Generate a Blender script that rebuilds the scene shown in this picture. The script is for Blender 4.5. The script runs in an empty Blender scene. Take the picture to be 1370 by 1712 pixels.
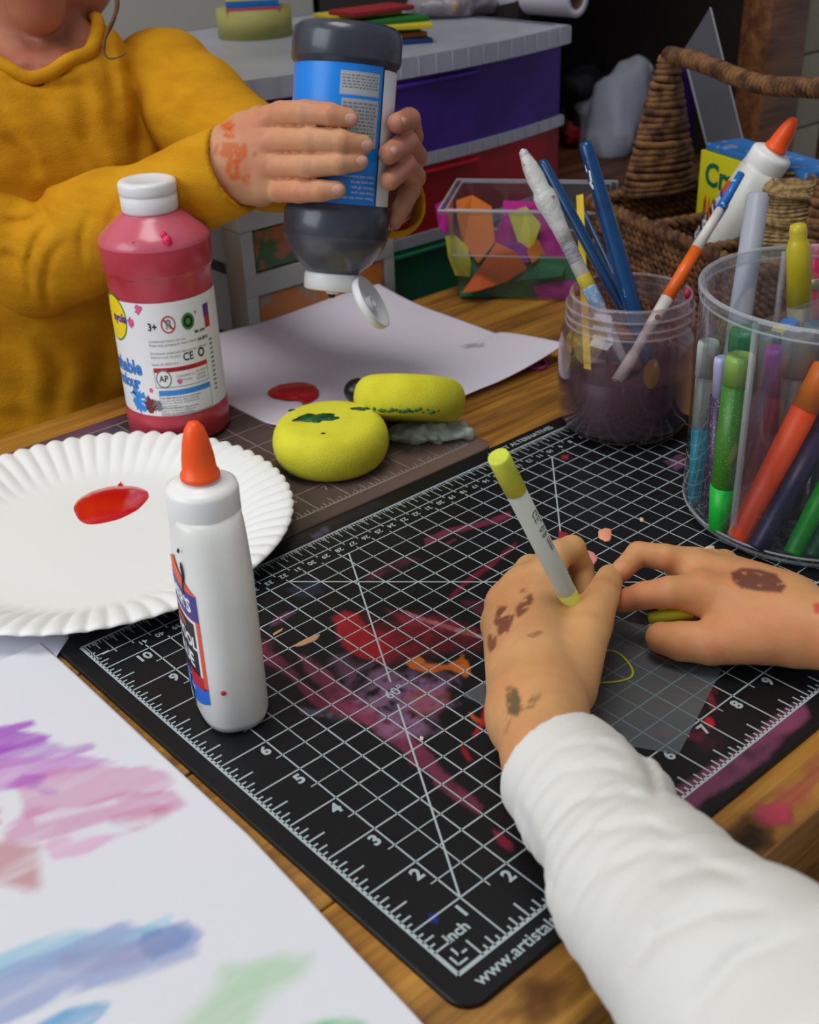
import bpy, bmesh, math, random
import numpy as np
from mathutils import Vector, Matrix, Quaternion
random.seed(7)
PI = math.pi
S = 0.0254                       # everything below is laid out in inches, scaled to metres at the very end
TOPZ = 0.62                      # table top height in metres
scene = bpy.context.scene
COL = scene.collection

# ------------------------------------------------------------------ camera model (measured from the cutting mat's printed grid)
R = np.array([[0.7442017216435768, -0.667148927107683, -0.0328040631904582],
              [-0.34658398994030837, -0.34369769658929816, -0.8727837253731684],
              [0.5710020450224258, 0.6608965141520096, -0.4870035545680642]])
CAM = np.array([-7.79780485, -8.34851966, 13.85036244])
FPX = 1984.92
def ray(x, y): return R.T @ np.array([(x-685)/FPX, (y-856)/FPX, 1.0])
def U(x, y, z=0.0):              # a point seen at x, y that lies at height z above the table
    d = ray(x, y); return CAM + d*((z-CAM[2])/d[2])
def D(x, y, dep): return CAM + ray(x, y)*dep
def VP(x, y, v):
    d = ray(x, y); return CAM + d*((v-CAM[1])/d[1])
def depth(p): return float((R @ (np.array(p, float)-CAM))[2])
def near(x, y, uv, push=0.0):    # point on the sight line that is closest (in plan) to uv
    d = ray(x, y); dh = d[:2]; t = np.dot(np.array(uv[:2], float)-CAM[:2], dh)/np.dot(dh, dh)
    return CAM + d*(t+push)

# ------------------------------------------------------------------ colours and materials
def lin(c):
    c = c/255.0
    return c/12.92 if c <= 0.04045 else ((c+0.055)/1.055)**2.4
def rgb(r, g, b): return (lin(r), lin(g), lin(b), 1.0)
MATS = {}
def mat(name, col=(200,200,200), rough=0.5, trans=0.0, ior=1.45, sss=0.0, sssr=(1,.3,.15), coat=0.0, alpha=1.0,
        metal=0.0, bump=None, noise=None, spec=None, attr=None, emit=None):
    """bump=(scale,strength,(sx,sy,sz)); noise=(scale,colour2,lo,hi,(sx,sy,sz)); sizes in inches"""
    if name in MATS: return MATS[name]
    m = bpy.data.materials.new(name); m.use_nodes = True; MATS[name] = m
    nt = m.node_tree; b = nt.nodes['Principled BSDF']
    b.inputs['Base Color'].default_value = rgb(*col)
    b.inputs['Roughness'].default_value = rough
    b.inputs['IOR'].default_value = ior
    b.inputs['Transmission Weight'].default_value = trans
    b.inputs['Metallic'].default_value = metal
    b.inputs['Coat Weight'].default_value = coat
    b.inputs['Coat Roughness'].default_value = 0.12
    b.inputs['Alpha'].default_value = alpha
    if spec is not None: b.inputs['Specular IOR Level'].default_value = spec
    if sss:
        b.inputs['Subsurface Weight'].default_value = sss
        b.inputs['Subsurface Radius'].default_value = sssr
        b.inputs['Subsurface Scale'].default_value = 0.0035
    def coords(sc=(1,1,1)):
        tc = nt.nodes.new('ShaderNodeTexCoord'); mp = nt.nodes.new('ShaderNodeMapping')
        mp.inputs['Scale'].default_value = tuple(k/S for k in sc)
        nt.links.new(tc.outputs['Object'], mp.inputs['Vector']); return mp.outputs['Vector']
    base = None
    if attr:
        a = nt.nodes.new('ShaderNodeAttribute'); a.attribute_name = attr; base = a.outputs['Color']
        nt.links.new(base, b.inputs['Base Color'])
    if noise:
        sc, c2, lo, hi = noise[:4]; st = noise[4] if len(noise) > 4 else (1,1,1)
        n = nt.nodes.new('ShaderNodeTexNoise'); n.inputs['Scale'].default_value = sc; n.inputs['Detail'].default_value = 6
        nt.links.new(coords(st), n.inputs['Vector'])
        r = nt.nodes.new('ShaderNodeMapRange'); r.inputs['From Min'].default_value = lo; r.inputs['From Max'].default_value = hi
        nt.links.new(n.outputs['Fac'], r.inputs['Value'])
        mx = nt.nodes.new('ShaderNodeMix'); mx.data_type = 'RGBA'
        mx.inputs['A'].default_value = rgb(*col); mx.inputs['B'].default_value = rgb(*c2)
        if base is not None: nt.links.new(base, mx.inputs['A'])
        nt.links.new(r.outputs['Result'], mx.inputs['Factor'])
        nt.links.new(mx.outputs['Result'], b.inputs['Base Color']); base = mx.outputs['Result']
    if bump:
        sc, stg = bump[:2]; st = bump[2] if len(bump) > 2 else (1,1,1)
        n = nt.nodes.new('ShaderNodeTexNoise'); n.inputs['Scale'].default_value = sc; n.inputs['Detail'].default_value = 5
        nt.links.new(coords(st), n.inputs['Vector'])
        bp = nt.nodes.new('ShaderNodeBump'); bp.inputs['Strength'].default_value = stg; bp.inputs['Distance'].default_value = 0.05*S
        nt.links.new(n.outputs['Fac'], bp.inputs['Height']); nt.links.new(bp.outputs['Normal'], b.inputs['Normal'])
    if emit:
        b.inputs['Emission Color'].default_value = rgb(*emit[0]); b.inputs['Emission Strength'].default_value = emit[1]
    return m
def clear(name, col=(245,250,250), rough=0.05, fac=0.12):
    """thin clear plastic: mostly see-through with a fresnel sheen"""
    if name in MATS: return MATS[name]
    m = bpy.data.materials.new(name); m.use_nodes = True; MATS[name] = m
    nt = m.node_tree; nt.nodes.clear()
    o = nt.nodes.new('ShaderNodeOutputMaterial'); t = nt.nodes.new('ShaderNodeBsdfTransparent'); g = nt.nodes.new('ShaderNodeBsdfGlossy')
    d = nt.nodes.new('ShaderNodeBsdfDiffuse'); m1 = nt.nodes.new('ShaderNodeMixShader'); m2 = nt.nodes.new('ShaderNodeMixShader')
    f = nt.nodes.new('ShaderNodeLayerWeight'); f.inputs['Blend'].default_value = .5
    pw = nt.nodes.new('ShaderNodeMath'); pw.operation = 'POWER'; pw.inputs[1].default_value = 3.2; nt.links.new(f.outputs['Facing'], pw.inputs[0])
    ma = nt.nodes.new('ShaderNodeMath'); ma.operation = 'MULTIPLY_ADD'; ma.inputs[1].default_value = .75; ma.inputs[2].default_value = .03; nt.links.new(pw.outputs[0], ma.inputs[0])
    t.inputs['Color'].default_value = rgb(*col); g.inputs['Roughness'].default_value = rough; g.inputs['Color'].default_value = (1,1,1,1)
    d.inputs['Color'].default_value = rgb(*col); m1.inputs['Fac'].default_value = fac
    nt.links.new(t.outputs[0], m1.inputs[1]); nt.links.new(d.outputs[0], m1.inputs[2])
    nt.links.new(ma.outputs[0], m2.inputs['Fac']); nt.links.new(m1.outputs[0], m2.inputs[1]); nt.links.new(g.outputs[0], m2.inputs[2])
    nt.links.new(m2.outputs[0], o.inputs['Surface'])
    return m

# ------------------------------------------------------------------ mesh builder
class MB:
    def __init__(s): s.v = []; s.f = []; s.m = []; s.sm = []
    def add(s, verts, faces, mi=0, M=None, smooth=True):
        o = len(s.v)
        for p in verts:
            p = Vector(p)
            s.v.append(tuple(M @ p) if M is not None else tuple(p))
        for f in faces: s.f.append([i+o for i in f]); s.m.append(mi); s.sm.append(smooth)
    def box(s, c, d, mi=0, M=None, bev=0.0):
        bm = bmesh.new(); bmesh.ops.create_cube(bm, size=1.0)
        for v in bm.verts: v.co = Vector((v.co.x*d[0]+c[0], v.co.y*d[1]+c[1], v.co.z*d[2]+c[2]))
        if bev > 0: bmesh.ops.bevel(bm, geom=list(bm.edges), offset=bev, segments=3, profile=0.5, affect='EDGES')
        bm.verts.index_update()
        s.add([v.co[:] for v in bm.verts], [[v.index for v in f.verts] for f in bm.faces], mi, M, bev > 0); bm.free()
    def lathe(s, prof, seg=48, mi=0, M=None, a0=0.0, a1=2*PI, sx=1.0, sy=1.0, pw=2.0, mis=None):
        """prof: list of (r, z); sx, sy squash; pw superellipse power"""
        full = abs(a1-a0-2*PI) < 1e-6; n = seg if full else seg+1
        vs = []
        for r, z in prof:
            for k in range(n):
                a = a0+(a1-a0)*k/seg; ca, sa = math.cos(a), math.sin(a)
                if pw != 2.0:
                    q = (abs(ca)**pw+abs(sa)**pw)**(-1.0/pw)
                else: q = 1.0
                vs.append((r*ca*q*sx, r*sa*q*sy, z))
        for i in range(len(prof)-1):
            fs = []
            for k in range(seg):
                a = i*n+k; b = i*n+(k+1) % n if full else i*n+k+1
                c = b+n; d = a+n
                fs.append((a, b, c, d))
            if i == 0: s.add(vs, fs, mis[i] if mis else mi, M); base = len(s.v)-len(vs)
            else:
                for f in fs: s.f.append([q+base for q in f]); s.m.append(mis[i] if mis else mi); s.sm.append(True)
    def tube(s, pts, rads, seg=12, mi=0, cap=True, M=None, flat=None):
        pts = [Vector(p) for p in pts]; n = len(pts)
        if not hasattr(rads, '__len__'): rads = [rads]*n
        t0 = (pts[1]-pts[0]).normalized(); up = Vector((0,0,1)) if abs(t0.z) < .9 else Vector((1,0,0))
        nx = t0.cross(up).normalized(); vs = []
        for i in range(n):
            t = (pts[min(i+1, n-1)]-pts[max(i-1, 0)]).normalized()
            nx = (nx-t*nx.dot(t)).normalized(); ny = t.cross(nx)
            for k in range(seg):
                a = 2*PI*k/seg; vs.append(pts[i]+nx*(math.cos(a)*rads[i])+ny*(math.sin(a)*rads[i]*(flat or 1)))
        fs = [(i*seg+k, i*seg+(k+1) % seg, (i+1)*seg+(k+1) % seg, (i+1)*seg+k) for i in range(n-1) for k in range(seg)]
        if cap: fs += [tuple(range(seg))[::-1], tuple((n-1)*seg+k for k in range(seg))]
        s.add(vs, fs, mi, M)
    def poly(s, pts, z0, z1, mi=0, M=None):
        """extruded polygon outline"""
        n = len(pts)
        vs = [(p[0], p[1], z0) for p in pts]+[(p[0], p[1], z1) for p in pts]
        s.add(vs, [tuple(range(n))[::-1], tuple(range(n, 2*n))]+[(k, (k+1) % n, n+(k+1) % n, n+k) for k in range(n)], mi, M, False)
    def quad(s, a, b, c, d, mi=0, M=None): s.add([a, b, c, d], [(0,1,2,3)], mi, M, False)
    def line(s, a, b, w, z, mi=0):
        a = Vector((a[0], a[1], z)); b = Vector((b[0], b[1], z)); t = (b-a).normalized(); n = Vector((-t.y, t.x, 0))*w/2
        s.add([a-n, b-n, b+n, a+n], [(0,1,2,3)], mi, None, False)
    def ball(s, c, r, mi=0, seg=20, M=None, sc=(1,1,1)):
        vs = []; fs = []
        rings = seg//2
        for i in range(rings+1):
            t = PI*i/rings
            for k in range(seg):
                a = 2*PI*k/seg
                vs.append((c[0]+r*sc[0]*math.sin(t)*math.cos(a), c[1]+r*sc[1]*math.sin(t)*math.sin(a), c[2]+r*sc[2]*math.cos(t)))
        for i in range(rings):
            for k in range(seg): fs.append((i*seg+k, (i+1)*seg+k, (i+1)*seg+(k+1) % seg, i*seg+(k+1) % seg))
        s.add(vs, fs, mi, M)
    def build(s, name, mats, parent=None, off=None):
        me = bpy.data.meshes.new(name)
        v = s.v if off is None else [(p[0]-off[0], p[1]-off[1], p[2]-off[2]) for p in s.v]
        me.from_pydata(v, [], s.f)
        for m in (mats if isinstance(mats, (list, tuple)) else [mats]): me.materials.append(m)
        me.polygons.foreach_set('material_index', s.m); me.polygons.foreach_set('use_smooth', s.sm)
        bm = bmesh.new(); bm.from_mesh(me); bmesh.ops.remove_doubles(bm, verts=bm.verts, dist=1e-5)
        bmesh.ops.dissolve_degenerate(bm, dist=1e-6, edges=bm.edges)
        bm.to_mesh(me); bm.free(); me.update()
        o = bpy.data.objects.new(name, me); COL.objects.link(o)
        if parent: o.parent = parent
        return o
def tag(o, label, cat, group=None, kind=None):
    if label: o['label'] = label
    if cat: o['category'] = cat
    if group: o['group'] = group
    if kind: o['kind'] = kind
    return o
def struct(o): o['kind'] = 'structure'; return o
def thing(name, label, cat, loc=(0,0,0), rot=None, group=None):
    o = bpy.data.objects.new(name, None); COL.objects.link(o); o.empty_display_size = 0.01
    o.location = Vector(loc)
    if rot is not None: o.rotation_mode = 'QUATERNION'; o.rotation_quaternion = rot
    return tag(o, label, cat, group)
def aim(a, b, roll=0.0):         # rotation that takes +z to the direction a -> b
    return (Vector(b)-Vector(a)).to_track_quat('Z', 'Y') @ Quaternion((0,0,1), roll)
def raw(name, verts, faces, mats, parent=None, smooth=True, mi=None, off=(0,0,0)):
    me = bpy.data.meshes.new(name); verts = np.asarray(verts, float)-np.array(off, float)
    me.from_pydata(verts.tolist(), [], faces.tolist() if hasattr(faces, 'tolist') else faces)
    for m in (mats if isinstance(mats, (list, tuple)) else [mats]): me.materials.append(m)
    if mi is not None: me.polygons.foreach_set('material_index', list(mi))
    me.polygons.foreach_set('use_smooth', [smooth]*len(me.polygons)); me.update()
    o = bpy.data.objects.new(name, me); COL.objects.link(o)
    if parent: o.parent = parent
    return o
# ------------------------------------------------------------------ text as mesh data
_tc = {}
def text_mesh(t, size, bold=0.0, align='CENTER'):
    key = (t, size, bold, align)
    if key in _tc: return _tc[key]
    cu = bpy.data.curves.new('txt', 'FONT'); cu.body = t; cu.size = size; cu.align_x = align; cu.align_y = 'CENTER'
    cu.offset = bold; cu.resolution_u = 3
    o = bpy.data.objects.new('txt', cu); COL.objects.link(o)
    dg = bpy.context.evaluated_depsgraph_get(); me = bpy.data.meshes.new_from_object(o.evaluated_get(dg))
    vs = [v.co[:] for v in me.vertices]; fs = [tuple(p.vertices) for p in me.polygons]
    bpy.data.objects.remove(o); bpy.data.curves.remove(cu); bpy.data.meshes.remove(me)
    _tc[key] = (vs, fs); return vs, fs
def put_text(mb, t, size, fn, mi, bold=0.0, align='CENTER'):
    vs, fs = text_mesh(t, size, bold, align)
    mb.add([fn(x, y) for x, y, _ in vs], fs, mi, None, False)

# ------------------------------------------------------------------ numpy noise, distance fields and surface nets
_rs = np.random.RandomState(3); _lat = _rs.rand(64, 64, 64).astype(np.float32)
def vnoise(p, scale=1.0, seed=0):
    q = np.asarray(p, np.float32)*scale+seed*7.31; i = np.floor(q).astype(np.int32); f = q-i; f = f*f*(3-2*f)
    i &= 63; j = (i+1) & 63
    def g(a, b, c): return _lat[a, b, c]
    x0,y0,z0 = i[...,0], i[...,1], i[...,2]; x1,y1,z1 = j[...,0], j[...,1], j[...,2]
    fx, fy, fz = f[...,0], f[...,1], f[...,2]
    a = g(x0,y0,z0)*(1-fx)+g(x1,y0,z0)*fx; b = g(x0,y1,z0)*(1-fx)+g(x1,y1,z0)*fx
    c = g(x0,y0,z1)*(1-fx)+g(x1,y0,z1)*fx; d = g(x0,y1,z1)*(1-fx)+g(x1,y1,z1)*fx
    return (a*(1-fy)+b*fy)*(1-fz)+(c*(1-fy)+d*fy)*fz
def fbm(p, scale=1.0, seed=0, o=3):
    r = 0; a = 1; t = 0
    for k in range(o): r = r+a*vnoise(p, scale*2**k, seed+k); t += a; a *= .5
    return r/t
def cap(p, a, b, ra, rb):
    a = np.array(a, float); b = np.array(b, float); ab = b-a
    t = np.clip(((p-a)@ab)/max(1e-9, ab@ab), 0, 1)
    return np.sqrt((((p-a)-t[..., None]*ab)**2).sum(-1))-(ra+(rb-ra)*t)
def ell(p, c, r, rot=None):
    q = p-np.array(c, float)
    if rot is not None: q = q@np.array(rot)
    r = np.array(r, float); k0 = np.sqrt(((q/r)**2).sum(-1)); k1 = np.sqrt(((q/(r*r))**2).sum(-1))
    return k0*(k0-1)/np.maximum(k1, 1e-6)
def smin(a, b, k):
    if k <= 0: return np.minimum(a, b)
    h = np.clip(0.5+0.5*(b-a)/k, 0, 1); return b*(1-h)+a*h-k*h*(1-h)
def smax(a, b, k): return -smin(-a, -b, k)
def chain(p, pts, rads, k=0.05):
    d = None
    for i in range(len(pts)-1):
        q = cap(p, pts[i], pts[i+1], rads[i], rads[i+1]); d = q if d is None else smin(d, q, k)
    return d
def nets(fn, lo, hi, h):
    lo = np.array(lo, float); hi = np.array(hi, float); n = np.ceil((hi-lo)/h).astype(int)+1
    xs = [lo[i]+h*np.arange(n[i]) for i in range(3)]
    val = np.empty(n, np.float32)
    yy, zz = np.meshgrid(xs[1], xs[2], indexing='ij')
    st = max(1, int(400000/(n[1]*n[2])))
    for i in range(0, n[0], st):
        xx = xs[0][i:i+st]
        P = np.empty((len(xx), n[1], n[2], 3)); P[..., 0] = xx[:, None, None]; P[..., 1] = yy; P[..., 2] = zz
        val[i:i+st] = fn(P)
    s = val < 0
    c = np.zeros(n-1, np.int32)
    corners = [(a, b, d) for a in (0,1) for b in (0,1) for d in (0,1)]
    for a, b, d in corners: c += s[a:n[0]-1+a, b:n[1]-1+b, d:n[2]-1+d]
    act = (c > 0) & (c < 8); idx = np.argwhere(act); ids = -np.ones(n-1, np.int64); ids[act] = np.arange(len(idx))
    acc = np.zeros((len(idx), 3)); cnt = np.zeros(len(idx))
    for e0 in corners:
        for ax in range(3):
            if e0[ax] == 1: continue
            e1 = list(e0); e1[ax] = 1
            i0 = idx+np.array(e0); i1 = idx+np.array(e1)
            v0 = val[i0[:,0], i0[:,1], i0[:,2]]; v1 = val[i1[:,0], i1[:,1], i1[:,2]]
            m = (v0 < 0) != (v1 < 0); t = np.where(m, v0/np.where(m, v0-v1, 1), 0)
            pt = np.array(e0, float)+t[:, None]*(np.array(e1)-np.array(e0))
            acc[m] += pt[m]; cnt[m] += 1
    verts = lo+h*(idx+acc/cnt[:, None])
    faces = []
    for ax in range(3):
        b, d = [(1,2),(2,0),(0,1)][ax]
        sl0 = [slice(None)]*3; sl1 = [slice(None)]*3; sl0[ax] = slice(0, n[ax]-1); sl1[ax] = slice(1, n[ax])
        m = s[tuple(sl0)] != s[tuple(sl1)]
        e = np.argwhere(m)
        e = e[(e[:, b] > 0) & (e[:, b] < n[b]-1) & (e[:, d] > 0) & (e[:, d] < n[d]-1)]
        def cell(db, dd):
            q = e.copy(); q[:, b] += db; q[:, d] += dd; return ids[q[:,0], q[:,1], q[:,2]]
        q = np.stack([cell(-1,-1), cell(0,-1), cell(0,0), cell(-1,0)], 1)
        inside = s[e[:,0], e[:,1], e[:,2]]
        q[~inside] = q[~inside][:, ::-1]
        faces.append(q)
    return verts, np.concatenate(faces)
def relax(verts, faces, it=2, f=0.5):
    n = len(verts); v = verts.copy()
    a = faces.ravel(); b = np.roll(faces, -1, axis=1).ravel()
    deg = np.bincount(a, minlength=n)+np.bincount(b, minlength=n)
    for _ in range(it):
        s = np.zeros_like(v)
        for k in range(3): s[:, k] = np.bincount(a, v[b, k], minlength=n)+np.bincount(b, v[a, k], minlength=n)
        v = v+(s/np.maximum(deg, 1)[:, None]-v)*f
    return v
def join_raw(lst):
    vs = []; fs = []; o = 0
    for v, f in lst: vs.append(v); fs.append(f+o); o += len(v)
    return np.concatenate(vs), np.concatenate(fs)

# ------------------------------------------------------------------ painted sheets: a fine grid whose colour attribute holds the paint
class Canvas:
    def __init__(s, u0, v0, u1, v1, res, base, alpha=False):
        s.alpha = alpha
        s.nu = int(round((u1-u0)/res))+1; s.nv = int(round((v1-v0)/res))+1
        s.u, s.v = np.meshgrid(np.linspace(u0, u1, s.nu), np.linspace(v0, v1, s.nv), indexing='ij')
        s.c = np.ones((s.nu, s.nv, 4), np.float32); s.c[..., :3] = base[:3]
        s.P = np.stack([s.u, s.v, 0*s.u], -1)
        if alpha: s.c[..., 3] = 0
    def sd(s, poly):
        P = np.stack([s.u, s.v], -1); d = np.full(s.u.shape, 1e9); ins = np.zeros(s.u.shape, bool); n = len(poly)
        for i in range(n):
            a = np.array(poly[i][:2], float); b = np.array(poly[(i+1) % n][:2], float); ab = b-a
            t = np.clip(((P-a)@ab)/max(1e-9, ab@ab), 0, 1); d = np.minimum(d, (((P-a)-t[..., None]*ab)**2).sum(-1))
            c = (a[1] > s.v) != (b[1] > s.v)
            with np.errstate(divide='ignore', invalid='ignore'):
                x = (b[0]-a[0])*(s.v-a[1])/(b[1]-a[1] if b[1] != a[1] else 1e-9)+a[0]
            ins ^= c & (s.u < x)
        return np.where(ins, -np.sqrt(d), np.sqrt(d))
    def stroke(s, px, col, alpha=0.8, feather=0.06, rag=0.12, scale=3.0, seed=0, grain=0.0, gscale=6.0, ang=None, stretch=4.0, world=False, z=0.0):
        poly = px if world else [U(x, y, z) for x, y in px]
        d = s.sd(poly)
        Q = s.P.copy()
        if ang is not None:
            ca, sa = math.cos(ang), math.sin(ang)
            Q[..., 0] = (s.u*ca+s.v*sa)/stretch; Q[..., 1] = -s.u*sa+s.v*ca
        d = d+(fbm(Q, scale, seed)-.5)*2*rag
        a = np.clip(.5-d/feather, 0, 1)*alpha
        if grain: a = a*np.clip(1-grain+grain*2*(fbm(Q, gscale, seed+9)-.25)*1.6, 0, 1)
        if s.alpha:
            A = s.c[..., 3]; n = a+A*(1-a); s.c[..., :3] = np.where(n[..., None] > 1e-4, (np.array(col[:3])*a[..., None]+s.c[..., :3]*(A*(1-a))[..., None])/np.maximum(n, 1e-4)[..., None], np.array(col[:3])); s.c[..., 3] = n; return
        s.c[..., :3] = s.c[..., :3]*(1-a[..., None])+np.array(col[:3])*a[..., None]
    def mesh(s, name, zf, m, parent=None, thick=0.0, off=(0,0,0), edge=None):
        z = zf(s.u, s.v); n = s.nu*s.nv
        V = np.stack([s.u, s.v, z], -1).reshape(-1, 3); i = np.arange(n).reshape(s.nu, s.nv)
        F = np.stack([i[:-1,:-1], i[1:,:-1], i[1:,1:], i[:-1,1:]], -1).reshape(-1, 4)
        cols = s.c.reshape(-1, 4)
        if thick:
            V2 = V-np.array([0,0,thick]); F2 = F[:, ::-1]+n
            per = np.concatenate([i[:,0], i[-1,1:], i[:-1,-1][::-1], i[0,1:-1][::-1]]); q = np.roll(per, -1)
            F3 = np.stack([per+n, q+n, q, per], 1)
            V = np.concatenate([V, V2]); F = np.concatenate([F, F2, F3]); cols = np.concatenate([cols, cols])
        o = raw(name, V, F, m, parent, True, off=off)
        at = o.data.color_attributes.new('paint', 'FLOAT_COLOR', 'POINT'); at.data.foreach_set('color', cols.astype(np.float32).ravel())
        return o
# ================================================================== room
WALLV = 62.0
def wood(name, c1, c2, dark, sx=0.06, sy=1.0, rough=0.38):
    m = bpy.data.materials.new(name); m.use_nodes = True; nt = m.node_tree; b = nt.nodes['Principled BSDF']
    tc = nt.nodes.new('ShaderNodeTexCoord')
    def noise(scale, sc, det=6, dist=0.0):
        mp = nt.nodes.new('ShaderNodeMapping'); mp.inputs['Scale'].default_value = (sc[0]/S, sc[1]/S, sc[2]/S)
        nt.links.new(tc.outputs['Object'], mp.inputs['Vector'])
        n = nt.nodes.new('ShaderNodeTexNoise'); n.inputs['Scale'].default_value = scale; n.inputs['Detail'].default_value = det
        n.inputs['Distortion'].default_value = dist; nt.links.new(mp.outputs[0], n.inputs['Vector']); return n.outputs['Fac']
    n1 = noise(1.5, (sx*2.2, sy*1.0, 1), 7, 0.8); n2 = noise(9.0, (sx*.5, sy, 1), 4); n3 = noise(.22, (1, 1, 1), 3)
    r1 = nt.nodes.new('ShaderNodeValToRGB'); e = r1.color_ramp.elements
    e[0].position = .30; e[0].color = rgb(*dark); e[1].position = .72; e[1].color = rgb(*c1)
    k = e.new(.5); k.color = rgb(*c2); nt.links.new(n1, r1.inputs['Fac'])
    mr = nt.nodes.new('ShaderNodeMapRange'); mr.inputs['From Min'].default_value = .35; mr.inputs['From Max'].default_value = .75
    mr.inputs['To Min'].default_value = .68; mr.inputs['To Max'].default_value = 1.12; nt.links.new(n2, mr.inputs['Value'])
    mr3 = nt.nodes.new('ShaderNodeMapRange'); mr3.inputs['To Min'].default_value = .8; mr3.inputs['To Max'].default_value = 1.15; nt.links.new(n3, mr3.inputs['Value'])
    mu = nt.nodes.new('ShaderNodeMath'); mu.operation = 'MULTIPLY'; nt.links.new(mr.outputs[0], mu.inputs[0]); nt.links.new(mr3.outputs[0], mu.inputs[1])
    vm = nt.nodes.new('ShaderNodeVectorMath'); vm.operation = 'SCALE'; nt.links.new(r1.outputs['Color'], vm.inputs[0]); nt.links.new(mu.outputs[0], vm.inputs['Scale'])
    nt.links.new(vm.outputs[0], b.inputs['Base Color']); b.inputs['Roughness'].default_value = rough
    bp = nt.nodes.new('ShaderNodeBump'); bp.inputs['Strength'].default_value = .25; bp.inputs['Distance'].default_value = .03*S
    nt.links.new(n2, bp.inputs['Height']); nt.links.new(bp.outputs[0], b.inputs['Normal'])
    return m
M_WOOD = wood('table_wood', (206,150,62), (180,124,48), (128,84,32))
M_WOOD2 = wood('cabinet_wood', (150,96,52), (112,66,34), (70,38,18), rough=.5)
M_FLOOR = wood('floor_wood', (98,78,60), (74,58,44), (46,36,28), rough=.6)
M_WALL = mat('wall_paint', (196,192,182), .85, bump=(3.0, .15))
M_BRICK = mat('painted_brick', (150,142,118), .8, bump=(1.2, .4))
FZ = -TOPZ/S
mb = MB(); mb.box((24, 24, FZ-.5), (150, 130, 1)); struct(mb.build('floor', M_FLOOR))
mb = MB(); mb.box((24, WALLV+1, 36), (150, 2, 122)); struct(mb.build('wall_back', M_WALL))
mb = MB(); mb.box((24, 24, 97), (150, 130, 1)); struct(mb.build('ceiling', mat('ceiling_paint', (225,222,214), .9)))
mb = MB()
for k in range(34):             # block courses of the painted pier
    mb.box((48.7, 30.2, FZ+1.75+3.6*k), (3.5, 10, 3.5), 0, None, .05)
struct(mb.build('wall_pier', M_BRICK))
mb = MB(); mb.box((52.0, 26.4, 30), (2.6, 2.4, 108), 0, None, .08); struct(mb.build('trim_1', wood('trim_wood', (140,88,46), (104,62,30), (66,36,16), rough=.5)))

# ================================================================== table
TB = -.1                         # wooden surface (the mat's printed face is height zero)
table = thing('craft_table', 'orange-brown wooden plank table, its near edge cutting across the lower right', 'table', (10, 10, FZ))
mb = MB()
edges = [-1.66, 2.35, 6.35, 10.35, 14.3, 18.2, 22.0]
for i in range(len(edges)-1):
    a, b = edges[i], edges[i+1]
    mb.box((8, (a+b)/2, TB-.45), (52, b-a-.05, .9), 0, None, .05)
top = mb.build('tabletop', M_WOOD, table, (10, 10, FZ))
mb = MB()
for v in (-.5, 20.7): mb.box((8, v, TB-2.4), (46, .9, 3), 0, None, .05)
for u in (-15, 31): mb.box((u, 10, TB-2.4), (.9, 20.3, 3), 0, None, .05)
mb.build('apron', M_WOOD, table, (10, 10, FZ))
for u in (-15, 31):
    for v in (-.4, 20.6):
        mb = MB(); mb.box((u, v, (FZ+TB-.9)/2), (2.2, 2.2, TB-.9-FZ), 0, None, .1); mb.build('leg', M_WOOD, table, (10, 10, FZ))
def decal(name, pts, m, z, label=None, parent=None, off=(0,0,0), dome=0.0, seed=1, px=True, rag=.08, n=56, th=.012):
    """a thin, slightly domed patch of dried or wet paint with a ragged outline"""
    rs = random.Random(seed)
    P = [U(x, y, z)[:2] for x, y in pts] if px else [np.array(p[:2], float) for p in pts]
    P = np.array(P); c = P.mean(0)
    seg = np.r_[P, P[:1]]; L = np.r_[0, np.cumsum(np.linalg.norm(np.diff(seg, axis=0), axis=1))]
    out = []
    for k in range(n):
        t = L[-1]*k/n; i = min(np.searchsorted(L, t, 'right')-1, len(P)-1); f = (t-L[i])/(L[i+1]-L[i])
        q = seg[i]*(1-f)+seg[i+1]*f; out.append(q)
    out = np.array(out)
    for _ in range(2): out = (np.roll(out, 1, 0)+2*out+np.roll(out, -1, 0))/4
    sz_ = float(np.min(out.max(0)-out.min(0))); rag = min(rag, .05*sz_)
    out = out+np.array([[rs.uniform(-rag, rag), rs.uniform(-rag, rag)] for _ in range(n)])
    for _ in range(1): out = (np.roll(out, 1, 0)+2*out+np.roll(out, -1, 0))/4
    mb = MB(); rings = [(1.0, 0), (.97, th), (.85, th+dome*.35), (.6, th+dome*.7), (.3, th+dome*.95)]
    vs = []
    for s_, h in rings:
        for q in out: vs.append((c[0]+(q[0]-c[0])*s_, c[1]+(q[1]-c[1])*s_, z+h))
    vs.append((c[0], c[1], z+th+dome)); fs = []
    for r_ in range(len(rings)-1):
        for k in range(n): fs.append((r_*n+k, r_*n+(k+1) % n, (r_+1)*n+(k+1) % n, (r_+1)*n+k))
    r_ = len(rings)-1
    for k in range(n): fs.append((r_*n+k, r_*n+(k+1) % n, len(vs)-1))
    mb.add(vs, fs)
    o = mb.build(name, m, parent, off)
    if label: o['label'] = label
    return o
M_RED = mat('wet_red_paint', (205,6,14), .16, coat=.6, spec=.6)
to = (10, 10, FZ)
M_STAIN = mat('wood_stain_paint', (255,255,255), .5, attr='paint', spec=.3)
_a = M_STAIN.node_tree.nodes.new('ShaderNodeAttribute'); _a.attribute_name = 'paint'; M_STAIN.node_tree.links.new(_a.outputs['Alpha'], M_STAIN.node_tree.nodes['Principled BSDF'].inputs['Alpha'])
cv = Canvas(-3, -1.6, 10, -.53, .04, rgb(120,80,40), True); zs = TB+.003
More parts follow.
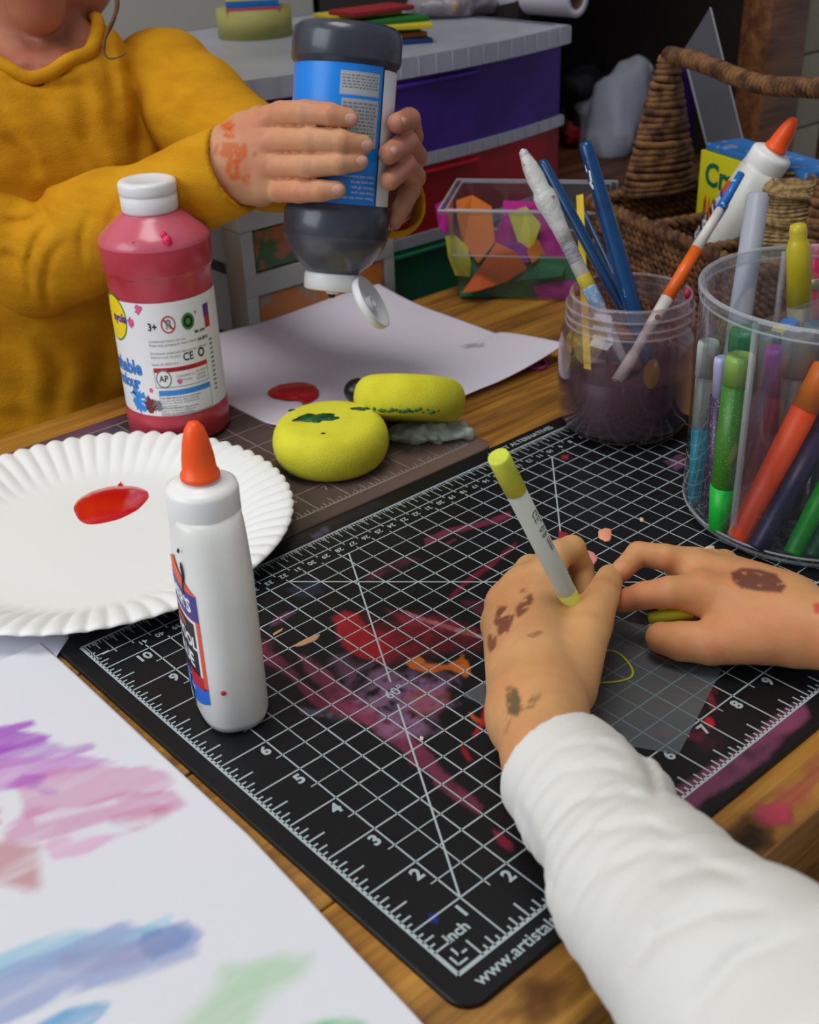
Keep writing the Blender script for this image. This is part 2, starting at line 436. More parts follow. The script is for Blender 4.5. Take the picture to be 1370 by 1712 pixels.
def ws(px, col, al, f=.12, r=.14, s=2.5, seed=1, g=.35): cv.stroke(px, col, al, f, r, s, seed, g, 4, z=zs)
ws([(1262,1345),(1300,1338),(1325,1350),(1318,1375),(1290,1385),(1262,1372)], rgb(196,70,96), .85, seed=3)
ws([(1290,1330),(1345,1300),(1376,1270),(1376,1310),(1340,1345),(1300,1350)], rgb(200,96,90), .5, .2, .2, seed=4)
ws([(1222,1392),(1250,1376),(1290,1384),(1290,1412),(1262,1432),(1230,1424)], rgb(44,30,22), .9, .3, .22, seed=5)
ws([(1204,1332),(1228,1318),(1246,1322),(1232,1332),(1210,1342)], rgb(200,36,56), .85, .06, .05, seed=6)
ws([(868,1655),(900,1640),(936,1648),(920,1690),(885,1712),(860,1690)], rgb(96,58,26), .75, .3, .22, seed=7)
ws([(900,1625),(960,1600),(975,1625),(930,1650)], rgb(150,96,40), .4, .3, .2, seed=8)
cv.mesh('paint_stains', lambda u, v: 0*u+zs, M_STAIN, table, 0, to)
# ================================================================== black cutting mat
MATG = 0.0
cv = Canvas(-.38, -.55, 17.5, 11.5, .045, rgb(17, 18, 20))
n_ = fbm(cv.P, .6, 5)
cv.c[..., :3] *= (0.8+.5*n_)[..., None]
W_ = math.atan2
pu = rgb(132,88,116); pk = rgb(128,44,72); dr = rgb(90,24,34)
cv.stroke([(556,1032),(575,1020),(602,1024),(622,1052),(655,1060),(672,1090),(648,1108),(606,1104),(578,1086),(560,1060)], rgb(160,28,36), .92, .10, .16, 3, 1, .35, 3.5, .5, 4)
cv.stroke([(600,1024),(640,1040),(700,1020),(760,1040),(810,1066),(812,1086),(760,1092),(700,1100),(650,1108),(640,1080)], dr, .72, .3, .22, 2.0, 2, .5, 3, .3, 5)
cv.stroke([(640,1016),(690,1030),(760,1046),(740,1056),(680,1045)], rgb(150,44,60), .6, .12, .12, 3, 3, .4)
cv.stroke([(432,1076),(470,1100),(520,1150),(556,1172),(600,1186),(640,1196),(630,1212),(580,1204),(530,1182),(480,1130),(430,1100)], pk, .62, .08, .10, 2.5, 4, .35, 4)
cv.stroke([(488,1086),(520,1100),(560,1130),(590,1160),(640,1200),(700,1236),(745,1290),(808,1348),(800,1360),(730,1316),(680,1264),(620,1222),(560,1172),(510,1120)], rgb(132,54,82), .68, .07, .12, 2.5, 5, .4, 4)
cv.stroke([(585,1160),(640,1126),(700,1118),(750,1142),(756,1176),(728,1200),(700,1222),(660,1236),(620,1214),(590,1190)], rgb(146,104,140), .62, .35, .45, 2.6, 6, 1.1, 6)
cv.stroke([(560,1100),(620,1112),(660,1130),(640,1150),(600,1150),(560,1130)], pu, .4, .25, .35, 3, 7, 1.2, 8, .3, 3)
cv.stroke([(690,1150),(745,1160),(735,1190),(700,1200),(680,1180)], rgb(150,72,72), .5, .25, .2, 3, 8, .6, 5)
cv.stroke([(708,900),(748,884),(800,872),(852,856),(858,864),(800,884),(760,892),(712,914)], pk, .75, .08, .09, 3, 9, .5, 6, .35, 4)
cv.stroke([(610,962),(650,944),(690,930),(700,936),(660,952),(615,972)], pk, .35, .1, .1, 3, 10, .6, 6)
cv.stroke([(745,908),(762,900),(762,904),(748,912)], pk, .7, .05, .04, 3, 11)
cv.stroke([(748,1002),(775,972),(820,940),(862,906),(866,910),(826,946),(780,978),(753,1004)], rgb(120,26,52), .8, .05, .03, 3, 12)
cv.stroke([(776,1006),(815,1000),(816,1030),(790,1018)], pk, .35, .2, .2, 3, 13, .6)
cv.stroke([(455,1036),(480,1022),(494,1024),(470,1042),(452,1048)], rgb(110,60,88), .7, .05, .04, 4, 14, .3)
cv.stroke([(425,1068),(450,1072),(452,1092),(430,1098)], pk, .5, .15, .15, 4, 15, .6)
cv.stroke([(664,1016),(700,1030),(760,1048),(812,1064),(812,1070),(758,1055),(700,1036)], rgb(190,130,140), .75, .03, .02, 4, 16, .2)
cv.stroke([(770,1054),(782,1056),(780,1062),(770,1060)], rgb(20,120,60), .8, .03, .01, 4, 17)
cv.stroke([(1128,1352),(1138,1318),(1180,1290),(1240,1250),(1300,1205),(1345,1180),(1352,1198),(1300,1250),(1240,1296),(1180,1345),(1140,1372)], rgb(138,72,104), .62, .12, .18, 1.6, 18, .45, 3)
cv.stroke([(1250,1234),(1300,1196),(1345,1172),(1350,1200),(1290,1240),(1256,1256)], rgb(150,70,104), .45, .12, .12, 2, 19, .3, 4)
cv.stroke([(1182,1198),(1192,1202),(1196,1212),(1186,1216),(1178,1208)], rgb(196,22,34), .95, .03, .01, 4, 20)
cv.stroke([(1080,1218),(1120,1214),(1160,1226),(1180,1222),(1174,1240),(1140,1234),(1085,1228)], rgb(140,30,48), .6, .06, .06, 4, 21, .3)
cv.stroke([(1182,1146),(1192,1166),(1202,1184),(1192,1190),(1180,1168)], rgb(150,40,60), .6, .05, .05, 4, 22, .3)
cv.stroke([(1106,1130),(1150,1142),(1200,1152),(1198,1160),(1150,1150)], rgb(110,30,48), .5, .06, .06, 4, 23, .4)
cv.stroke([(824,1386),(836,1392),(858,1412),(858,1424),(842,1416),(828,1402)], rgb(150,30,62), .75, .04, .03, 4, 24, .3)
cv.stroke([(770,1240),(780,1252),(790,1270),(783,1274),(772,1258)], rgb(150,26,36), .75, .04, .02, 4, 25)
cv.stroke([(718,1530),(732,1528),(732,1542),(722,1542)], rgb(16,52,150), .9, .03, .01, 4, 26)
cv.stroke([(1110,772),(1142,758),(1150,776),(1130,786)], rgb(120,70,110), .7, .08, .08, 4, 27, .5)
cv.stroke([(938,762),(952,760),(950,768),(940,768)], rgb(160,40,60), .8, .04, .02, 4, 28)
cv.stroke([(505,1184),(560,1190),(590,1204),(560,1206),(510,1196)], rgb(110,104,120), .45, .08, .12, 4, 29, .9, 8)
cv.stroke([(480,985),(530,968),(540,990),(500,1000)], rgb(40,46,66), .6, .1, .1, 4, 30)
cv.stroke([(470,905),(560,862),(620,838),(650,842),(560,880),(490,915)], rgb(38,34,44), .8, .15, .15, 3, 31, .5)
cv.stroke([(520,895),(545,880),(550,888),(525,902)], rgb(96,86,112), .7, .06, .08, 5, 32, .6)
cv.stroke([(1055,1010),(1120,1060),(1160,1130),(1060,1120),(1010,1060)], rgb(96,70,66), .35, .3, .3, 2, 33, .6)
cv.stroke([(1140,1160),(1210,1240),(1180,1260),(1120,1200)], rgb(70,28,46), .5, .2, .2, 2, 34, .6)
ORG = rgb(190,98,26)
cv.stroke([(678,1100),(700,1096),(716,1108),(744,1112),(762,1106),(775,1096),(784,1108),(792,1128),(778,1134),(764,1122),(744,1120),(716,1124),(690,1118),(678,1110)], ORG, .95, .05, .10, 5, 60, .5, 9)
cv.stroke([(784,1192),(800,1202),(838,1208),(832,1214),(806,1212),(790,1204)], rgb(196,86,30), .95, .04, .05, 5, 61, .3, 9)
cv.stroke([(810,1180),(822,1184),(814,1206),(796,1232),(790,1228),(804,1206)], rgb(166,24,32), .9, .04, .04, 5, 62, .3, 9)
cv.stroke([(690,1030),(740,1030),(800,1056),(790,1066),(730,1052)], rgb(120,30,46), .6, .1, .25, 3, 63, 1.2, 6, -.1, 4)
cv.stroke([(640,1060),(690,1040),(735,1060),(720,1090),(670,1100)], rgb(132,28,40), .55, .15, .4, 3, 64, 1.2, 6, -.1, 4)
cv.stroke([(1090,985),(1130,975),(1120,1000)], rgb(60,50,60), .4, .2, .2, 3, 65, .8)
M_PAINTED = mat('mat_surface', (255,255,255), .42, attr='paint', bump=(40, .08), spec=.35)
M_LINE = mat('mat_print', (172,184,186), .5)
M_EDGE = mat('mat_edge', (14,15,16), .5)
cmat = thing('cutting_mat', 'large black gridded cutting mat smeared with dried paint, inch ruler along its edges', 'cutting mat', (8.5, 5.5, TB))
mo = (8.5, 5.5, TB)
# rounded-corner board just under the painted skin
def rrect(u0, v0, u1, v1, r, n=8):
    P = []
    for cx, cy, a in ((u1-r, v1-r, 0), (u0+r, v1-r, PI/2), (u0+r, v0+r, PI), (u1-r, v0+r, 3*PI/2)):
        for k in range(n+1): P.append((cx+r*math.cos(a+PI/2*k/n), cy+r*math.sin(a+PI/2*k/n)))
    return P
def trim_round(o, u0, v0, u1, v1, r, off):
    """drop the corner cells of a painted sheet so that its corners are round"""
    bm = bmesh.new(); bm.from_mesh(o.data)
    kill = []
    for v in bm.verts:
        x, y = v.co.x+off[0], v.co.y+off[1]
        cx = min(max(x, u0+r), u1-r); cy = min(max(y, v0+r), v1-r)
        dd = math.hypot(x-cx, y-cy)
        if dd > r: v.co.x = cx+(x-cx)/dd*r-off[0]; v.co.y = cy+(y-cy)/dd*r-off[1]
    bmesh.ops.dissolve_degenerate(bm, dist=1e-5, edges=bm.edges)
    bm.to_mesh(o.data); bm.free(); o.data.update()
sk = cv.mesh('mat_board', lambda u, v: 0*u, M_PAINTED, cmat, .098, mo); trim_round(sk, -.38, -.55, 17.5, 11.5, .4, mo)
mb = MB(); z = .0025
def tick(a, b, w=.035): mb.line(a, b, w, z)
mb.line((0,0), (17,0), .07, z); mb.line((0,0), (0,10.98), .07, z); mb.line((17,0), (17,10.98), .06, z); mb.line((0,10.98), (17,10.98), .05, z)
for k in range(4, 17*8):
    u = k/8
    if k % 8 == 0: continue
    L = .36 if k % 4 == 0 else .22 if k % 2 == 0 else .13
    tick((u,0), (u,L))
for k in range(4, 11*8):
    v = k/8
    if k % 8 == 0 or v > 10.7: continue
    L = .36 if k % 4 == 0 else .22 if k % 2 == 0 else .13
    tick((0,v), (L,v))
for k in range(2, 33):           # lines across the short way
    u = k/2
    if k % 2 == 0: mb.line((u,0), (u,10.14), .031, z)
    else: mb.line((u,.86), (u,10.1), .024, z)
for k in range(2, 21):
    v = k/2
    if k % 2 == 0: mb.line((0,v), (16.15,v), .031, z)
    else: mb.line((.86,v), (16.1,v), .024, z)
mb.line((0.3,.12), (.12,.12), .04, z); mb.line((.12,.12), (.12,.3), .04, z); mb.line((.3,.24), (.24,.24), .04, z); mb.line((.24,.24), (.24,.4), .04, z); mb.line((.4,.24), (.24,.24), .04, z)
for c in ((4.5,10,13.5,1), (13,10,4,1)): mb.line(c[:2], c[2:], .034, z+.0005)
mb.line((1,1), (1+4.15/math.tan(PI/3),5.15), .036, z+.0005); mb.line((1+4.75/math.tan(PI/3),5.75), (6.196,10), .036, z+.0005)
# centimetre ruler along the far side, read from the other end
mb.line((.2,10.47), (16.9,10.47), .028, z)
for k in range(0, 431):
    u = 17-k/25.4
    if u < .05: break
    L = .51 if k % 10 == 0 else .3 if k % 5 == 0 else .13
    if k % 2 == 0 or k % 5 == 0: tick((u,10.98), (u,10.98-L), .022)
    if k % 10 == 0 and k: tick((u,10.47), (u,10.36), .028)
def flat_text(t, size, u, v, rot=0.0, bold=0.0, zz=None, mi=0, align='CENTER'):
    c, s_ = math.cos(rot), math.sin(rot)
    put_text(mb, t, size, lambda x, y: (u+x*c-y*s_, v+x*s_+y*c, zz or z), mi, bold, align)
for k in range(1, 11): flat_text(str(k), .33, .84 if k < 10 else .76, k-.21, 0, .012)
for k in range(2, 17): flat_text(str(k), .33, k-.16 if k < 10 else k-.22, .79, 0, .012)
flat_text('inch', .27, .50, .56, 0, .008)
flat_text('60°', .32, 3.6, 5.45, 0, .004, .006)
for k in range(1, 42): flat_text(str(k), .2, 17-k/2.54+.15, 10.27, PI, .004)
flat_text('www.artistalternatives.com', .3, .1, -.27, 0, .004, align='LEFT')
flat_text('ARTIST ALTERNATIVES', .24, 14.35, 11.22, 0, .004, align='RIGHT')
mb.build('printed_grid', M_LINE, cmat, mo)
def speck(name, px, col, label, seed, dome=.03, z0=0.004, rag=.03, rough=.6):
    return decal(name, px, mat('paint_%d_%d_%d' % col, col, rough), z0, label, cmat, mo, dome, seed, rag=rag)
speck('paint_fleck', [(1000,888),(1012,883),(1023,884),(1022,902),(1014,906),(1002,900)], (240,160,122), 'dried peach paint fleck', 11)
speck('paint_fleck', [(972,918),(992,922),(1000,934),(994,944),(976,944),(968,930)], (238,148,140), 'dried salmon pink paint fleck', 12)
speck('paint_fleck', [(964,915),(974,917),(976,932),(966,930)], (200,40,54), 'dried red paint fleck', 13)
speck('paint_fleck', [(1070,866),(1076,866),(1077,872),(1071,872)], (208,190,170), 'pale paint fleck', 14, .02)
speck('paint_fleck', [(1168,922),(1182,914),(1194,912),(1196,920),(1182,924)], (216,192,180), 'pale pink dried paint fleck', 15)
speck('paint_fleck', [(486,1082),(512,1068),(537,1060),(530,1070),(505,1080)], (190,146,100), 'tan dried paint stroke', 16, .01)
speck('paint_fleck', [(456,1060),(474,1050),(472,1055),(458,1063)], (190,146,100), 'tan dried paint stroke', 17, .01)
speck('paint_fleck', [(934,888),(952,892),(946,902),(934,900)], (150,30,50), 'dark red paint fleck', 21, .02)
speck('paint_fleck', [(703,1231),(709,1233),(708,1238),(702,1236)], (220,200,190), 'tiny pale paint fleck', 22, .01, rag=.01)

# ================================================================== brown-grey mat beside it (11 inch numbers end at its right corner)
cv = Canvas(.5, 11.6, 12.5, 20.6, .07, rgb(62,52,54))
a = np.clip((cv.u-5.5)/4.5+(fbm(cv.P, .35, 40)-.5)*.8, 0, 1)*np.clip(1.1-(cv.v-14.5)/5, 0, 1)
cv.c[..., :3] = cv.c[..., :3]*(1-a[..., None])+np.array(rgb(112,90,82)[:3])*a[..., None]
cv.stroke([(1.0,18.2),(5.6,18.0),(6.2,20.6),(1.0,20.6)], rgb(96,88,118), .6, .5, .5, .8, 41, .5, 3, world=True)
cv.stroke([(2.0,20.2),(6.8,20.1),(6.8,20.6),(2.0,20.6)], rgb(120,70,92), .6, .3, .3, .8, 42, .5, 3, world=True)
cv.stroke([(11.2,12.6),(12.0,12.6),(11.8,13.4),(11.2,13.1)], rgb(150,100,84), .5, .3, .3, 2, 43, .4, 3, world=True)
m2 = thing('cutting_mat', 'brownish grey gridded cutting mat under the yellow sponges and the red paint bottle', 'cutting mat', (6.5, 16, TB))
m2o = (6.5, 16, TB)
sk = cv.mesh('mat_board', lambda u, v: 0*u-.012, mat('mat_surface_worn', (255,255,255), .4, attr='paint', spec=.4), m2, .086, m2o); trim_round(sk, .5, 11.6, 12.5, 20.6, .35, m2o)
mb = MB(); z = -.0095
M_LINE2 = mat('mat_print_dull', (150,140,134), .5)
mb.line((1,12.1), (12,12.1), .05, z); mb.line((12,12.1), (12,20.1), .05, z); mb.line((1,12.1), (1,20.1), .05, z); mb.line((1,20.1), (12,20.1), .05, z)
for k in range(1, 88):
    if k % 8: mb.line((1+k/8,12.1), (1+k/8,12.1+(.33 if k % 4 == 0 else .2 if k % 2 == 0 else .12)), .028, z)
for k in range(1, 64):
    if k % 8: mb.line((12,12.1+k/8), (12-(.33 if k % 4 == 0 else .2 if k % 2 == 0 else .12),12.1+k/8), .028, z)
for k in range(1, 11): mb.line((1+k,12.1), (1+k,20.1), .03, z)
for k in range(1, 8): mb.line((1,12.1+k), (12,12.1+k), .03, z)
for k in range(1, 11): flat_text(str(k), .3, 1+k-.2, 12.1+.78, 0, .01, z)
mb.build('printed_grid', M_LINE2, m2, m2o)

# ================================================================== papers
M_PAPER = mat('paint_paper', (255,255,255), .75, attr='paint', bump=(9, .05), spec=.2)
cv = Canvas(-9.6, -1.0, -.5, 11.72, .045, rgb(226,226,232))
V1 = rgb(166,66,190); V2 = rgb(196,120,200); PK = rgb(206,120,170); PL = rgb(222,170,204); RD = rgb(186,92,98)
zp = .02
a0 = None
def st(px, col, al, **k): cv.stroke(px, col, al, k.pop('f', .12), k.pop('r', .26), k.pop('s', 2.6), k.pop('seed', 1), k.pop('g', .35), k.pop('gs', 4), k.pop('ang', -.1), k.pop('str_', 5), z=zp)
st([(-60,1225),(0,1215),(56,1204),(60,1212),(34,1222),(84,1230),(78,1242),(40,1250),(0,1262),(-60,1275)], V1, .85, seed=50)
st([(-60,1255),(20,1246),(90,1244),(158,1240),(160,1252),(110,1266),(60,1282),(0,1290),(-60,1300)], V1, .62, seed=51)
st([(-60,1280),(40,1262),(120,1256),(190,1262),(196,1272),(150,1288),(90,1300),(30,1316),(-60,1330)], V2, .7, seed=52)
st([(30,1300),(100,1290),(200,1278),(270,1284),(296,1302),(270,1320),(200,1330),(120,1352),(50,1360),(40,1335)], PK, .55, seed=53)
st([(60,1352),(130,1340),(200,1322),(290,1320),(300,1340),(260,1352),(180,1372),(110,1390),(10,1410),(0,1392)], PK, .6, seed=54)
st([(90,1412),(150,1396),(230,1376),(280,1370),(270,1384),(200,1402),(150,1428),(100,1430)], PL, .75, seed=55)
st([(40,1292),(70,1300),(60,1312),(20,1312)], V1, .5, seed=56); st([(70,1322),(100,1318),(98,1328),(76,1330)], V1, .45, seed=57)
st([(170,1360),(250,1346),(280,1356),(230,1380)], rgb(200,110,150), .4, seed=58)
st([(-60,1400),(10,1408),(70,1412),(72,1424),(60,1450),(64,1480),(50,1482),(20,1472),(-60,1470)], RD, .62, seed=59, f=.2, g=.5)
st([(-40,1350),(4,1356),(4,1376),(-40,1384)], rgb(214,120,110), .7, seed=60)
st([(-60,1620),(60,1580),(130,1556),(200,1544),(260,1540),(268,1552),(200,1580),(100,1620),(0,1640),(-60,1660)], rgb(136,196,220), .75, seed=61)
st([(170,1556),(200,1546),(260,1544),(320,1540),(336,1560),(324,1584),(260,1610),(180,1640),(110,1660),(60,1690),(-60,1740),(-60,1640),(40,1600),(110,1580)], rgb(150,164,206), .8, seed=62)
st([(250,1560),(322,1546),(334,1562),(318,1580),(262,1598),(240,1586)], rgb(96,134,190), .6, seed=63)
st([(110,1600),(200,1580),(290,1566),(280,1580),(180,1610),(100,1624)], rgb(150,150,190), .5, seed=64)
st([(60,1712),(110,1690),(180,1680),(176,1698),(140,1740),(60,1760)], rgb(28,150,206), .85, seed=65)
st([(250,1540),(290,1528),(294,1540),(250,1552)], rgb(160,206,226), .7, seed=66)
st([(300,1712),(370,1640),(380,1606),(440,1600),(500,1590),(540,1584),(520,1620),(470,1650),(440,1680),(400,1740),(290,1760)], rgb(176,210,170), .75, seed=67, f=.3, g=.4)
st([(490,1712),(520,1690),(560,1676),(625,1670),(642,1682),(630,1720),(560,1760),(480,1760)], rgb(112,196,132), .92, seed=68)
st([(60,1366),(100,1352),(150,1346),(196,1332),(200,1342),(150,1356),(100,1366),(64,1376)], rgb(226,226,232), .85, seed=69, r=.1)
st([(120,1396),(200,1376),(260,1366),(255,1374),(190,1388),(130,1404)], rgb(226,226,232), .7, seed=70, r=.1)
st([(250,1350),(290,1340),(300,1352),(262,1364)], rgb(196,96,130), .45, seed=71)
p1 = thing('painted_paper', 'white paper with purple, blue and green watercolour strokes, lower left corner of the table', 'paper', (-5, 5, TB))
def zf_paint(u, v):              # rests on the table, its right edge lifting a little towards the viewer
    return .012+.02*np.sin(u*.8)*np.sin(v*.5)+.03*np.clip((u+2)/1.5, 0, 1)*np.clip((3-v)/4, 0, 1)
o = cv.mesh('painted_sheet', zf_paint, M_PAPER, None, .012, (-5, 5, TB)); o.parent = p1
EDV = [-1, .05, 1.31, 2.8, 4.29, 5.78, 7.52, 9.97, 11.77]; EDU = [-.98, -.89, -.80, -.67, -.57, -.56, -.55, -.52, -.51]
# trim the sheet's right edge along the line seen in the photograph
for vtx in o.data.vertices:
    u = vtx.co.x-5; v = vtx.co.y+5; f = (u+9.6)/9.1
    vtx.co.x += f**3*(float(np.interp(v, EDV, EDU))+.5)
p3 = thing('white_paper', 'plain white paper sheet mostly hidden under the paper plate, by the painted sheet', 'paper', (-5, 12, TB))
cv = Canvas(-9.0, 6.0, .15, 17.2, .3, rgb(206,208,220))
o = cv.mesh('paper_sheet', lambda u, v: TB+.018+.09*np.clip((u+1.8)/1.2, 0, 1), M_PAPER, p3, .01, (-5, 12, TB))
for vtx in o.data.vertices:
    u = vtx.co.x-5; v = vtx.co.y+12
    if v < 11.6:
        lim = -.75 if v < 10.9 else .15-(11.6-v)*1.2
        if u > lim: vtx.co.x = lim+5
# curled sheet under the second sponge
cv = Canvas(9.0, 14.3, 18.3, 23.1, .07, rgb(222,216,230))
zc = 0.3
def zf_far(u, v):
    near_ = np.clip((17.2-v)/2.6, 0, 1); far_ = np.clip((v-20.2)/2.9, 0, 1)
    l = np.clip((12.2-u)/3.2, 0, 1); r_ = np.clip((u-15.2)/3.1, 0, 1)
    return .012+.85*near_**1.6*l+.47*r_**1.5*near_**.6+.35*far_**1.8+.05*np.sin(u*.9+v*.5)+.05
def stf(px, col, al, z0, **k): cv.stroke(px, col, al, .05, k.pop('r', .06), 3, k.pop('seed', 1), .0, 3, z=z0)
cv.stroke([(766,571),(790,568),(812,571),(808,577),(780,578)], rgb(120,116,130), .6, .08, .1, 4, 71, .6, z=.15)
p2 = thing('white_paper', 'white paper with a red paint blob, curling up behind the yellow sponges', 'paper', (14, 19, TB))
cv.mesh('paper_sheet', zf_far, M_PAPER, p2, .012, (14, 19, TB))
zz = float(zf_far(np.array(11.3), np.array(17.2)))
decal('paint_blob', [(446,655),(462,644),(480,640),(505,638),(524,642),(534,652),(532,666),(520,670),(508,677),(504,669),(475,668),(455,664)], M_RED, zz+.03, 'wet red paint blob', p2, (14, 19, TB), .05, 31, rag=.03)

# ================================================================== clear acetate sheet under the hands, with a yellow-green ring drawn on it
ac = thing('acetate_sheet', 'clear plastic sheet under the hands with a yellow-green ring drawn on it', 'plastic sheet', (8, 3, .01))
cs = [U(772,1163,.012), U(1010,1030,.012), U(1228,1080,.012), U(1135,1262,.012), U(905,1222,.012)]
mb = MB(); mb.add([tuple(q) for q in cs]+[(q[0], q[1], .02) for q in cs], [(4,3,2,1,0),(5,6,7,8,9)]+[(k, (k+1) % 5, 5+(k+1) % 5, 5+k) for k in range(5)], 0, None, False)
mb.build('clear_film', clear('acetate', (222,230,234), .3, .07), ac, (8, 3, .01))
ring = []
for k in range(40):
    a = 2*PI*k/40; q = U(1012+46*math.cos(a)+3*math.sin(3*a), 1117+27*math.sin(a)+3*math.cos(2*a), .03); ring.append(q)
ring.append(ring[0]); mb = MB(); mb.tube(ring, .028, 6, 0, False, flat=.4); o = mb.build('drawn_ring', mat('gel_yellow', (176,184,50), .4), ac, (8, 3, .01))

# pink elastic ring lying on the bare wood
mb = MB(); rr = [U(898+16*math.cos(2*PI*k/30), 609+7.5*math.sin(2*PI*k/30), TB+.05) for k in range(31)]
mb.tube(rr, .05, 8, 0, False); c0 = np.mean(rr[:-1], 0)
tag(mb.build('elastic_ring', mat('ring_pink', (190,52,140), .4), None, None), 'small magenta ring lying on the bare wood left of the glass jar', 'ring')
# ================================================================== paper plate
def plate():
    c = np.array([2.42, 14.78]); t = thing('paper_plate', 'white fluted paper plate holding a puddle of red paint', 'plate', (c[0], c[1], 0.0))
    n = 66; seg = n*8; R0 = 4.64; prof = [(0,.05),(1.0,.05),(2.2,.05),(3.0,.055),(3.25,.09),(3.5,.2),(3.75,.33),(4.0,.42),(4.3,.5),(4.55,.55),(R0,.53),(R0+.03,.49)]
    vs = [(0,0,.05)]; fs = []
    for r, z in prof[1:]:
        fl = max(0, min(1, (r-3.15)/.7))
        for k in range(seg):
            a = 2*PI*k/seg; w = math.sin(a*n); rr = r
            ww = abs(math.sin(a*n/2))*2-1
            zz = z+fl*.032*ww
            if r > 4.5: rr = r+.028*ww
            vs.append((rr*math.cos(a), rr*math.sin(a), zz))
    for k in range(seg): fs.append((0, 1+k, 1+(k+1) % seg))
    for i in range(len(prof)-2):
        for k in range(seg): fs.append((1+i*seg+k, 1+(i+1)*seg+k, 1+(i+1)*seg+(k+1) % seg, 1+i*seg+(k+1) % seg))
    top = len(vs); vs += [(x, y, z-.03) for x, y, z in vs]; fs += [tuple(i+top for i in f[::-1]) for f in fs]
    e = 1+(len(prof)-2)*seg
    for k in range(seg): fs.append((e+k, e+top+k, e+top+(k+1) % seg, e+(k+1) % seg))
    mb = MB(); mb.add(vs, fs); o = mb.build('plate_dish', mat('plate_paper', (240,240,236), .45, spec=.35), t); o.location = (0,0,0)
    decal('paint_puddle', [(122,852),(128,836),(150,822),(185,812),(225,812),(248,820),(250,832),(232,852),(200,868),(165,877),(140,876),(130,866)], M_RED, .055, 'glossy red paint puddle', t, (c[0], c[1], 0), .1, 41, rag=.015)
    decal('paint_puddle', [(196,812),(202,805),(207,812),(202,816)], M_RED, .055, 'tiny red drip', t, (c[0], c[1], 0), .02, 42, rag=.01)
plate()

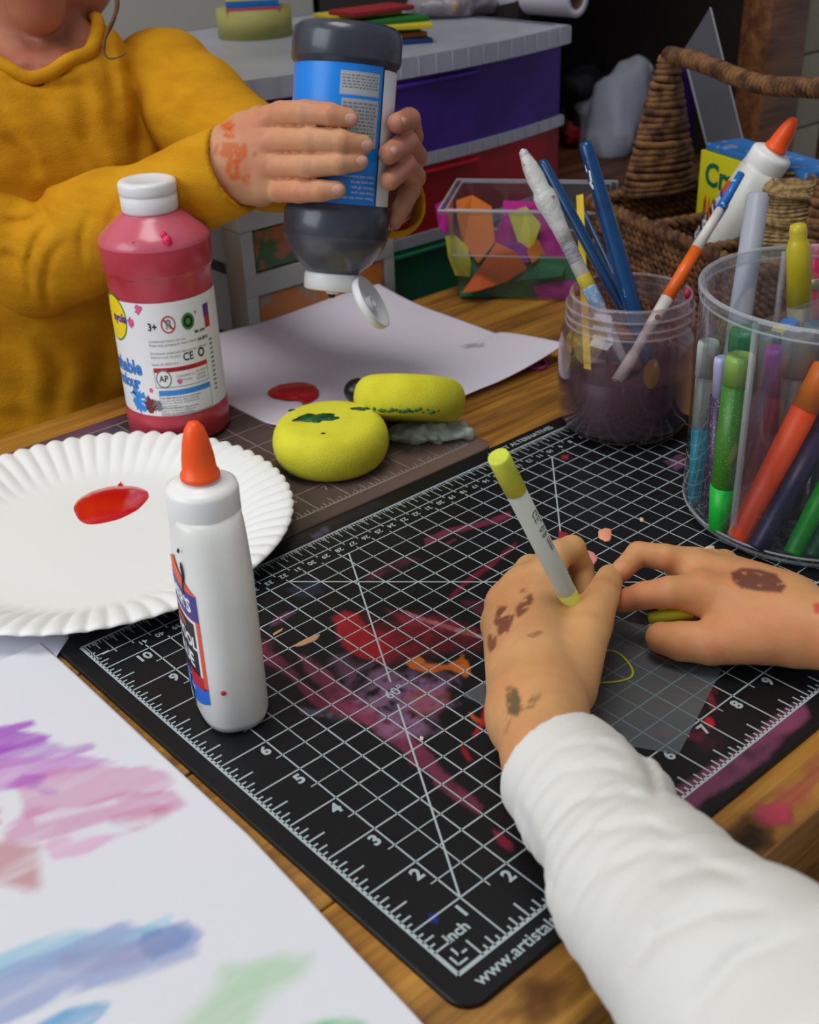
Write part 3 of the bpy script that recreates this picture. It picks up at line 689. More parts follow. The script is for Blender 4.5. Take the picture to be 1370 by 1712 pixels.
# ================================================================== white glue bottles (oval body, threaded collar, orange twist nozzle)
M_GLUEB = mat('glue_bottle_plastic', (236,236,230), .32, sss=.25, sssr=(1,1,.9), spec=.4, noise=(.5, (222,222,212), .3, .8))
M_GLUEC = mat('glue_collar', (240,240,236), .35, sss=.2, sssr=(1,1,1))
M_ORANGE = mat('orange_nozzle', (255,92,22), .38, sss=.3, sssr=(1,.3,.1))
M_WHT = mat('print_white', (236,236,236), .5); M_BLK = mat('print_black', (24,20,22), .5); M_NAVY = mat('print_navy', (62,56,140), .5)
M_OR2 = mat('print_orange', (232,84,40), .5); M_BLU = mat('print_blue', (22,108,214), .5); M_REDP = mat('print_red', (196,24,40), .5)
M_GRY = mat('print_grey', (120,122,126), .6)
def glue_bottle(label, loc, rot, extra=True):
    t = thing('glue_bottle', label, 'glue bottle', loc, rot, 'white glue bottles with orange nozzles')
    W, Dp = 1.03, .64
    # body: superellipse cross-section lofted from base to neck
    prof = [(0,.03,.5,.5),(.7,.0,.6,.55),(.93,.05,.8,.8),(1,.22,1,1),(1,1.5,1.0,1.0),(.99,3.0,.99,1.0),(.95,3.55,.93,.98),(.82,3.9,.8,.93),(.68,4.08,.64,.84),(.6,4.18,.52,.77)]
    seg = 64; vs = []; fs = []
    for i, (f, z, wx, wy) in enumerate(prof):
        for k in range(seg):
            a = 2*PI*k/seg; ca, sa = math.cos(a), math.sin(a); pw = 2.7
            q = (abs(ca)**pw+abs(sa)**pw)**(-1/pw)
            if i < 3: X, Y = W*f, Dp*f
            elif i < 6: X, Y = W*wx, Dp*wy
            else:
                s_ = (i-5)/4; X = W*(1-s_)*.95+.6*s_; Y = Dp*(1-s_)+.58*s_
            vs.append((X*ca*q, Y*sa*q, z))
    for i in range(len(prof)-1):
        for k in range(seg): fs.append((i*seg+k, i*seg+(k+1) % seg, (i+1)*seg+(k+1) % seg, (i+1)*seg+k))
    fs.append(tuple(range(seg))[::-1]); fs.append(tuple((len(prof)-1)*seg+k for k in range(seg)))
    mb = MB(); mb.add(vs, fs); mb.build('bottle_body', M_GLUEB, t)
    mb = MB(); mb.lathe([(0,4.05),(.6,4.05),(.62,4.1),(.62,4.55),(.6,4.62),(.5,4.68),(.32,4.71),(.3,4.78),(0,4.78)], 48); mb.build('collar', M_GLUEC, t)
    mb = MB(); mb.lathe([(0,4.76),(.33,4.76),(.34,4.80),(.33,4.86),(.295,4.88),(.275,5.15),(.225,5.45),(.165,5.66),(.10,5.76),(.05,5.78),(0,5.78)], 32)
    mb.build('nozzle', M_ORANGE, t)
    # front label wraps the broad face (local -y)
    def wrap(x, z, lift=.012):
        q = max(0, 1-abs(x/(W))**2.7)**(1/2.7); return (x, -Dp*q-lift, z)
    mb = MB()
    def patch(x0, x1, z0, z1, mi, lift, top=None, bot=None):
        n = 18; vs = []; fs = []
        for i in range(n+1):
            x = x0+(x1-x0)*i/n; zb = bot(x) if bot else z0; zt = top(x) if top else z1
            vs += [wrap(x, zb, lift), wrap(x, zt, lift)]
        for i in range(n): fs.append((2*i, 2*i+2, 2*i+3, 2*i+1))
        mb.add(vs, fs, mi)
    w = .80
    patch(-w, w, .55, 1.0, 4, .012, bot=lambda x: .45+.22*(x/w)**2)
    patch(-w, w, .95, 2.45, 2, .012)          # orange field
    patch(-w+.08, w-.08, .98, 2.40, 0, .014)
    patch(-w+.14, w-.14, 1.0, 2.34, 1, .016)   # black panel
    patch(-w, w, 2.42, 2.95, 3, .016)          # navy band
    patch(-w, w, 2.9, 3.35, 2, .013, top=lambda x: 2.97+.45*(1-(abs(x)/w)))
    def rt(txt, size, x, z, mi, bold=.01): put_text(mb, txt, size, lambda a, b: wrap(x+a, z+b, .02), mi, bold)
    rt("ELMER'S", .37, 0, 2.68, 0, .012); rt('SCHOOL', .34, 0, 1.88, 0, .014); rt('GLUE', .40, 0, 1.46, 0, .014); rt('washable', .17, 0, 2.18, 2)
    rt('No Run', .14, .1, .78, 0, .004)
    patch(.2, .72, .92, 1.22, 5, .022); rt('safe', .12, .46, 1.07, 0, .003)
    mb.build('label', [M_WHT, M_BLK, M_OR2, M_NAVY, M_BLU, M_REDP], t)
    if extra:
        mb = MB(); mb.ball((W*.955, -.28, 1.0), .05, 0, 12); mb.build('paint_spot', mat('spot_red', (190,30,50), .4), t)
        mb = MB(); n = 14
        mb.tube([wrap(.5+.03*math.sin(k*.6), 3.52-k*.075, .012) for k in range(10)], [.012]+[.026]*8+[.01], 6, 0, flat=.5)
        mb.build('pen_mark', mat('ink', (50,48,56), .5), t); mb = MB(); mb.tube([wrap(.48, 3.78-k*.03, .012) for k in range(4)], [.01,.026,.024,.01], 6, 0)
        mb.build('pen_mark', mat('ink'), t); mb = MB(); mb.tube([wrap(.1+.01*k, .95-k*.08, .024) for k in range(9)], .014, 6, 0)
        mb.build('pen_mark', mat('ink', (50,48,56), .5), t)
    return t
toward = Vector((-.51,-.86,0)); left = Vector((-.744,.667,0))
nrm = (toward*.36+left*.93).normalized()       # the label face's outward direction
def face_rot(nv): return Quaternion((0,0,1), math.atan2(nv.y, nv.x)+PI/2)
g0 = U(387, 1180, 0)
glue_bottle('white glue bottle with orange nozzle standing on the black mat in front of the plate', (g0[0]+.05, g0[1]+.1, .0), face_rot(nrm))

# ================================================================== round paint bottles
PB = [(0,.06),(1.1,.0),(1.3,.04),(1.39,.16),(1.39,.80),(1.36,.86),(1.355,.90),(1.355,4.2),(1.36,4.58),(1.375,4.62),(1.415,4.66),(1.43,4.74),(1.43,5.36),(1.39,5.5),(1.2,5.68),(.86,5.95),(.68,6.08),(.66,6.16)]
def curved(mb, fn, x0, x1, z0, z1, mi, lift, n=10, nz=1):
    vs = []; fs = []
    for i in range(n+1):
        for j in range(nz+1): vs.append(fn(x0+(x1-x0)*i/n, z0+(z1-z0)*j/nz, lift))
    for i in range(n):
        for j in range(nz): a = i*(nz+1)+j; fs.append((a, a+nz+1, a+nz+2, a+1))
    mb.add(vs, fs, mi)
rb = U(302, 712, 0); RBL = (rb[0], rb[1], -.01)
t = thing('paint_bottle', 'bottle of red paint with white cap and printed white label, behind the paper plate', 'paint bottle', RBL, None, 'round squeeze bottles of paint')
M_REDB = mat('red_bottle', (194,62,78), .3, sss=.35, sssr=(1,.25,.25), coat=.25, noise=(.35, (178,44,60), .35, .7))
M_REDT = mat('red_bottle_shoulder', (206,98,116), .3, sss=.4, sssr=(1,.5,.5), coat=.25, noise=(.45, (196,84,102), .35, .7))
mb = MB(); mb.lathe(PB, 64, mis=[0]*12+[1]*10); mb.build('bottle_body', [M_REDB, M_REDT], t)
M_CAP = mat('cap_white', (232,232,232), .35)
H = 6.14
mb = MB(); mb.lathe([(0,H-.06),(.70,H-.06),(.72,H),(.72,H+.36),(.70,H+.38),(.725,H+.40),(.735,H+.45),(.735,H+.62),(.71,H+.68),(.64,H+.71),(.5,H+.715),(.46,H+.70),(0,H+.70)], 48)
mb.build('flip_cap', M_CAP, t)
camdir = math.atan2(CAM[1]-rb[1], CAM[0]-rb[0])
def cyl(Rr, a0): return lambda x, z, lift=.01: ((Rr+lift)*math.cos(a0+x/Rr), (Rr+lift)*math.sin(a0+x/Rr), .93+(z-.966)*1.27)
fn = cyl(1.355, camdir-.16)
mb = MB(); lz0, lz1 = .966, 3.42
curved(mb, fn, -2.9, 2.9, lz0, lz1, 0, .012, 60)
def lt(txt, size, x, z, mi, bold=.0, L=.02, al='LEFT', F=None):
    F = F or fn; put_text(mb, txt, size, lambda a, b: F(x+a, z+b, L), mi, bold, al)
def disc(x, z, r0, r1, mi, L, F=None, sx=1.0):
    F = F or fn; vs = []; fs = []; n = 36; m = 5
    for k in range(n):
        a = 2*PI*k/n
        for j in range(m+1): r = r0+(r1-r0)*j/m; vs.append(F(x+r*sx*math.cos(a), z+r*math.sin(a), L))
    for k in range(n):
        for j in range(m): a = k*(m+1)+j; b = ((k+1) % n)*(m+1)+j; fs.append((a, a+1, b+1, b))
    mb.add(vs, fs, mi)
M_GRN = mat('print_green', (60,140,50), .5); M_YEL = mat('print_yellow', (246,214,20), .5); M_PUR = mat('print_purple', (96,52,140), .5); M_LBL = mat('print_sky', (54,140,220), .5); M_PNK = mat('print_pink', (226,90,140), .5); M_BRN = mat('print_brown', (120,44,34), .5)
lt('3+', .22, -.27, 2.92, 1, .006)
disc(.26, 2.96, .155, .185, 5, .02); vs = [fn(.26-.13, 2.96+.1, .021), fn(.26-.1, 2.96+.13, .021), fn(.26+.13, 2.96-.1, .021), fn(.26+.1, 2.96-.13, .021)]; mb.add(vs, [(0,1,2,3)], 5)
disc(.26, 3.0, .03, .07, 6, .019); lt('0-3', .11, .26, 2.9, 1, 0, .019, 'CENTER')
disc(.78, 2.96, 0, .18, 7, .02); disc(.78, 2.96, .07, .13, 1, .021); lt('®', .1, .98, 3.1, 1)
small = ['Contents and colours may vary.', 'Please retain packaging for future reference.', 'Do not pour unused paint back into the containers.', 'Store in a cool, dry place.']
for k, s_ in enumerate(small): lt(s_, .075, -.3, 2.62-.085*k-(.09 if k > 1 else 0), 6)
lt('Easton, PA 18042 U.S.A.', .07, -.3, 2.12, 6)
lt('CE', .24, .52, 2.22, 1, .004); disc(1.05, 2.24, .06, .1, 1, .02)
lt('Bin your ', .1, .93, 2.70, 1, .003); lt('54-2016', .1, 1.0, 2.52, 1, .003)
curved(mb, fn, -.28, 1.2, 1.94, 2.04, 5, .018); curved(mb, fn, -.28, 1.2, 1.60, 1.94, 6, .0165); curved(mb, fn, -.265, 1.185, 1.615, 1.94, 0, .018)
lt('SAFETY INFORMATION', .07, .45, 1.99, 1, 0, .022, 'CENTER')
disc(-.04, 1.8, .17, .2, 6, .024); disc(-.04, 1.8, 0, .17, 0, .024); lt('AP', .2, -.04, 1.8, 1, .004, .026, 'CENTER')
for k, s_ in enumerate(['CONFORMS TO', 'ASTM D-4236']): lt(s_, .07, .28, 1.83-.09*k, 6, 0, .022)
for k, s_ in enumerate(['NO HEALTH', 'LABELING', 'REQUIRED']): lt(s_, .065, .82, 1.86-.08*k, 6, 0, .022)
curved(mb, fn, -.22, 1.22, 1.42, 1.54, 9, .018); curved(mb, fn, -.22, 1.22, .85+.13, 1.42, 6, .0165); curved(mb, fn, -.205, 1.205, .995, 1.42, 0, .018)
for k, s_ in enumerate(['FOR BEST RESULTS: Cover work surface', 'and wear old clothes. Shake bottle well', 'before use. Wash skin and brushes with', 'soap and water.', 'STAIN ADVISEMENT: May stain some', 'fabrics. Test first on a hidden area.', 'Not for use on household items.']):
    lt(s_, .062, -.18, 1.37-.057*k, 1 if k in (0,4,6) else 6, 0, .022)
# yellow badge, lettering and paint drop at the left of the label
disc(-1.36, 3.02, 0, .50, 7, .016); disc(-1.36, 3.02, 0, .46, 8, .018); lt('ayola', .26, -1.42, 3.04, 10, .012, .022)
lt('washable', .42, -.62, 2.0, 12, .02, .018, 'RIGHT'); lt('washable', .42, -.62, 2.0, 11, .008, .02, 'RIGHT')
lt('colour', .36, -.74, 1.66, 12, .02, .018, 'RIGHT'); lt('colour', .36, -.74, 1.66, 11, .008, .02, 'RIGHT')
def splat(x, z, r, mi, L, seed):
    rs = random.Random(seed); n = 26; vs = [fn(x, z, L)]+[fn(x+r*(1+.35*rs.uniform(-1,1))*math.cos(2*PI*k/n), z+r*(1+.35*rs.uniform(-1,1))*math.sin(2*PI*k/n), L) for k in range(n)]
    mb.add(vs, [(0, 1+k, 1+(k+1) % n) for k in range(n)], mi)
splat(-.88, 1.28, .27, 9, .018, 1); splat(-.52, 1.22, .16, 13, .02, 2); splat(-.3, 1.2, .13, 6, .019, 3)
splat(-.72, 3.0, .1, 14, .02, 4); splat(-.45, 3.3, .1, 14, .016, 5); splat(-.42, 1.55, .05, 14, .02, 6); splat(.35, 1.72, .06, 14, .025, 7)
curved(mb, fn, 1.28, 1.5, 2.95, 3.2, 10, .018); curved(mb, fn, 1.3, 1.5, 2.7, 2.95, 5, .018)
for k in range(12): curved(mb, fn, 1.38, 1.5, 1.3+.1*k, 1.34+.1*k, 6, .018)
mb.build('label', [M_WHT, M_BLK, M_OR2, M_NAVY, M_BLU, M_REDP, M_GRY, M_GRN, M_YEL, M_LBL, M_PUR, M_LBL, M_NAVY, M_BRN, M_PNK], t)
# wet paint spots on the shoulder
mb = MB()
for x, z, r in ((.30, 5.58, .14), (.25, 5.70, .10), (-.62, 5.6, .025)):
    rr = float(np.interp(z, [q[1] for q in PB[9:]], [q[0] for q in PB[9:]])); a = camdir+.02+x/1.4
    mb.ball((rr*math.cos(a), rr*math.sin(a), z), r, 0, 16, None, (.9,.9,1.1))
mb.build('paint_spot', mat('spot_pink', (226,40,96), .3), t)

# the dark bottle held upside down over the paper
hb_top = D(583, 42, 29.95); hb_bot = D(556, 482, 31.6)
ax = (Vector(hb_bot)-Vector(hb_top)); Lx = ax.length; print('held bottle length', Lx)
mid = Vector(hb_top)
# local +z runs from the bottle's base (up in the air) to its cap (pointing down)
cam_l = Vector(CAM)-mid
q0 = aim(hb_top, hb_bot)
loc_cam = q0.inverted() @ (Vector(CAM)-(Vector(hb_top)+Vector(hb_bot))/2); acam = math.atan2(loc_cam.y, loc_cam.x)
k_ = Lx/(H+.36)
t = thing('paint_bottle', 'dark grey paint bottle with blue label, held upside down with its flip cap open', 'paint bottle', hb_top, q0, 'round squeeze bottles of paint')
M_DK = mat('dark_bottle', (58,63,74), .34, coat=.3, noise=(.4, (46,50,60), .35, .7))
M_DK2 = mat('dark_bottle_shoulder', (84,86,94), .32, coat=.3, noise=(.8, (60,60,68), .35, .7))
PB2 = [(r*1.0 if 0 else r, z*k_) for r, z in PB]
PB2 = [(0,.04),(.9,0),(1.22,.03),(1.36,.14),(1.40,.34),(1.40,.84),(1.37,.93),(1.30,.99)]+[(1.30,4.42),(1.33,4.50),(1.38,4.58),(1.38,5.20),(1.30,5.44),(.98,5.88),(.72,6.08),(.64,6.2)]
sc_ = (Lx-.36)/6.2; PB2 = [(r, z*sc_) for r, z in PB2]
mb = MB(); mb.lathe(PB2, 64, mis=[0]*11+[1]*10); mb.build('bottle_body', [M_DK, M_DK2], t)
hz0 = 6.2*sc_
mb = MB(); mb.lathe([(0,hz0-.05),(.74,hz0-.05),(.76,hz0),(.76,hz0+.36),(.7,hz0+.40),(.2,hz0+.40),(.16,hz0+.5),(.08,hz0+.52),(0,hz0+.5)], 48)
mb.build('cap_base', M_CAP, t)
mb = MB(); mb.ball((0,0,hz0+.5), .12, 0, 12); mb.build('paint_drop', mat('black_paint', (16,16,20), .2), t)
# open lid hangs from the hinge
q1 = q0.inverted()
lidc = q1 @ (Vector(D(618, 508, 31.2))-Vector(hb_top)); hinge = q1 @ (Vector(D(588, 474, 31.2))-Vector(hb_top))
lid_n_w = Vector(R.T @ np.array([.84, -.42, -.35])); nl = q1 @ lid_n_w
Ml = Matrix.Translation(lidc) @ nl.to_track_quat('Z', 'Y').to_matrix().to_4x4()
mb = MB(); mb.lathe([(0,-.12),(.6,-.12),(.7,-.08),(.75,.0),(.75,.14),(.70,.15),(.69,.02),(.5,-.03),(.2,-.03),(.18,.12),(.12,.12),(.1,0),(0,0)], 40, 0, Ml)
mb.tube([hinge*.7+Vector((0,0,hz0+.3))*.3, hinge, lidc*.25+hinge*.75], [.08,.1,.1], 10, 0, flat=.5)
mb.build('flip_lid', M_CAP, t)
fn2 = lambda x, z, lift=.01: ((1.30+lift)*math.cos(acam-x/1.30), (1.30+lift)*math.sin(acam-x/1.30), z)
# the label's wording is upside down in the photograph because the bottle is: lettering reads from cap to base
mb = MB(); la, lb = 1.02*sc_, 4.36*sc_
def F2(x, z, L=.02): return fn2(x, z, L)
curved(mb, F2, -1.9, 1.02, la, lb, 0, .012, 40, 1)
curved(mb, F2, 1.08, 2.6, la+.05, lb, 1, .012, 20, 1)
curved(mb, F2, -.12, .92, la+.18, la+.74, 2, .016, 10); curved(mb, F2, -.09, .89, la+.21, la+.71, 3, .018, 10)
curved(mb, F2, -.06, .92, la+.82, la+1.95, 2, .016, 10)
rs = random.Random(5)
for r_ in range(11):
    x = -.02
    while x < .84:
        w = rs.uniform(.03, .12); curved(mb, F2, x, min(x+w, .88), la+.90+.085*r_, la+.945+.085*r_, 4, .018, 2); x += w+.03
for r_ in range(5):
    x = -.06
    while x < .84:
        w = rs.uniform(.03, .1); curved(mb, F2, x, min(x+w, .87), la+.26+.07*r_, la+.295+.07*r_, 4, .019, 2); x += w+.03
for k, s_ in enumerate(['Please retain this information', 'Made with care', 'Washes off skin', 'and most fabrics', 'Shake well before use']):
    put_text(mb, s_, .1, lambda a, b: F2(.95-a*1.0, lb-.16-.13*k+b, .018), 1, 0, 'LEFT')
mb.build('label', [mat('label_blue', (14,134,232), .35, spec=.5), M_WHT, mat('label_silver', (168,172,176), .5), mat('label_silver2', (176,180,184), .5), M_GRY], t)
HB_A, HB_B = Vector(hb_top), Vector(hb_bot)

# ================================================================== yellow sponges
M_SPG = mat('sponge_yellow', (222,216,52), .85, sss=.15, sssr=(1,1,.2), bump=(26, .35), noise=(1.2, (206,196,24), .45, .8))
M_SPP = mat('sponge_green_paint', (10,104,52), .35, noise=(6, (6,60,30), .4, .6), bump=(16, .8))
def sponge(name, label, c, rot, Rr, Hh, spots, extra=None):
    t = thing(name, label, 'sponge', c, rot, 'round yellow foam painting sponges')
    p = []
    for k in range(15):
        a = -PI/2+PI*k/14; p.append((Rr-Hh*.42+Hh*.42*max(0, math.cos(a))**.8, Hh/2+Hh/2*math.sin(a)))
    p = [(0, 0)]+p+[(Rr*.5, Hh*1.015), (0, Hh*1.02)]
    mb = MB(); mb.lathe(p, 56); mb.build('foam', M_SPG, t)
    for s_ in spots: s_(t)
    return t
s1c = U(556, 772, 0)
def topspot(cx, cy, rx, ry, seed, Hh, m=M_SPP, lab='green glitter paint'):
    def f(t):
        rs = random.Random(seed); n = 40; pts = []; ph = [rs.uniform(0, 6) for _ in range(4)]
        for k in range(n):
            a = 2*PI*k/n; q = 1+.16*math.sin(2*a+ph[0])+.12*math.sin(5*a+ph[1])+.07*math.sin(9*a+ph[2])+rs.uniform(-.04, .04); pts.append((cx+rx*q*math.cos(a), cy+ry*q*math.sin(a)))
        mb = MB(); vs = [(cx, cy, Hh*1.02+.03)]+[(x, y, Hh*1.015+.012) for x, y in pts]+[(x, y, Hh*.985) for x, y in pts]
        fs = [(0, 1+k, 1+(k+1) % n) for k in range(n)]+[(1+k, n+1+k, n+1+(k+1) % n, 1+(k+1) % n) for k in range(n)]
        mb.add(vs, fs); o = mb.build('paint_patch', m, t); o['label'] = lab
    return f
rotS1 = Quaternion((0,0,1), math.atan2(-.667,.744))    # local x = image right
sponge('paint_sponge', 'round yellow sponge lying flat with a green glitter paint patch on top', (s1c[0], s1c[1], 0), rotS1, 1.50, 1.24,
       [topspot(-.32, .0, .48, .3, 3, 1.24), topspot(.70, .52, .26, .14, 4, 1.22), topspot(-1.0, .65, .1, .05, 5, 1.19), topspot(-.1, -.9, .07, .035, 6, 1.22, M_BLK, 'tiny dark speck')])
# second sponge stands on its rim and leans, seen from the side
a2 = Vector(D(598, 658, 33.4)); b2 = Vector(D(772, 684, 34.2))
cen = Vector(U(685, 668, 1.02))
axis = (Vector((.317,.369,.873))+Vector((.744,-.667,0))*.08).normalized()
xr = Vector((.744,-.667,0)); zdir = axis
q2 = zdir.to_track_quat('Z', 'Y')
t2 = sponge('paint_sponge', 'yellow sponge tipped up on a crumpled clear scrap, dark underside showing at its left', cen-zdir*.55, q2, 1.50, 1.12, [])
loc = q2.inverted() @ (Vector(U(686, 714, .6))-(cen-zdir*.55))
mb = MB(); rs = random.Random(8)
inv = q2.inverted()
def on2(px, py, dd): return inv @ (Vector(D(px, py, dd))-(cen-zdir*.55))
for k in range(22):
    a_ = math.atan2(*(list(inv @ (Vector(CAM)-cen))[:2][::-1]))-1.0+k*.075; rr_ = 1.36+.04*math.sin(k*2.1)
    mb.ball((rr_*math.cos(a_), rr_*math.sin(a_), .16+rs.uniform(-.05,.05)), rs.uniform(.04,.075), 0, 8, None, (1,1,.9))
o = mb.build('paint_patch', mat('teal_smudge', (60,104,50), .8), t2); o['label'] = 'smudged green paint along the rim'
mb = MB(); kc = Vector(D(599, 654, depth(cen)+.9)); mb.ball(inv @ (kc-(cen-zdir*.55)), .40, 0, 20, None, (1,1,.9)); o = mb.build('handle_end', mat('handle_black', (26,26,24), .3), t2); o['label'] = 'dark knob end'
mb = MB()
for k in range(3): mb.ball(on2(706+k*5, 663+k*2.5, depth(cen)-1.36), .035, 0, 8, None, (1.6,1,.6))
mb.build('paint_speck', M_BLK, t2)
# crumpled clear scrap
def scrap(P):
    c = U(718, 722, .18); d = ell(P, c, (1.25,.55,.22), [[.744,.667,0],[-.667,.744,0],[0,0,1]])
    return d+(fbm(P, 4, 3, 3)-.5)*.35
v, f = nets(scrap, U(718,722,.2)-np.array([1.6,1.6,.5]), U(718,722,.2)+np.array([1.6,1.6,.6]), .05)
v[:,2] = np.maximum(v[:,2], .0)
o = raw('plastic_scrap', v, f, mat('scrap_clear', (206,218,204), .35, trans=.3, spec=.5, alpha=.75)); tag(o, 'crumpled clear plastic scrap squashed under the tipped yellow sponge', 'plastic scrap')
# ================================================================== jar of paint water
jc = U(1042, 712, 0); JR = 1.78
jar = thing('glass_jar', 'glass jar half full of murky purple paint water holding brushes', 'jar', (jc[0], jc[1], .012))
GLASS = clear('jar_glass', (246,242,246), .05, .012)
out = [(0,.0),(1.1,.0),(1.42,.06),(1.62,.22),(1.76,.5),(1.80,.9),(1.80,2.3),(1.77,2.75),(1.66,3.0),(1.58,3.08),(1.57,3.14),(1.63,3.2),(1.63,3.26),(1.57,3.32),(1.57,3.4),(1.63,3.46),(1.63,3.52),(1.57,3.58),(1.57,3.72),(1.55,3.76),(1.50,3.77)]
inn = [(1.50,3.74),(1.50,3.3),(1.53,3.08),(1.62,2.98),(1.73,2.7),(1.76,2.3),(1.76,.9),(1.72,.5),(1.58,.24),(1.2,.1),(0,.08)]
mb = MB(); mb.lathe(out+inn, 72, mis=[0]*8+[1]*15+[0]*40); mb.build('jar_glass', [GLASS, clear('jar_rim_glint', (240,232,236), .05, .07)], jar)  # rim glass made paler, its glints put into the colour
M_WATER = mat('murky_water', (74,44,50), .3, spec=.2, noise=(.5, (84,52,58), .3, .8))
mb = MB(); mb.lathe([(0,.09),(1.19,.11),(1.56,.25),(1.71,.51),(1.75,.9),(1.75,1.80),(1.72,1.815),(0,1.80)], 64); o = mb.build('paint_water', M_WATER, jar)
M_FILM = mat('residue', (186,172,70), .5, alpha=.5, noise=(1.2, (150,130,90), .45, .7)); M_FILM2 = mat('residue_pink', (130,86,104), .5, alpha=.18); M_FILM3 = mat('residue_grey', (178,166,160), .6, alpha=.5)
M_RING = mat('ring_highlight', (206,196,204), .15, alpha=.2, spec=.9)  # pale see-through rings paint highlights onto thread, rim and shoulder
for z_, R_, r_ in ((3.235,1.625,.035),(3.49,1.625,.035),(3.755,1.525,.045),(3.03,1.63,.03)):
    mb = MB(); mb.tube([(R_*math.cos(2*PI*k/72), R_*math.sin(2*PI*k/72), z_) for k in range(73)], r_, 8, 0, False); mb.build('jar_highlight', M_RING, jar)
def film(name, a0, a1, z0, z1, m, lab, Rr=1.745, seed=1):
    rs = random.Random(seed); n = 18; vs = []; fs = []
    for i in range(n+1):
        a = a0+(a1-a0)*i/n; e = math.sin(PI*i/n)**.6
        lo = z0+(z1-z0)*.5*(1-e)*rs.uniform(.6,1.2); hi = z1-(z1-z0)*.5*(1-e)*rs.uniform(.6,1.2)
        for j in range(7):
            z = lo+(hi-lo)*j/6; r_ = float(np.interp(z, [0,2.3,2.75,3.0,3.1,3.7], [Rr,Rr,Rr-.03,Rr-.14,Rr-.23,Rr-.26]))
            vs.append((r_*math.cos(a), r_*math.sin(a), z))
    for i in range(n):
        for j in range(6): q = i*7+j; fs.append((q, q+7, q+8, q+1))
    mb = MB(); mb.add(vs, fs); o = mb.build(name, m, jar); o['label'] = lab
cj = math.atan2(CAM[1]-jc[1], CAM[0]-jc[0])
film('paint_residue', cj-1.0, cj-.35, 2.3, 3.6, M_FILM, 'yellow paint smear on the glass', seed=2)
film('paint_residue', cj-1.2, cj-.95, 1.85, 3.0, M_FILM, 'yellow paint drip on the glass', seed=3)
film('paint_residue', cj+.25, cj+.5, 1.8, 2.6, mat('residue_yellow', (200,150,40), .5, alpha=.6), 'ochre paint drip on the glass', seed=4)
film('paint_residue', cj-.6, cj+1.3, 1.75, 3.0, M_FILM2, 'faint purple film on the glass', seed=5)
film('paint_residue', cj+.2, cj+1.5, 2.9, 3.68, mat('residue_rose', (150,90,104), .5, alpha=.35), 'faint rose film on the rim', seed=6)
mb = MB(); q = Vector(D(1100, 531, depth(jc)-2.95))-Vector((jc[0],jc[1],0)); mb.ball(q, .07, 0, 12); mb.build('paint_drop', mat('drop_red', (170,30,60), .3), jar); mb = MB(); q = Vector(D(1150, 492, depth(jc)-2.2))-Vector((jc[0],jc[1],0)); mb.ball(q, .1, 0, 12, None, (1,1,1.4)); mb.build('paint_drop', mat('drop_red', (170,30,60), .3), jar)

def stick(name, label, cat, a, b, parts, group=None, rot=0.0):
    """a rod-like thing from a (low end) to b (high end); parts: (name, profile [(r, t)], material, label) with t along its length, in inches"""
    L = (Vector(b)-Vector(a)).length
    t = thing(name, label, cat, a, aim(a, b, rot), group)
    for p in parts:
        nm, prof, m = p[:3]; mb = MB()
        mb.lathe([(r, z if z >= 0 else L+z) for r, z in prof], 20, sx=p[4] if len(p) > 4 else 1.0); o = mb.build(nm, m, t)
        if len(p) > 3 and p[3]: o['label'] = p[3]
    return t, L
jd = depth((jc[0], jc[1], 2))
def jin(px, py, z): return U(px, py, z)
M_BLUEH = mat('brush_blue', (0,62,112), .3, coat=.2, noise=(1.6, (4,42,84), .55, .75))
M_CLR = mat('brush_clear', (206,206,204), .25, spec=.6, noise=(2.5, (186,180,170), .45, .7), trans=.25)
M_FER = mat('ferrule', (150,140,130), .35, metal=.6); M_BRIS = mat('bristle', (130,110,96), .8, bump=(20,.6))
M_WHTP = mat('white_flake', (216,222,224), .6)
# brush tips rest in the water near the jar floor, handles lean on the rim
def jp(u, v, z): return (jc[0]+u, jc[1]+v, z)
def rimdepth(px, py, k): return D(px, py, k)
def brush(label, rim_px, top_px, drim, dtop, r, mh, low=2.6, taper=.55, group='paintbrushes standing in the glass jar', ferr=True, extra=None, name='paintbrush'):
    a = Vector(D(*rim_px, drim)); b = Vector(D(*top_px, dtop)); d = (b-a).normalized()
    lo = a-d*low
    L = (b-lo).length
    parts = [('handle', [(0,.9),(r*.55,.9),(r*.62,1.2),(r,2.2),(r*1.05,L*.55),(r*taper*1.25,L-.5),(r*taper*1.2,L-.15),(r*taper,L-.04),(0,L)], mh, None)]
    if ferr: parts += [('ferrule', [(0,.35),(r*.8,.36),(r*.7,.95),(0,.96)], M_FER, None), ('bristles', [(0,-.0+1e-4),(r*.25,.02),(r*.8,.25),(r*.8,.4),(0,.41)], M_BRIS, None)]
    t, L = stick(name, label, 'paintbrush', lo, b, parts, group)
    return t, lo, b
t, lo, b = brush('fat paintbrush with a clear blobby handle, leftmost in the glass jar', (998,508), (873,250), 30.8, 30.2, .18, M_CLR, 2.7, .6)
L = (b-lo).length
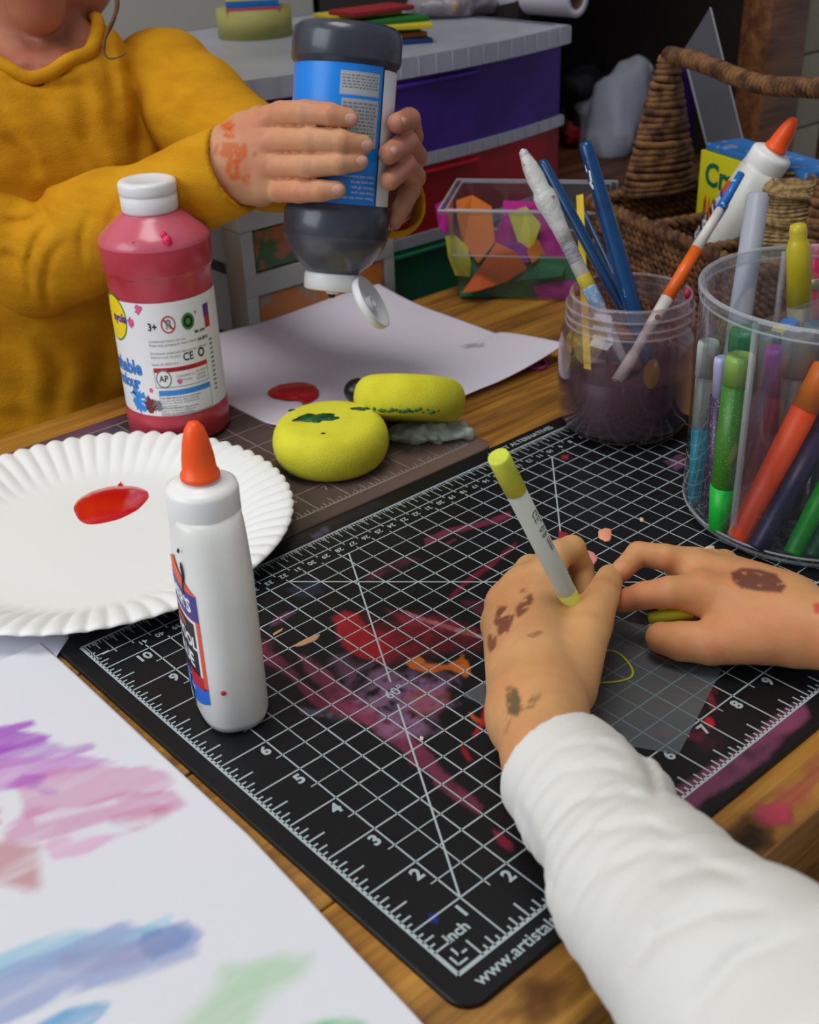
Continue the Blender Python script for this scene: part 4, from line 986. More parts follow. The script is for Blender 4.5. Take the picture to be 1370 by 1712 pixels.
# blobby glue coating on its upper end, blue and yellow paint lower down
mb = MB(); mb.lathe([(0,L-2.6),(.19,L-2.6),(.21,L-2.2),(.24,L-1.8),(.30,L-1.45),(.29,L-1.25),(.22,L-1.1),(.24,L-.8),(.20,L-.45),(.11,L-.1),(.05,L),(0,L+.02)], 24); mb.build('glue_coating', mat('glue_coating', (204,204,198), .35, sss=.3, sssr=(1,1,.9), bump=(5, .9), noise=(5, (168,120,104), .62, .7)), t)
mb = MB(); mb.lathe([(.185,2.55),(.2,2.6),(.2,3.15),(.185,3.2)], 20); o = mb.build('paint_mark', mat('mark_blue', (118,160,200), .5, noise=(6, (190,190,186), .5, .6)), t); o['label'] = 'pale blue paint'
mb = MB(); mb.lathe([(.185,3.2),(.197,3.25),(.197,3.5),(.185,3.55)], 20); o = mb.build('paint_mark', mat('mark_yellow', (196,180,50), .5), t); o['label'] = 'yellow paint'
mb = MB(); mb.lathe([(.182,3.8),(.189,3.9),(.189,4.8),(.185,4.9)], 20); o = mb.build('barcode_print', mat('mark_dark', (120,120,132), .5, noise=(14, (170,170,172), .45, .55, (.2,.2,3))), t)
brush('dark blue paintbrush just right of the clear handled one', (1040,512), (905,267), 31.4, 31.8, .15, M_BLUEH, 2.6, .8)
brush('thin blue paintbrush between the yellow stick and the thick blue brush', (1052,514), (965,330), 31.9, 33.2, .085, M_BLUEH, 2.5, .6)
t, lo, b = brush('thick bright blue paintbrush with a chipped white tip, tallest in the glass jar', (1058,512), (978,236), 31.0, 30.4, .225, M_BLUEH, 2.7, .66)
L = (b-lo).length; cdir = (t.rotation_quaternion.inverted() @ (Vector(CAM)-b)); ca = math.atan2(cdir.y, cdir.x)
mb = MB(); rs = random.Random(2)
for k in range(9): a = ca-.75+rs.uniform(-.3,.3)+0; z = L-.45-k*.09; rr = .158+.006*k; mb.ball((rr*math.cos(a+.0), rr*math.sin(a), z), .05, 0, 8, None, (.45,.7,1.5))
mb.build('chipped_paint', M_WHTP, t); mb = MB()
for k in range(4): a = ca-.5+.02*k; mb.ball((.20*math.cos(a), .20*math.sin(a), 3.0+.06*k), .035, 0, 8)
mb.build('chipped_paint', M_WHTP, t)
# yellow flat stick
a = Vector(D(978, 505, 31.6)); b = Vector(D(970, 326, 32.4)); d = (b-a).normalized(); lo = a-d*2.4; L = (b-lo).length
t = thing('craft_stick', 'flat yellow plastic stick standing between the paintbrushes in the jar', 'stick', lo, aim(lo, b, -.4))
mb = MB(); mb.box((0,0,L/2), (.20,.06,L), 0, None, .015); mb.build('stick_strip', mat('stick_yellow', (240,208,18), .45), t)
# orange and white brush leaning right
a = Vector(D(1108, 512, 30.6)); b = Vector(D(1240, 290, 30.9)); d = (b-a).normalized(); lo = a-d*2.75; L = (b-lo).length
t = thing('paintbrush', 'white and orange paintbrush with a blue tip leaning to the right in the jar', 'paintbrush', lo, aim(lo, b), 'paintbrushes standing in the glass jar')
def seg(nm, z0, z1, r0, r1, m, lab=None):
    mb = MB(); mb.lathe([(0,z0),(r0,z0),(r1,z1),(0,z1)], 20); o = mb.build(nm, m, t)
    if lab: o['label'] = lab
M_BW = mat('brush_white', (214,210,202), .35); M_BO = mat('brush_orange', (238,104,26), .35)
seg('bristles', 0, .5, .06, .16, M_BRIS); seg('ferrule', .45, 1.3, .17, .15, mat('ferrule_white', (200,190,176), .6, bump=(8,.8)))
seg('handle', 1.25, 3.0, .13, .17, M_BW); seg('handle_band', 3.0, L*.66, .17, .155, M_BO, 'orange middle of the handle'); seg('handle', L*.66, L-1.1, .155, .11, M_BW, 'white upper handle')
seg('handle_tip', L-1.1, L, .135, .10, mat('tip_blue', (30,110,190), .3, noise=(5, (196,214,226), .60, .64), bump=(8,.5)), 'blue painted tip')

# ================================================================== round clear caddy with dividers
CC = U(1352, 850, 0); CR = 2.92; CH = 5.42
cup = thing('desk_caddy', 'round clear plastic desk caddy with dividers, full of markers and glitter glue', 'caddy', (CC[0], CC[1], .012))
CLR = clear('caddy_clear', (246,248,250), .05, .010)
mb = MB()
def wavy(k): return CR
prof_o = [(0,.0),(CR-.35,.0),(CR-.12,.06),(CR-.02,.2),(CR,.4),(CR,CH-.25),(CR+.05,CH-.2),(CR+.06,CH-.02),(CR+.02,CH)]
prof_i = [(CR-.06,CH),(CR-.08,CH-.3),(CR-.1,.5),(CR-.16,.28),(CR-.4,.16),(0,.16)]
mb.lathe(prof_o+prof_i, 96, mis=[1]*3+[0]*2+[1]*5+[0]*30); mb.build('caddy_wall', [CLR, clear('caddy_rim_glint', (232,236,240), .05, .07)], cup)  # rim and base tinted paler in place of plastic highlights
M_RING2 = mat('rim_highlight', (222,224,228), .12, alpha=.26, spec=.9)  # pale loops painted as highlights round rim and base; seams share the colour
for z_, R_, r_ in ((CH-.01,CR+.02,.05),(CH-.26,CR+.0,.03),(.06,CR-.2,.05),(.3,CR-.02,.03)):
    mb = MB(); mb.tube([(R_*math.cos(2*PI*k/96), R_*math.sin(2*PI*k/96), z_) for k in range(97)], r_, 8, 0, False); mb.build('caddy_highlight', M_RING2, cup)
ccam = math.atan2(CAM[1]-CC[1], CAM[0]-CC[0])
sm = Vector(D(1232, 600, 26.0))
aseam = ccam-math.asin(min(.99, 115/ (CR*1985/27.2)*.97))
for a in (aseam, aseam+2*PI/3, aseam+4*PI/3):
    M = Matrix.Rotation(a, 4, 'Z'); mb = MB(); mb.box(((CR-.1)/2+.1,0,CH/2+.05), (CR-.25,.07,CH-.3), 0, M, .02); mb.build('divider', CLR, cup); mb = MB(); mb.tube([M @ Vector((CR-.05,0,.3)), M @ Vector((CR-.05,0,CH-.1))], .075, 10, 0); mb.build('seam', M_RING2, cup)
mb = MB(); mb.lathe([(.3,.2),(.34,.2),(.34,CH-.5),(.3,CH-.5)], 24); mb.build('centre_tube', CLR, cup)
# contents
def cb(px, py, z=.22): return Vector(U(px, py, z))
def up_from(bot, px, py, push=0.0): return Vector(near(px, py, bot, push))
def marker(name, label, bot, top, r, body, cap_m=None, capL=1.4, capr=1.06, tip_m=None, group=None, cat='marker', tipL=.9, low_m=None, lowL=0, dome=.0):
    L = (top-bot).length; t = thing(name, label, cat, bot, aim(bot, top), group)
    z0 = 0
    if low_m:
        mb = MB(); mb.lathe([(0,0),(r*.7,.0),(r*.8,.05),(r*1.02,lowL),(0,lowL)], 28); mb.build('lower_cap', low_m, t); z0 = lowL
    else: z0 = .0
    z1 = L-(capL if cap_m else 0)
    mb = MB(); mb.lathe([(0,z0),(r*.93,z0),(r,z0+.05),(r,z1),(0,z1)] if cap_m else [(0,z0),(r*.93,z0),(r,z0+.05),(r,z1-.08),(r*.85,z1),(0,z1+dome)], 28); mb.build('barrel', body, t)
    if cap_m:
        c = r*capr; mb = MB(); mb.lathe([(0,z1-.02),(c,z1-.02),(c*.99,L-.12),(c*.9,L-.03),(c*.6,L+dome),(c*.45,L+dome-.03),(0,L+dome-.04)], 28); mb.build('cap', cap_m, t)
    return t
def pmat(n, c, **k): return mat(n, c, k.pop('rough', .35), **k)
GLP = pmat('glitter_purple', (56,34,66), noise=(22, (150,140,170), .60, .66)); GLG = pmat('glitter_green', (56,116,34), noise=(30, (130,190,80), .62, .68))
G = 'pens, markers and glitter glues in the clear caddy'
b0 = cb(1163, 836, .3); marker('marker_pen', 'clear marker with cyan lower end at the far left of the clear caddy', b0, up_from(b0, 1186, 568, -.002), .22, pmat('tube_frost', (168,174,166), trans=.2), pmat('cap_frost', (196,206,196), trans=.2), .8, 1.1, low_m=pmat('cyan_end', (24,150,170)), lowL=1.9, group=G)
b0 = cb(1192, 872, .3); marker('glitter_glue', 'purple glitter glue tube with pale lilac cap beside the green glitter one', b0, up_from(b0, 1207, 596, -.004), .2, GLP, pmat('cap_lilac', (176,176,214)), .9, .8, group=G, cat='glitter glue')
b0 = cb(1203, 884, .25); marker('glitter_glue', 'green glitter glue tube with bright green tip and clear cap in the clear caddy', b0, up_from(b0, 1240, 592, -.006), .31, GLG, pmat('cap_green_clear', (150,190,90), trans=.25), .62, 1.04, low_m=pmat('green_bright', (10,176,50)), lowL=1.12, group=G, cat='glitter glue')
b0 = cb(1235, 800, .3); marker('marker_pen', 'fat green capped marker behind the green glitter glue', b0, up_from(b0, 1249, 548, 0), .37, pmat('marker_dark', (30,40,70)), pmat('cap_green', (20,120,70)), 1.5, 1.06, group=G)
b0 = cb(1278, 830, .3); marker('marker_pen', 'dark marker with sea green see-through cap in the middle of the clear caddy', b0, up_from(b0, 1289, 557, .0), .22, pmat('marker_navy', (30,36,64)), pmat('cap_teal', (110,150,146), trans=.25), 1.2, 1.1, group=G)
b0 = cb(1293, 850, .3); marker('highlighter_pen', 'purple capped highlighter in the middle of the clear caddy', b0, up_from(b0, 1299, 580, -.004), .24, pmat('barrel_plum', (66,36,52)), pmat('cap_purple', (138,56,156)), 1.9, 1.1, group=G, cat='highlighter')
b0 = cb(1310, 800, .3); marker('marker_pen', 'marker with round yellow cap end beside the blue one', b0, up_from(b0, 1303, 552, .0), .2, pmat('barrel_grey', (120,116,110)), pmat('cap_yellow', (214,204,70)), .6, 1.1, group=G, dome=.08)
b0 = cb(1330, 790, .3); marker('marker_pen', 'marker with bright blue cap end, topmost of the capped pens', b0, up_from(b0, 1319, 538, .002), .22, pmat('barrel_grey2', (110,96,100)), pmat('cap_blue', (22,120,206)), .5, 1.1, group=G, dome=.05)
b0 = cb(1322, 860, .3); marker('marker_pen', 'clear tube with milky grey cap right of the purple highlighter', b0, up_from(b0, 1336, 556, -.002), .33, pmat('tube_brownish', (104,92,88), trans=.15), pmat('cap_milky', (150,150,146), trans=.2), .9, 1.05, group=G)
b0 = cb(1365, 800, .3); marker('marker_pen', 'grey-green marker at the right edge behind the orange one', b0, up_from(b0, 1366, 540, .0), .3, pmat('barrel_slate', (70,92,92)), pmat('cap_slate', (84,116,112)), 1.5, 1.05, group=G)
b0 = cb(1236, 900, .24); t5 = D(1384, 610, depth(b0)-1.3)
marker('marker_pen', 'bright orange marker leaning to the right at the front of the clear caddy', b0, Vector(t5), .29, pmat('marker_orange', (244,72,4), rough=.45), pmat('cap_orange', (240,120,24)), 1.0, 1.04, group=G)
b0 = cb(1300, 775, .6); marker('marker_pen', 'thin dark blue pen leaning behind the orange marker', cb(1268, 860, .3), Vector(D(1384, 575, depth(CC)-1.0)), .13, pmat('pen_blue', (14,24,130)), None, group=G)
marker('marker_pen', 'dark indigo marker just below the orange one in the clear caddy', cb(1268, 918, .24), Vector(D(1420, 640, depth(CC)-2.6)), .24, pmat('marker_indigo', (34,30,66), rough=.4), pmat('cap_indigo', (30,28,80)), 1.2, 1.05, group=G)
marker('marker_pen', 'bright green marker leaning at the lower right of the clear caddy', cb(1326, 928, .24), Vector(D(1440, 700, depth(CC)-2.3)), .22, pmat('marker_green', (6,142,34), rough=.4), pmat('cap_green2', (10,150,40)), 1.2, 1.05, group=G)
marker('marker_pen', 'dark green marker beside the bright green one at the right edge', cb(1358, 934, .24), Vector(D(1470, 720, depth(CC)-2.0)), .22, pmat('marker_dkgreen', (10,70,44), rough=.4), pmat('cap_dkgreen', (12,80,50)), 1.2, 1.05, group=G)
b0 = cb(1300, 880, .3); marker('marker_pen', 'black marker in the shadow behind the orange one', cb(1290, 890, .3), Vector(D(1330, 700, depth(CC)-.8)), .25, pmat('marker_black', (20,18,24), rough=.4), None, group=G)
# milky hot glue stick that stands up out of the caddy
b0 = cb(1205, 740, 1.0); b0 = Vector(D(1222, 640, depth(CC)+.3)); top = Vector(D(1268, 325, depth(CC)+.3)); 
dd = (top-b0).normalized(); b0 = b0-dd*((b0.z-.3)/dd.z)
marker('glue_stick', 'milky grey hot glue stick standing up out of the clear caddy', b0, top, .27, mat('glue_stick_milky', (172,174,184), .4, sss=.3, sssr=(1,1,1), alpha=.93, bump=(2,.3)), None, group=None, cat='glue stick')
b0 = cb(1340, 780, .3); tp = up_from(b0, 1335, 372, 0)
tt = thing('glitter_glue', 'yellow tube with a rounded knob top at the right of the clear caddy', 'glitter glue', b0, aim(b0, tp)); L = (tp-b0).length
mb = MB(); mb.lathe([(0,L-1.9),(.28,L-1.9),(.27,L-.6),(.22,L-.42),(.19,L-.36),(.20,L-.2),(.17,L-.05),(0,L)], 28); mb.build('cap', pmat('knob_yellow', (196,176,36), rough=.3), tt)
mb = MB(); mb.lathe([(0,0),(.27,0),(.27,L-1.9),(0,L-1.9)], 28); mb.build('barrel', pmat('tube_tan', (150,138,104), trans=.2), tt)
b0 = cb(1372, 760, .3); tp = Vector(D(1366, 408, depth(b0)-1.6))
tt = thing('paintbrush', 'hot pink handled brush with a metal band at the right edge', 'paintbrush', b0, aim(b0, tp)); L = (tp-b0).length
mb = MB(); mb.lathe([(0,L-2.2),(.12,L-2.2),(.26,L-1.4),(.28,L-.7),(.24,L-.2),(.1,L),(0,L)], 24); mb.build('handle', pmat('hot_pink', (214,22,84), rough=.3), tt)
mb = MB(); mb.lathe([(.29,L-1.05),(.305,L-1.03),(.305,L-.8),(.29,L-.78)], 24); mb.build('ferrule', M_FER, tt)
mb = MB(); mb.lathe([(0,0),(.12,0),(.12,L-2.2),(0,L-2.2)], 24); mb.build('shaft', pmat('pink_shaft', (150,30,60)), tt)

# ================================================================== woven basket with a tall handle
BL = Vector((-.31,-.95,0)).normalized(); BS = Vector((.95,-.31,0)).normalized()
RZ = 3.45
bc = Vector(U(986, 336, RZ)); bc.z = 0
BLEN, BWID = 8.7, 5.2
bk = thing('wicker_basket', 'brown woven seagrass basket caddy with tall wrapped handle, behind the jar', 'basket', bc+BL*BLEN/2+BS*BWID/2)
bo = tuple(bk.location)
M_WICK = mat('seagrass', (128,88,50), .8, noise=(2.2, (70,42,22), .40, .62), bump=(9, .9))
def rope(mb, p0, p1, r, tw=2.2, n=None, j=0.0, seed=0):
    """two twisted strands"""
    p0 = Vector(p0); p1 = Vector(p1); L = (p1-p0).length; n = n or max(8, int(L*9)); d = (p1-p0).normalized()
    nx = d.cross(Vector((0,0,1)) if abs(d.z) < .9 else Vector((1,0,0))).normalized(); ny = d.cross(nx); rs = random.Random(seed)
    ph0 = rs.uniform(0, 6)
    for s_ in (0, PI):
        pts = [p0+d*L*k/n+nx*math.cos(ph0+s_+2*PI*tw*L*k/n)*r*.62+ny*math.sin(ph0+s_+2*PI*tw*L*k/n)*r*.62 for k in range(n+1)]
        mb.tube(pts, r*.66, 6, 0)
def wall(p0, p1, z0, z1, r=.14, seed=0, top=True):
    mb = MB(); k = 0; z = z0+r
    while z < z1-.1:
        a = Vector((p0.x, p0.y, z)); b = Vector((p1.x, p1.y, z)); rope(mb, a, b, r, 1.7, None, 0, seed+k); z += r*1.55; k += 1
    if top: rope(mb, Vector((p0.x, p0.y, z1)), Vector((p1.x, p1.y, z1)), r*1.35, 1.5, None, 0, seed+99)
    return mb
c00 = bc; c10 = bc+BL*BLEN; c01 = bc+BS*BWID; c11 = c10+BS*BWID
bk_bot = TB+.02
for i, (p0, p1) in enumerate(((c00,c10),(c00,c01),(c01,c11),(c10,c11))):
    wall(p0, p1, bk_bot, RZ, .14, i*50).build('basket_wall', M_WICK, bk, bo)
for i, f in enumerate((.33,.66)): wall(c00+BL*BLEN*f, c00+BL*BLEN*f+BS*2.7, bk_bot+.3, RZ-.25, .13, 300+i*50).build('basket_divider', M_WICK, bk, bo)
mb = MB(); cen_ = (c00+c11)/2; M = Matrix.Translation((cen_.x, cen_.y, bk_bot+.1)) @ Matrix.Rotation(math.atan2(BL.y, BL.x), 4, 'Z'); mb.box((0,0,0), (BLEN,BWID,.2), 0, M, .05); mb.build('basket_floor', M_WICK, bk, bo)
# tapering handle uprights wound with rope, and the wrapped bar between them
hb = bc+BS*2.75
ht = Vector(near(1130, 98, hb)); HT = ht.z; print('basket handle height', HT)
def upright(base, topz, seed, apex):
    mb = MB(); n = int((topz-RZ)/.2); rs = random.Random(seed)
    for k in range(n+1):
        f = k/n; w = 1.12*(1-f)**.95+.26; z = RZ+(topz-RZ)*f; dth = .36*(1-f)+.2
        c = base*(1-f)+apex*f
        pts = []
        for q in range(17):
            a = 2*PI*q/16; jx = rs.uniform(-.03,.03)
            pts.append(Vector((c.x, c.y, z))+BS*(w+jx)*math.cos(a)+BL*(dth+jx)*math.sin(a)+Vector((0,0,.05*math.sin(a+k*1.3)+rs.uniform(-.02,.02))))
        mb.tube(pts, .125+rs.uniform(-.015,.02), 6, 0, False)
    return mb
upright(hb, HT, 1, hb).build('handle_upright', M_WICK, bk, bo)
hb2 = hb+BL*BLEN
upright(hb2, HT, 2, hb2).build('handle_upright', M_WICK, bk, bo)
mb = MB(); n = 150; pts = []
A = Vector((hb.x, hb.y, HT)); B = Vector((hb2.x, hb2.y, HT)); d = (B-A).normalized(); nx = d.cross(Vector((0,0,1))).normalized()
n = 46
for k in range(n*10+1):
    f = k/(n*10); a = 2*PI*k/10; sag = .16*math.sin(PI*f); c = A.lerp(B, f)+Vector((0,0,.1-sag+.08*math.sin(f*9)))
    pts.append(c+nx*.2*math.cos(a)+Vector((0,0,.2*math.sin(a))))
mb.tube(pts, .10, 6, 0); mb.tube([A.lerp(B, k/20)+Vector((0,0,.1-.16*math.sin(PI*k/20)+.08*math.sin(k/20*9))) for k in range(21)], .2, 10, 0)
mb.build('handle_bar', M_WICK, bk, bo)

# things in the basket
# crayon box
y0 = Vector(near(1166, 330, bc+BS*3.5+BL*1.6)); cb0 = Vector((y0.x, y0.y, 0))
cbx = cb0; CW, CD, CHh = 5.0, 1.4, 0
topc = Vector(near(1167, 250, cbx)); botz = 1.9; CHh = topc.z-botz; print('crayon box', topc, CHh)
t = thing('crayon_box', 'yellow and green crayon box with blue flap standing in the basket', 'crayon box', (cbx.x, cbx.y, botz), Quaternion((0,0,1), math.atan2(BL.y, BL.x)))
M_CY = mat('box_yellow', (214,206,30), .45); M_CB = mat('box_blue', (44,120,196), .45, noise=(2.5, (150,150,200), .56, .62)); M_CG = mat('box_green', (0,104,74), .5)
mb = MB(); mb.box((CW/2,CD/2,CHh/2), (CW,CD,CHh), 0, None, .03); mb.build('carton', M_CY, t)
mb = MB(); mb.box((CW/2+.05,CD/2+.1,CHh+.12), (CW-.15,CD+.05,.22), 0, None, .05); mb.build('lid_flap', M_CB, t)
mb = MB(); put_text(mb, 'Crayola', 1.02, lambda x, y: (.32+x, -.012, CHh-.72+y), 0, .03, 'LEFT')
for k in range(9):
    x = .45+k*.22; M = Matrix.Translation((x, -.015, CHh-2.1)) @ Matrix.Rotation(.0, 4, 'Y'); mb.add([(x-.07,-.014,CHh-2.5),(x+.07,-.014,CHh-2.5),(x+.07,-.014,CHh-1.6),(x,-.014,CHh-1.35),(x-.07,-.014,CHh-1.6)], [(0,1,2,3,4)], 1+k % 3, None, False)
mb.build('box_print', [M_CG, mat('crayon_red', (180,60,40), .5), mat('crayon_orange', (214,120,30), .5), mat('crayon_brown', (110,60,40), .5)], t)
# second glue bottle leans in the basket
tipw = Vector(D(1328, 200, 34.2)); bw = Vector(D(1186, 425, 37.1)); dd = (tipw-bw).normalized(); L = 5.73; base = tipw-dd*L
q = aim(base, tipw)
lz = q.inverted() @ (Vector(CAM)-base); ang = math.atan2(lz.y, lz.x)
q = q @ Quaternion((0,0,1), ang+PI/2-1.3)
glue_bottle('white glue bottle with orange nozzle leaning in the wicker basket', base, q, False)
# clear ruler
r0 = Vector(D(1228, 300, 41.5)); r1 = Vector(D(1166, 50, 40.2)); L = (r1-r0).length
qr = aim(r0, r1); lz = qr.inverted() @ (Vector(CAM)-r0); qr = qr @ Quaternion((0,0,1), math.atan2(lz.y, lz.x)+PI/2+.3)
t = thing('clear_ruler', 'clear plastic ruler standing slanted behind the basket handle', 'ruler', r0, qr)
mb = MB(); W2 = .62; mb.add([(-W2,0,-2),(W2,0,-2),(W2,0,L+.55),(-W2,0,L-.5)]+[(-W2,.07,-2),(W2,.07,-2),(W2,.07,L+.55),(-W2,.07,L-.5)], [(0,1,2,3),(7,6,5,4),(0,4,5,1),(1,5,6,2),(2,6,7,3),(3,7,4,0)], 0, None, False)
mb.build('ruler_strip', clear('ruler_clear', (196,196,202), .2, .12), t)
mb = MB(); mb.box((-W2,.035,L/2-1.2), (.05,.09,L+1.5), 0); mb.box((W2,.035,L/2-.7), (.05,.09,L+2.5), 0); mb.build('ruler_edge', mat('ruler_edge', (150,150,156), .4), t)
# twine cone
tc = Vector(near(1318, 390, bc+BL*6.1+BS*2.6)); tcz = 2.0
t = thing('twine_ball', 'tan ball of jute twine at the right end of the basket', 'twine', (tc.x, tc.y, tcz))
hh = Vector(near(1300, 300, tc)).z-tcz
M_TW = mat('jute', (166,138,92), .85, noise=(6, (120,94,56), .45, .6), bump=(14,.8))
mb = MB(); pts = []; nn = 44*24
for k in range(nn+1):
    f = k/nn; a = 2*PI*k/24; z = hh*f; r_ = 1.3-.6*f+.08*math.sin(f*30); pts.append((r_*math.cos(a), r_*math.sin(a), z+.1*math.sin(a+f*20)))
mb.tube(pts, .058, 5, 0); mb.lathe([(0,0),(1.25,0),(.66,hh-.05),(.3,hh-.05),(.28,hh-.5),(0,hh-.5)], 24); mb.build('wound_twine', M_TW, t)
# blue ring handle of scissors and a crumpled white bit seen inside the near compartment
c = Vector(D(1032, 384, 41.0)); t = thing('scissors', 'bright blue scissor handle loop peeking over the basket rim', 'scissors', c)
mb = MB(); mb.tube([Vector(R.T@np.array([.62*math.cos(2*PI*k/28), .50*math.sin(2*PI*k/28), 0])) for k in range(29)], .085, 8, 0, False); mb.build('handle_loop', mat('scissor_blue', (10,150,214), .3), t)
mb = MB(); a = Vector(D(1392, 318, 36.0)); b = Vector(D(1288, 470, 34.6)); d = (b-a).normalized()
t = thing('pencil', 'yellow pencil slanting down behind the yellow knob tube at the right edge', 'pencil', b, aim(b, a)); L = (a-b).length
mb = MB(); mb.lathe([(0,0),(.05,.1),(.14,.5),(.14,L-.3),(.0,L-.3)], 6); mb.build('barrel', mat('pencil_yellow', (228,196,20), .4), t)
mb = MB(); mb.lathe([(0,L-.3),(.14,L-.3),(.14,L),(0,L)], 12); mb.build('eraser', mat('eraser_pink', (200,120,110), .7), t)

# ================================================================== clear tub of craft foam
tb0 = Vector(U(770, 500, TB)); Dx = Vector((.61,-.79,0)).normalized(); Dy = Vector((.79,.61,0)).normalized()
tub = thing('clear_tub', 'clear plastic tub full of bright craft foam pieces behind the white paper', 'tub', tb0+Dx*2.6+Dy*1.6)
to_ = tuple(tub.location)
TL, TW, TH = 4.6, 3.0, 3.3
TCL = clear('tub_clear', (240,244,246), .08, .02)
def tp_(x, y, z, fl): return tb0+Dx*(x+(-1 if x < TL/2 else 1)*fl)+Dy*(y+(-1 if y < TW/2 else 1)*fl)+Vector((0,0,z))
mb = MB()
def ringv(z, fl, ins=0): return [tp_(ins, ins, z, fl), tp_(TL-ins, ins, z, fl), tp_(TL-ins, TW-ins, z, fl), tp_(ins, TW-ins, z, fl)]
rings = [ringv(.02,-.2), ringv(.15,0), ringv(TH*.48,.18), ringv(TH*.5,.24), ringv(TH,.42), ringv(TH+.02,.62), ringv(TH-.14,.63), ringv(TH-.14,.60), ringv(TH-.04,.58), ringv(TH-.04,.36), ringv(TH*.5,.18), ringv(.25,-.1), ringv(.12,-.25)]
vs = [p for r_ in rings for p in r_]; fs = [(i*4+k, i*4+(k+1) % 4, i*4+4+(k+1) % 4, i*4+4+k) for i in range(len(rings)-1) for k in range(4)]
fs += [(3,2,1,0), tuple((len(rings)-1)*4+k for k in range(4))]
mb.add(vs, fs, 0, None, False); mb.build('tub_wall', TCL, tub, to_)
mb = MB()
for z_, fl_, r_ in ((TH, .62, .045), (TH-.02, .40, .03), (TH*.5, .22, .03)):
    L_ = ringv(z_, fl_); mb.tube(L_+[L_[0]], r_, 8, 0, False)
mb.build('tub_highlight', mat('rim_pale', (214,216,220), .2, alpha=.55, spec=.8), tub, to_)  # whitish loops added along the tub's edges as painted highlights
cols = dict(orange=(222,118,32), magenta=(186,22,140), yellow=(204,196,60), green=(14,116,76), red=(180,24,30), purple=(140,50,150), dkorange=(206,96,44), dark=(30,40,30))
def foam(cn, pts, dd, lab, th=.1):
    m = mat('foam_'+cn, cols[cn], .8, bump=(5,.15)); c = Vector(D(*np.mean(pts, 0), dd))
    P = [Vector(D(x, y, dd+(i % 3)*.12)) for i, (x, y) in enumerate(pts)]
    n = len(P); back = [p+Vector(ray(685,856))*th for p in P]
    mb = MB(); mb.add(P+back, [tuple(range(n)), tuple(range(n, 2*n))[::-1]]+[(n+k, n+(k+1) % n, (k+1) % n, k) for k in range(n)], 0, None, False)
    o = mb.build('foam_piece', m, None, c); o.location = c; tag(o, lab, 'foam piece', 'craft foam pieces in the clear tub')
d0 = depth(tb0+Dx*2+Dy*.35+Vector((0,0,1.5)))
foam('green', [(770,495),(768,440),(840,430),(905,425),(985,440),(985,500)], d0+.55, 'dark green foam sheet along the bottom of the tub')
foam('dkorange', [(772,490),(815,430),(830,405),(862,420),(882,448),(850,470),(800,486)], d0+.1, 'burnt orange foam triangle at the bottom front of the tub')
foam('orange', [(763,335),(790,326),(822,345),(828,405),(800,440),(776,410),(766,370)], d0+.35, 'tall bright orange foam strip at the left of the tub')
foam('magenta', [(822,405),(840,360),(842,335),(905,338),(930,372),(950,425),(925,442),(880,430),(850,408)], d0+1.0, 'large magenta foam sheet in the middle of the tub')
foam('magenta', [(728,342),(752,330),(758,372),(745,392),(734,380)], d0+.1, 'small magenta foam piece in the left corner of the tub')
foam('yellow', [(745,395),(760,392),(782,412),(788,440),(786,462),(762,460),(750,430)], d0+.15, 'pale yellow foam strip at the tub lower left corner')
foam('yellow', [(850,355),(880,345),(905,375),(890,420),(868,410)], d0+.6, 'yellow foam leaf against the magenta sheet')
foam('red', [(757,360),(775,350),(784,400),(768,398)], d0+.6, 'dark red foam sliver beside the orange strip')
foam('purple', [(836,408),(870,405),(905,430),(880,440),(850,428)], d0+.45, 'purple foam strip below the magenta sheet')
foam('green', [(860,470),(905,440),(945,445),(940,462),(900,466)], d0+.2, 'green foam wedge pointing left in the tub')
foam('orange', [(880,420),(900,400),(912,425),(890,440)], d0+.4, 'small orange foam scrap under the yellow leaf')
foam('dark', [(758,352),(766,350),(772,375),(760,372)], d0+.3, 'small dark foam scrap by the orange strip')
foam('magenta', [(892,480),(930,470),(985,470),(985,500),(900,500)], d0+.4, 'magenta foam scrap at the tub bottom right')
# ================================================================== storage towers behind the table
def frost(name, col, a=.9, n=None): return mat(name, col, .3, coat=.2, alpha=a, noise=n)
M_FR = mat('frosted_frame', (176,178,190), .35, alpha=.86, noise=(.25, (160,164,176), .4, .7), coat=.2)
TV = 25.3
ZL = float(VP(948, 40, TV)[2]); UR = float(VP(938, 65, TV)[0]); UL = 14.3
print('tower', UR, ZL)
tw = thing('drawer_tower', 'wide frosted plastic drawer tower with purple and red drawers behind the table', 'drawer unit', ((UL+UR)/2, TV+6, FZ)); two = tuple(tw.location)
TDp = 12.0; Wd = UR-UL
def arcq(u): f = (u-UL)/Wd*2-1; return -.9*(1-f*f)+.0        # the fronts bulge towards the room
def bow_slab(u0, u1, z0, z1, dv0, depth_, mi=0, mb=None, n=24, ribs=0):
    mb = mb or MB(); vs = []; fs = []
    for i in range(n+1):
        u = u0+(u1-u0)*i/n; v = TV+arcq(u)+dv0; vs += [(u, v, z0), (u, v, z1), (u, TV+depth_, z0), (u, TV+depth_, z1)]
    for i in range(n):
        a = 4*i; fs += [(a, a+4, a+5, a+1), (a+2, a+3, a+7, a+6), (a+1, a+5, a+7, a+3), (a, a+2, a+6, a+4)]
    fs += [(0,1,3,2), (4*n, 4*n+2, 4*n+3, 4*n+1)]
    mb.add(vs, fs, mi, None, False)
    if ribs:
        for k in range(ribs+1):
            u = u0+(u1-u0)*k/ribs; mb.box((u, TV+arcq(u)+dv0-.03, (z0+z1)/2), (.05, .08, z1-z0-.06), mi)
    return mb
def zat(px, py): return float(VP(px, py, TV-.6)[2])
z1 = ZL
LR = .68
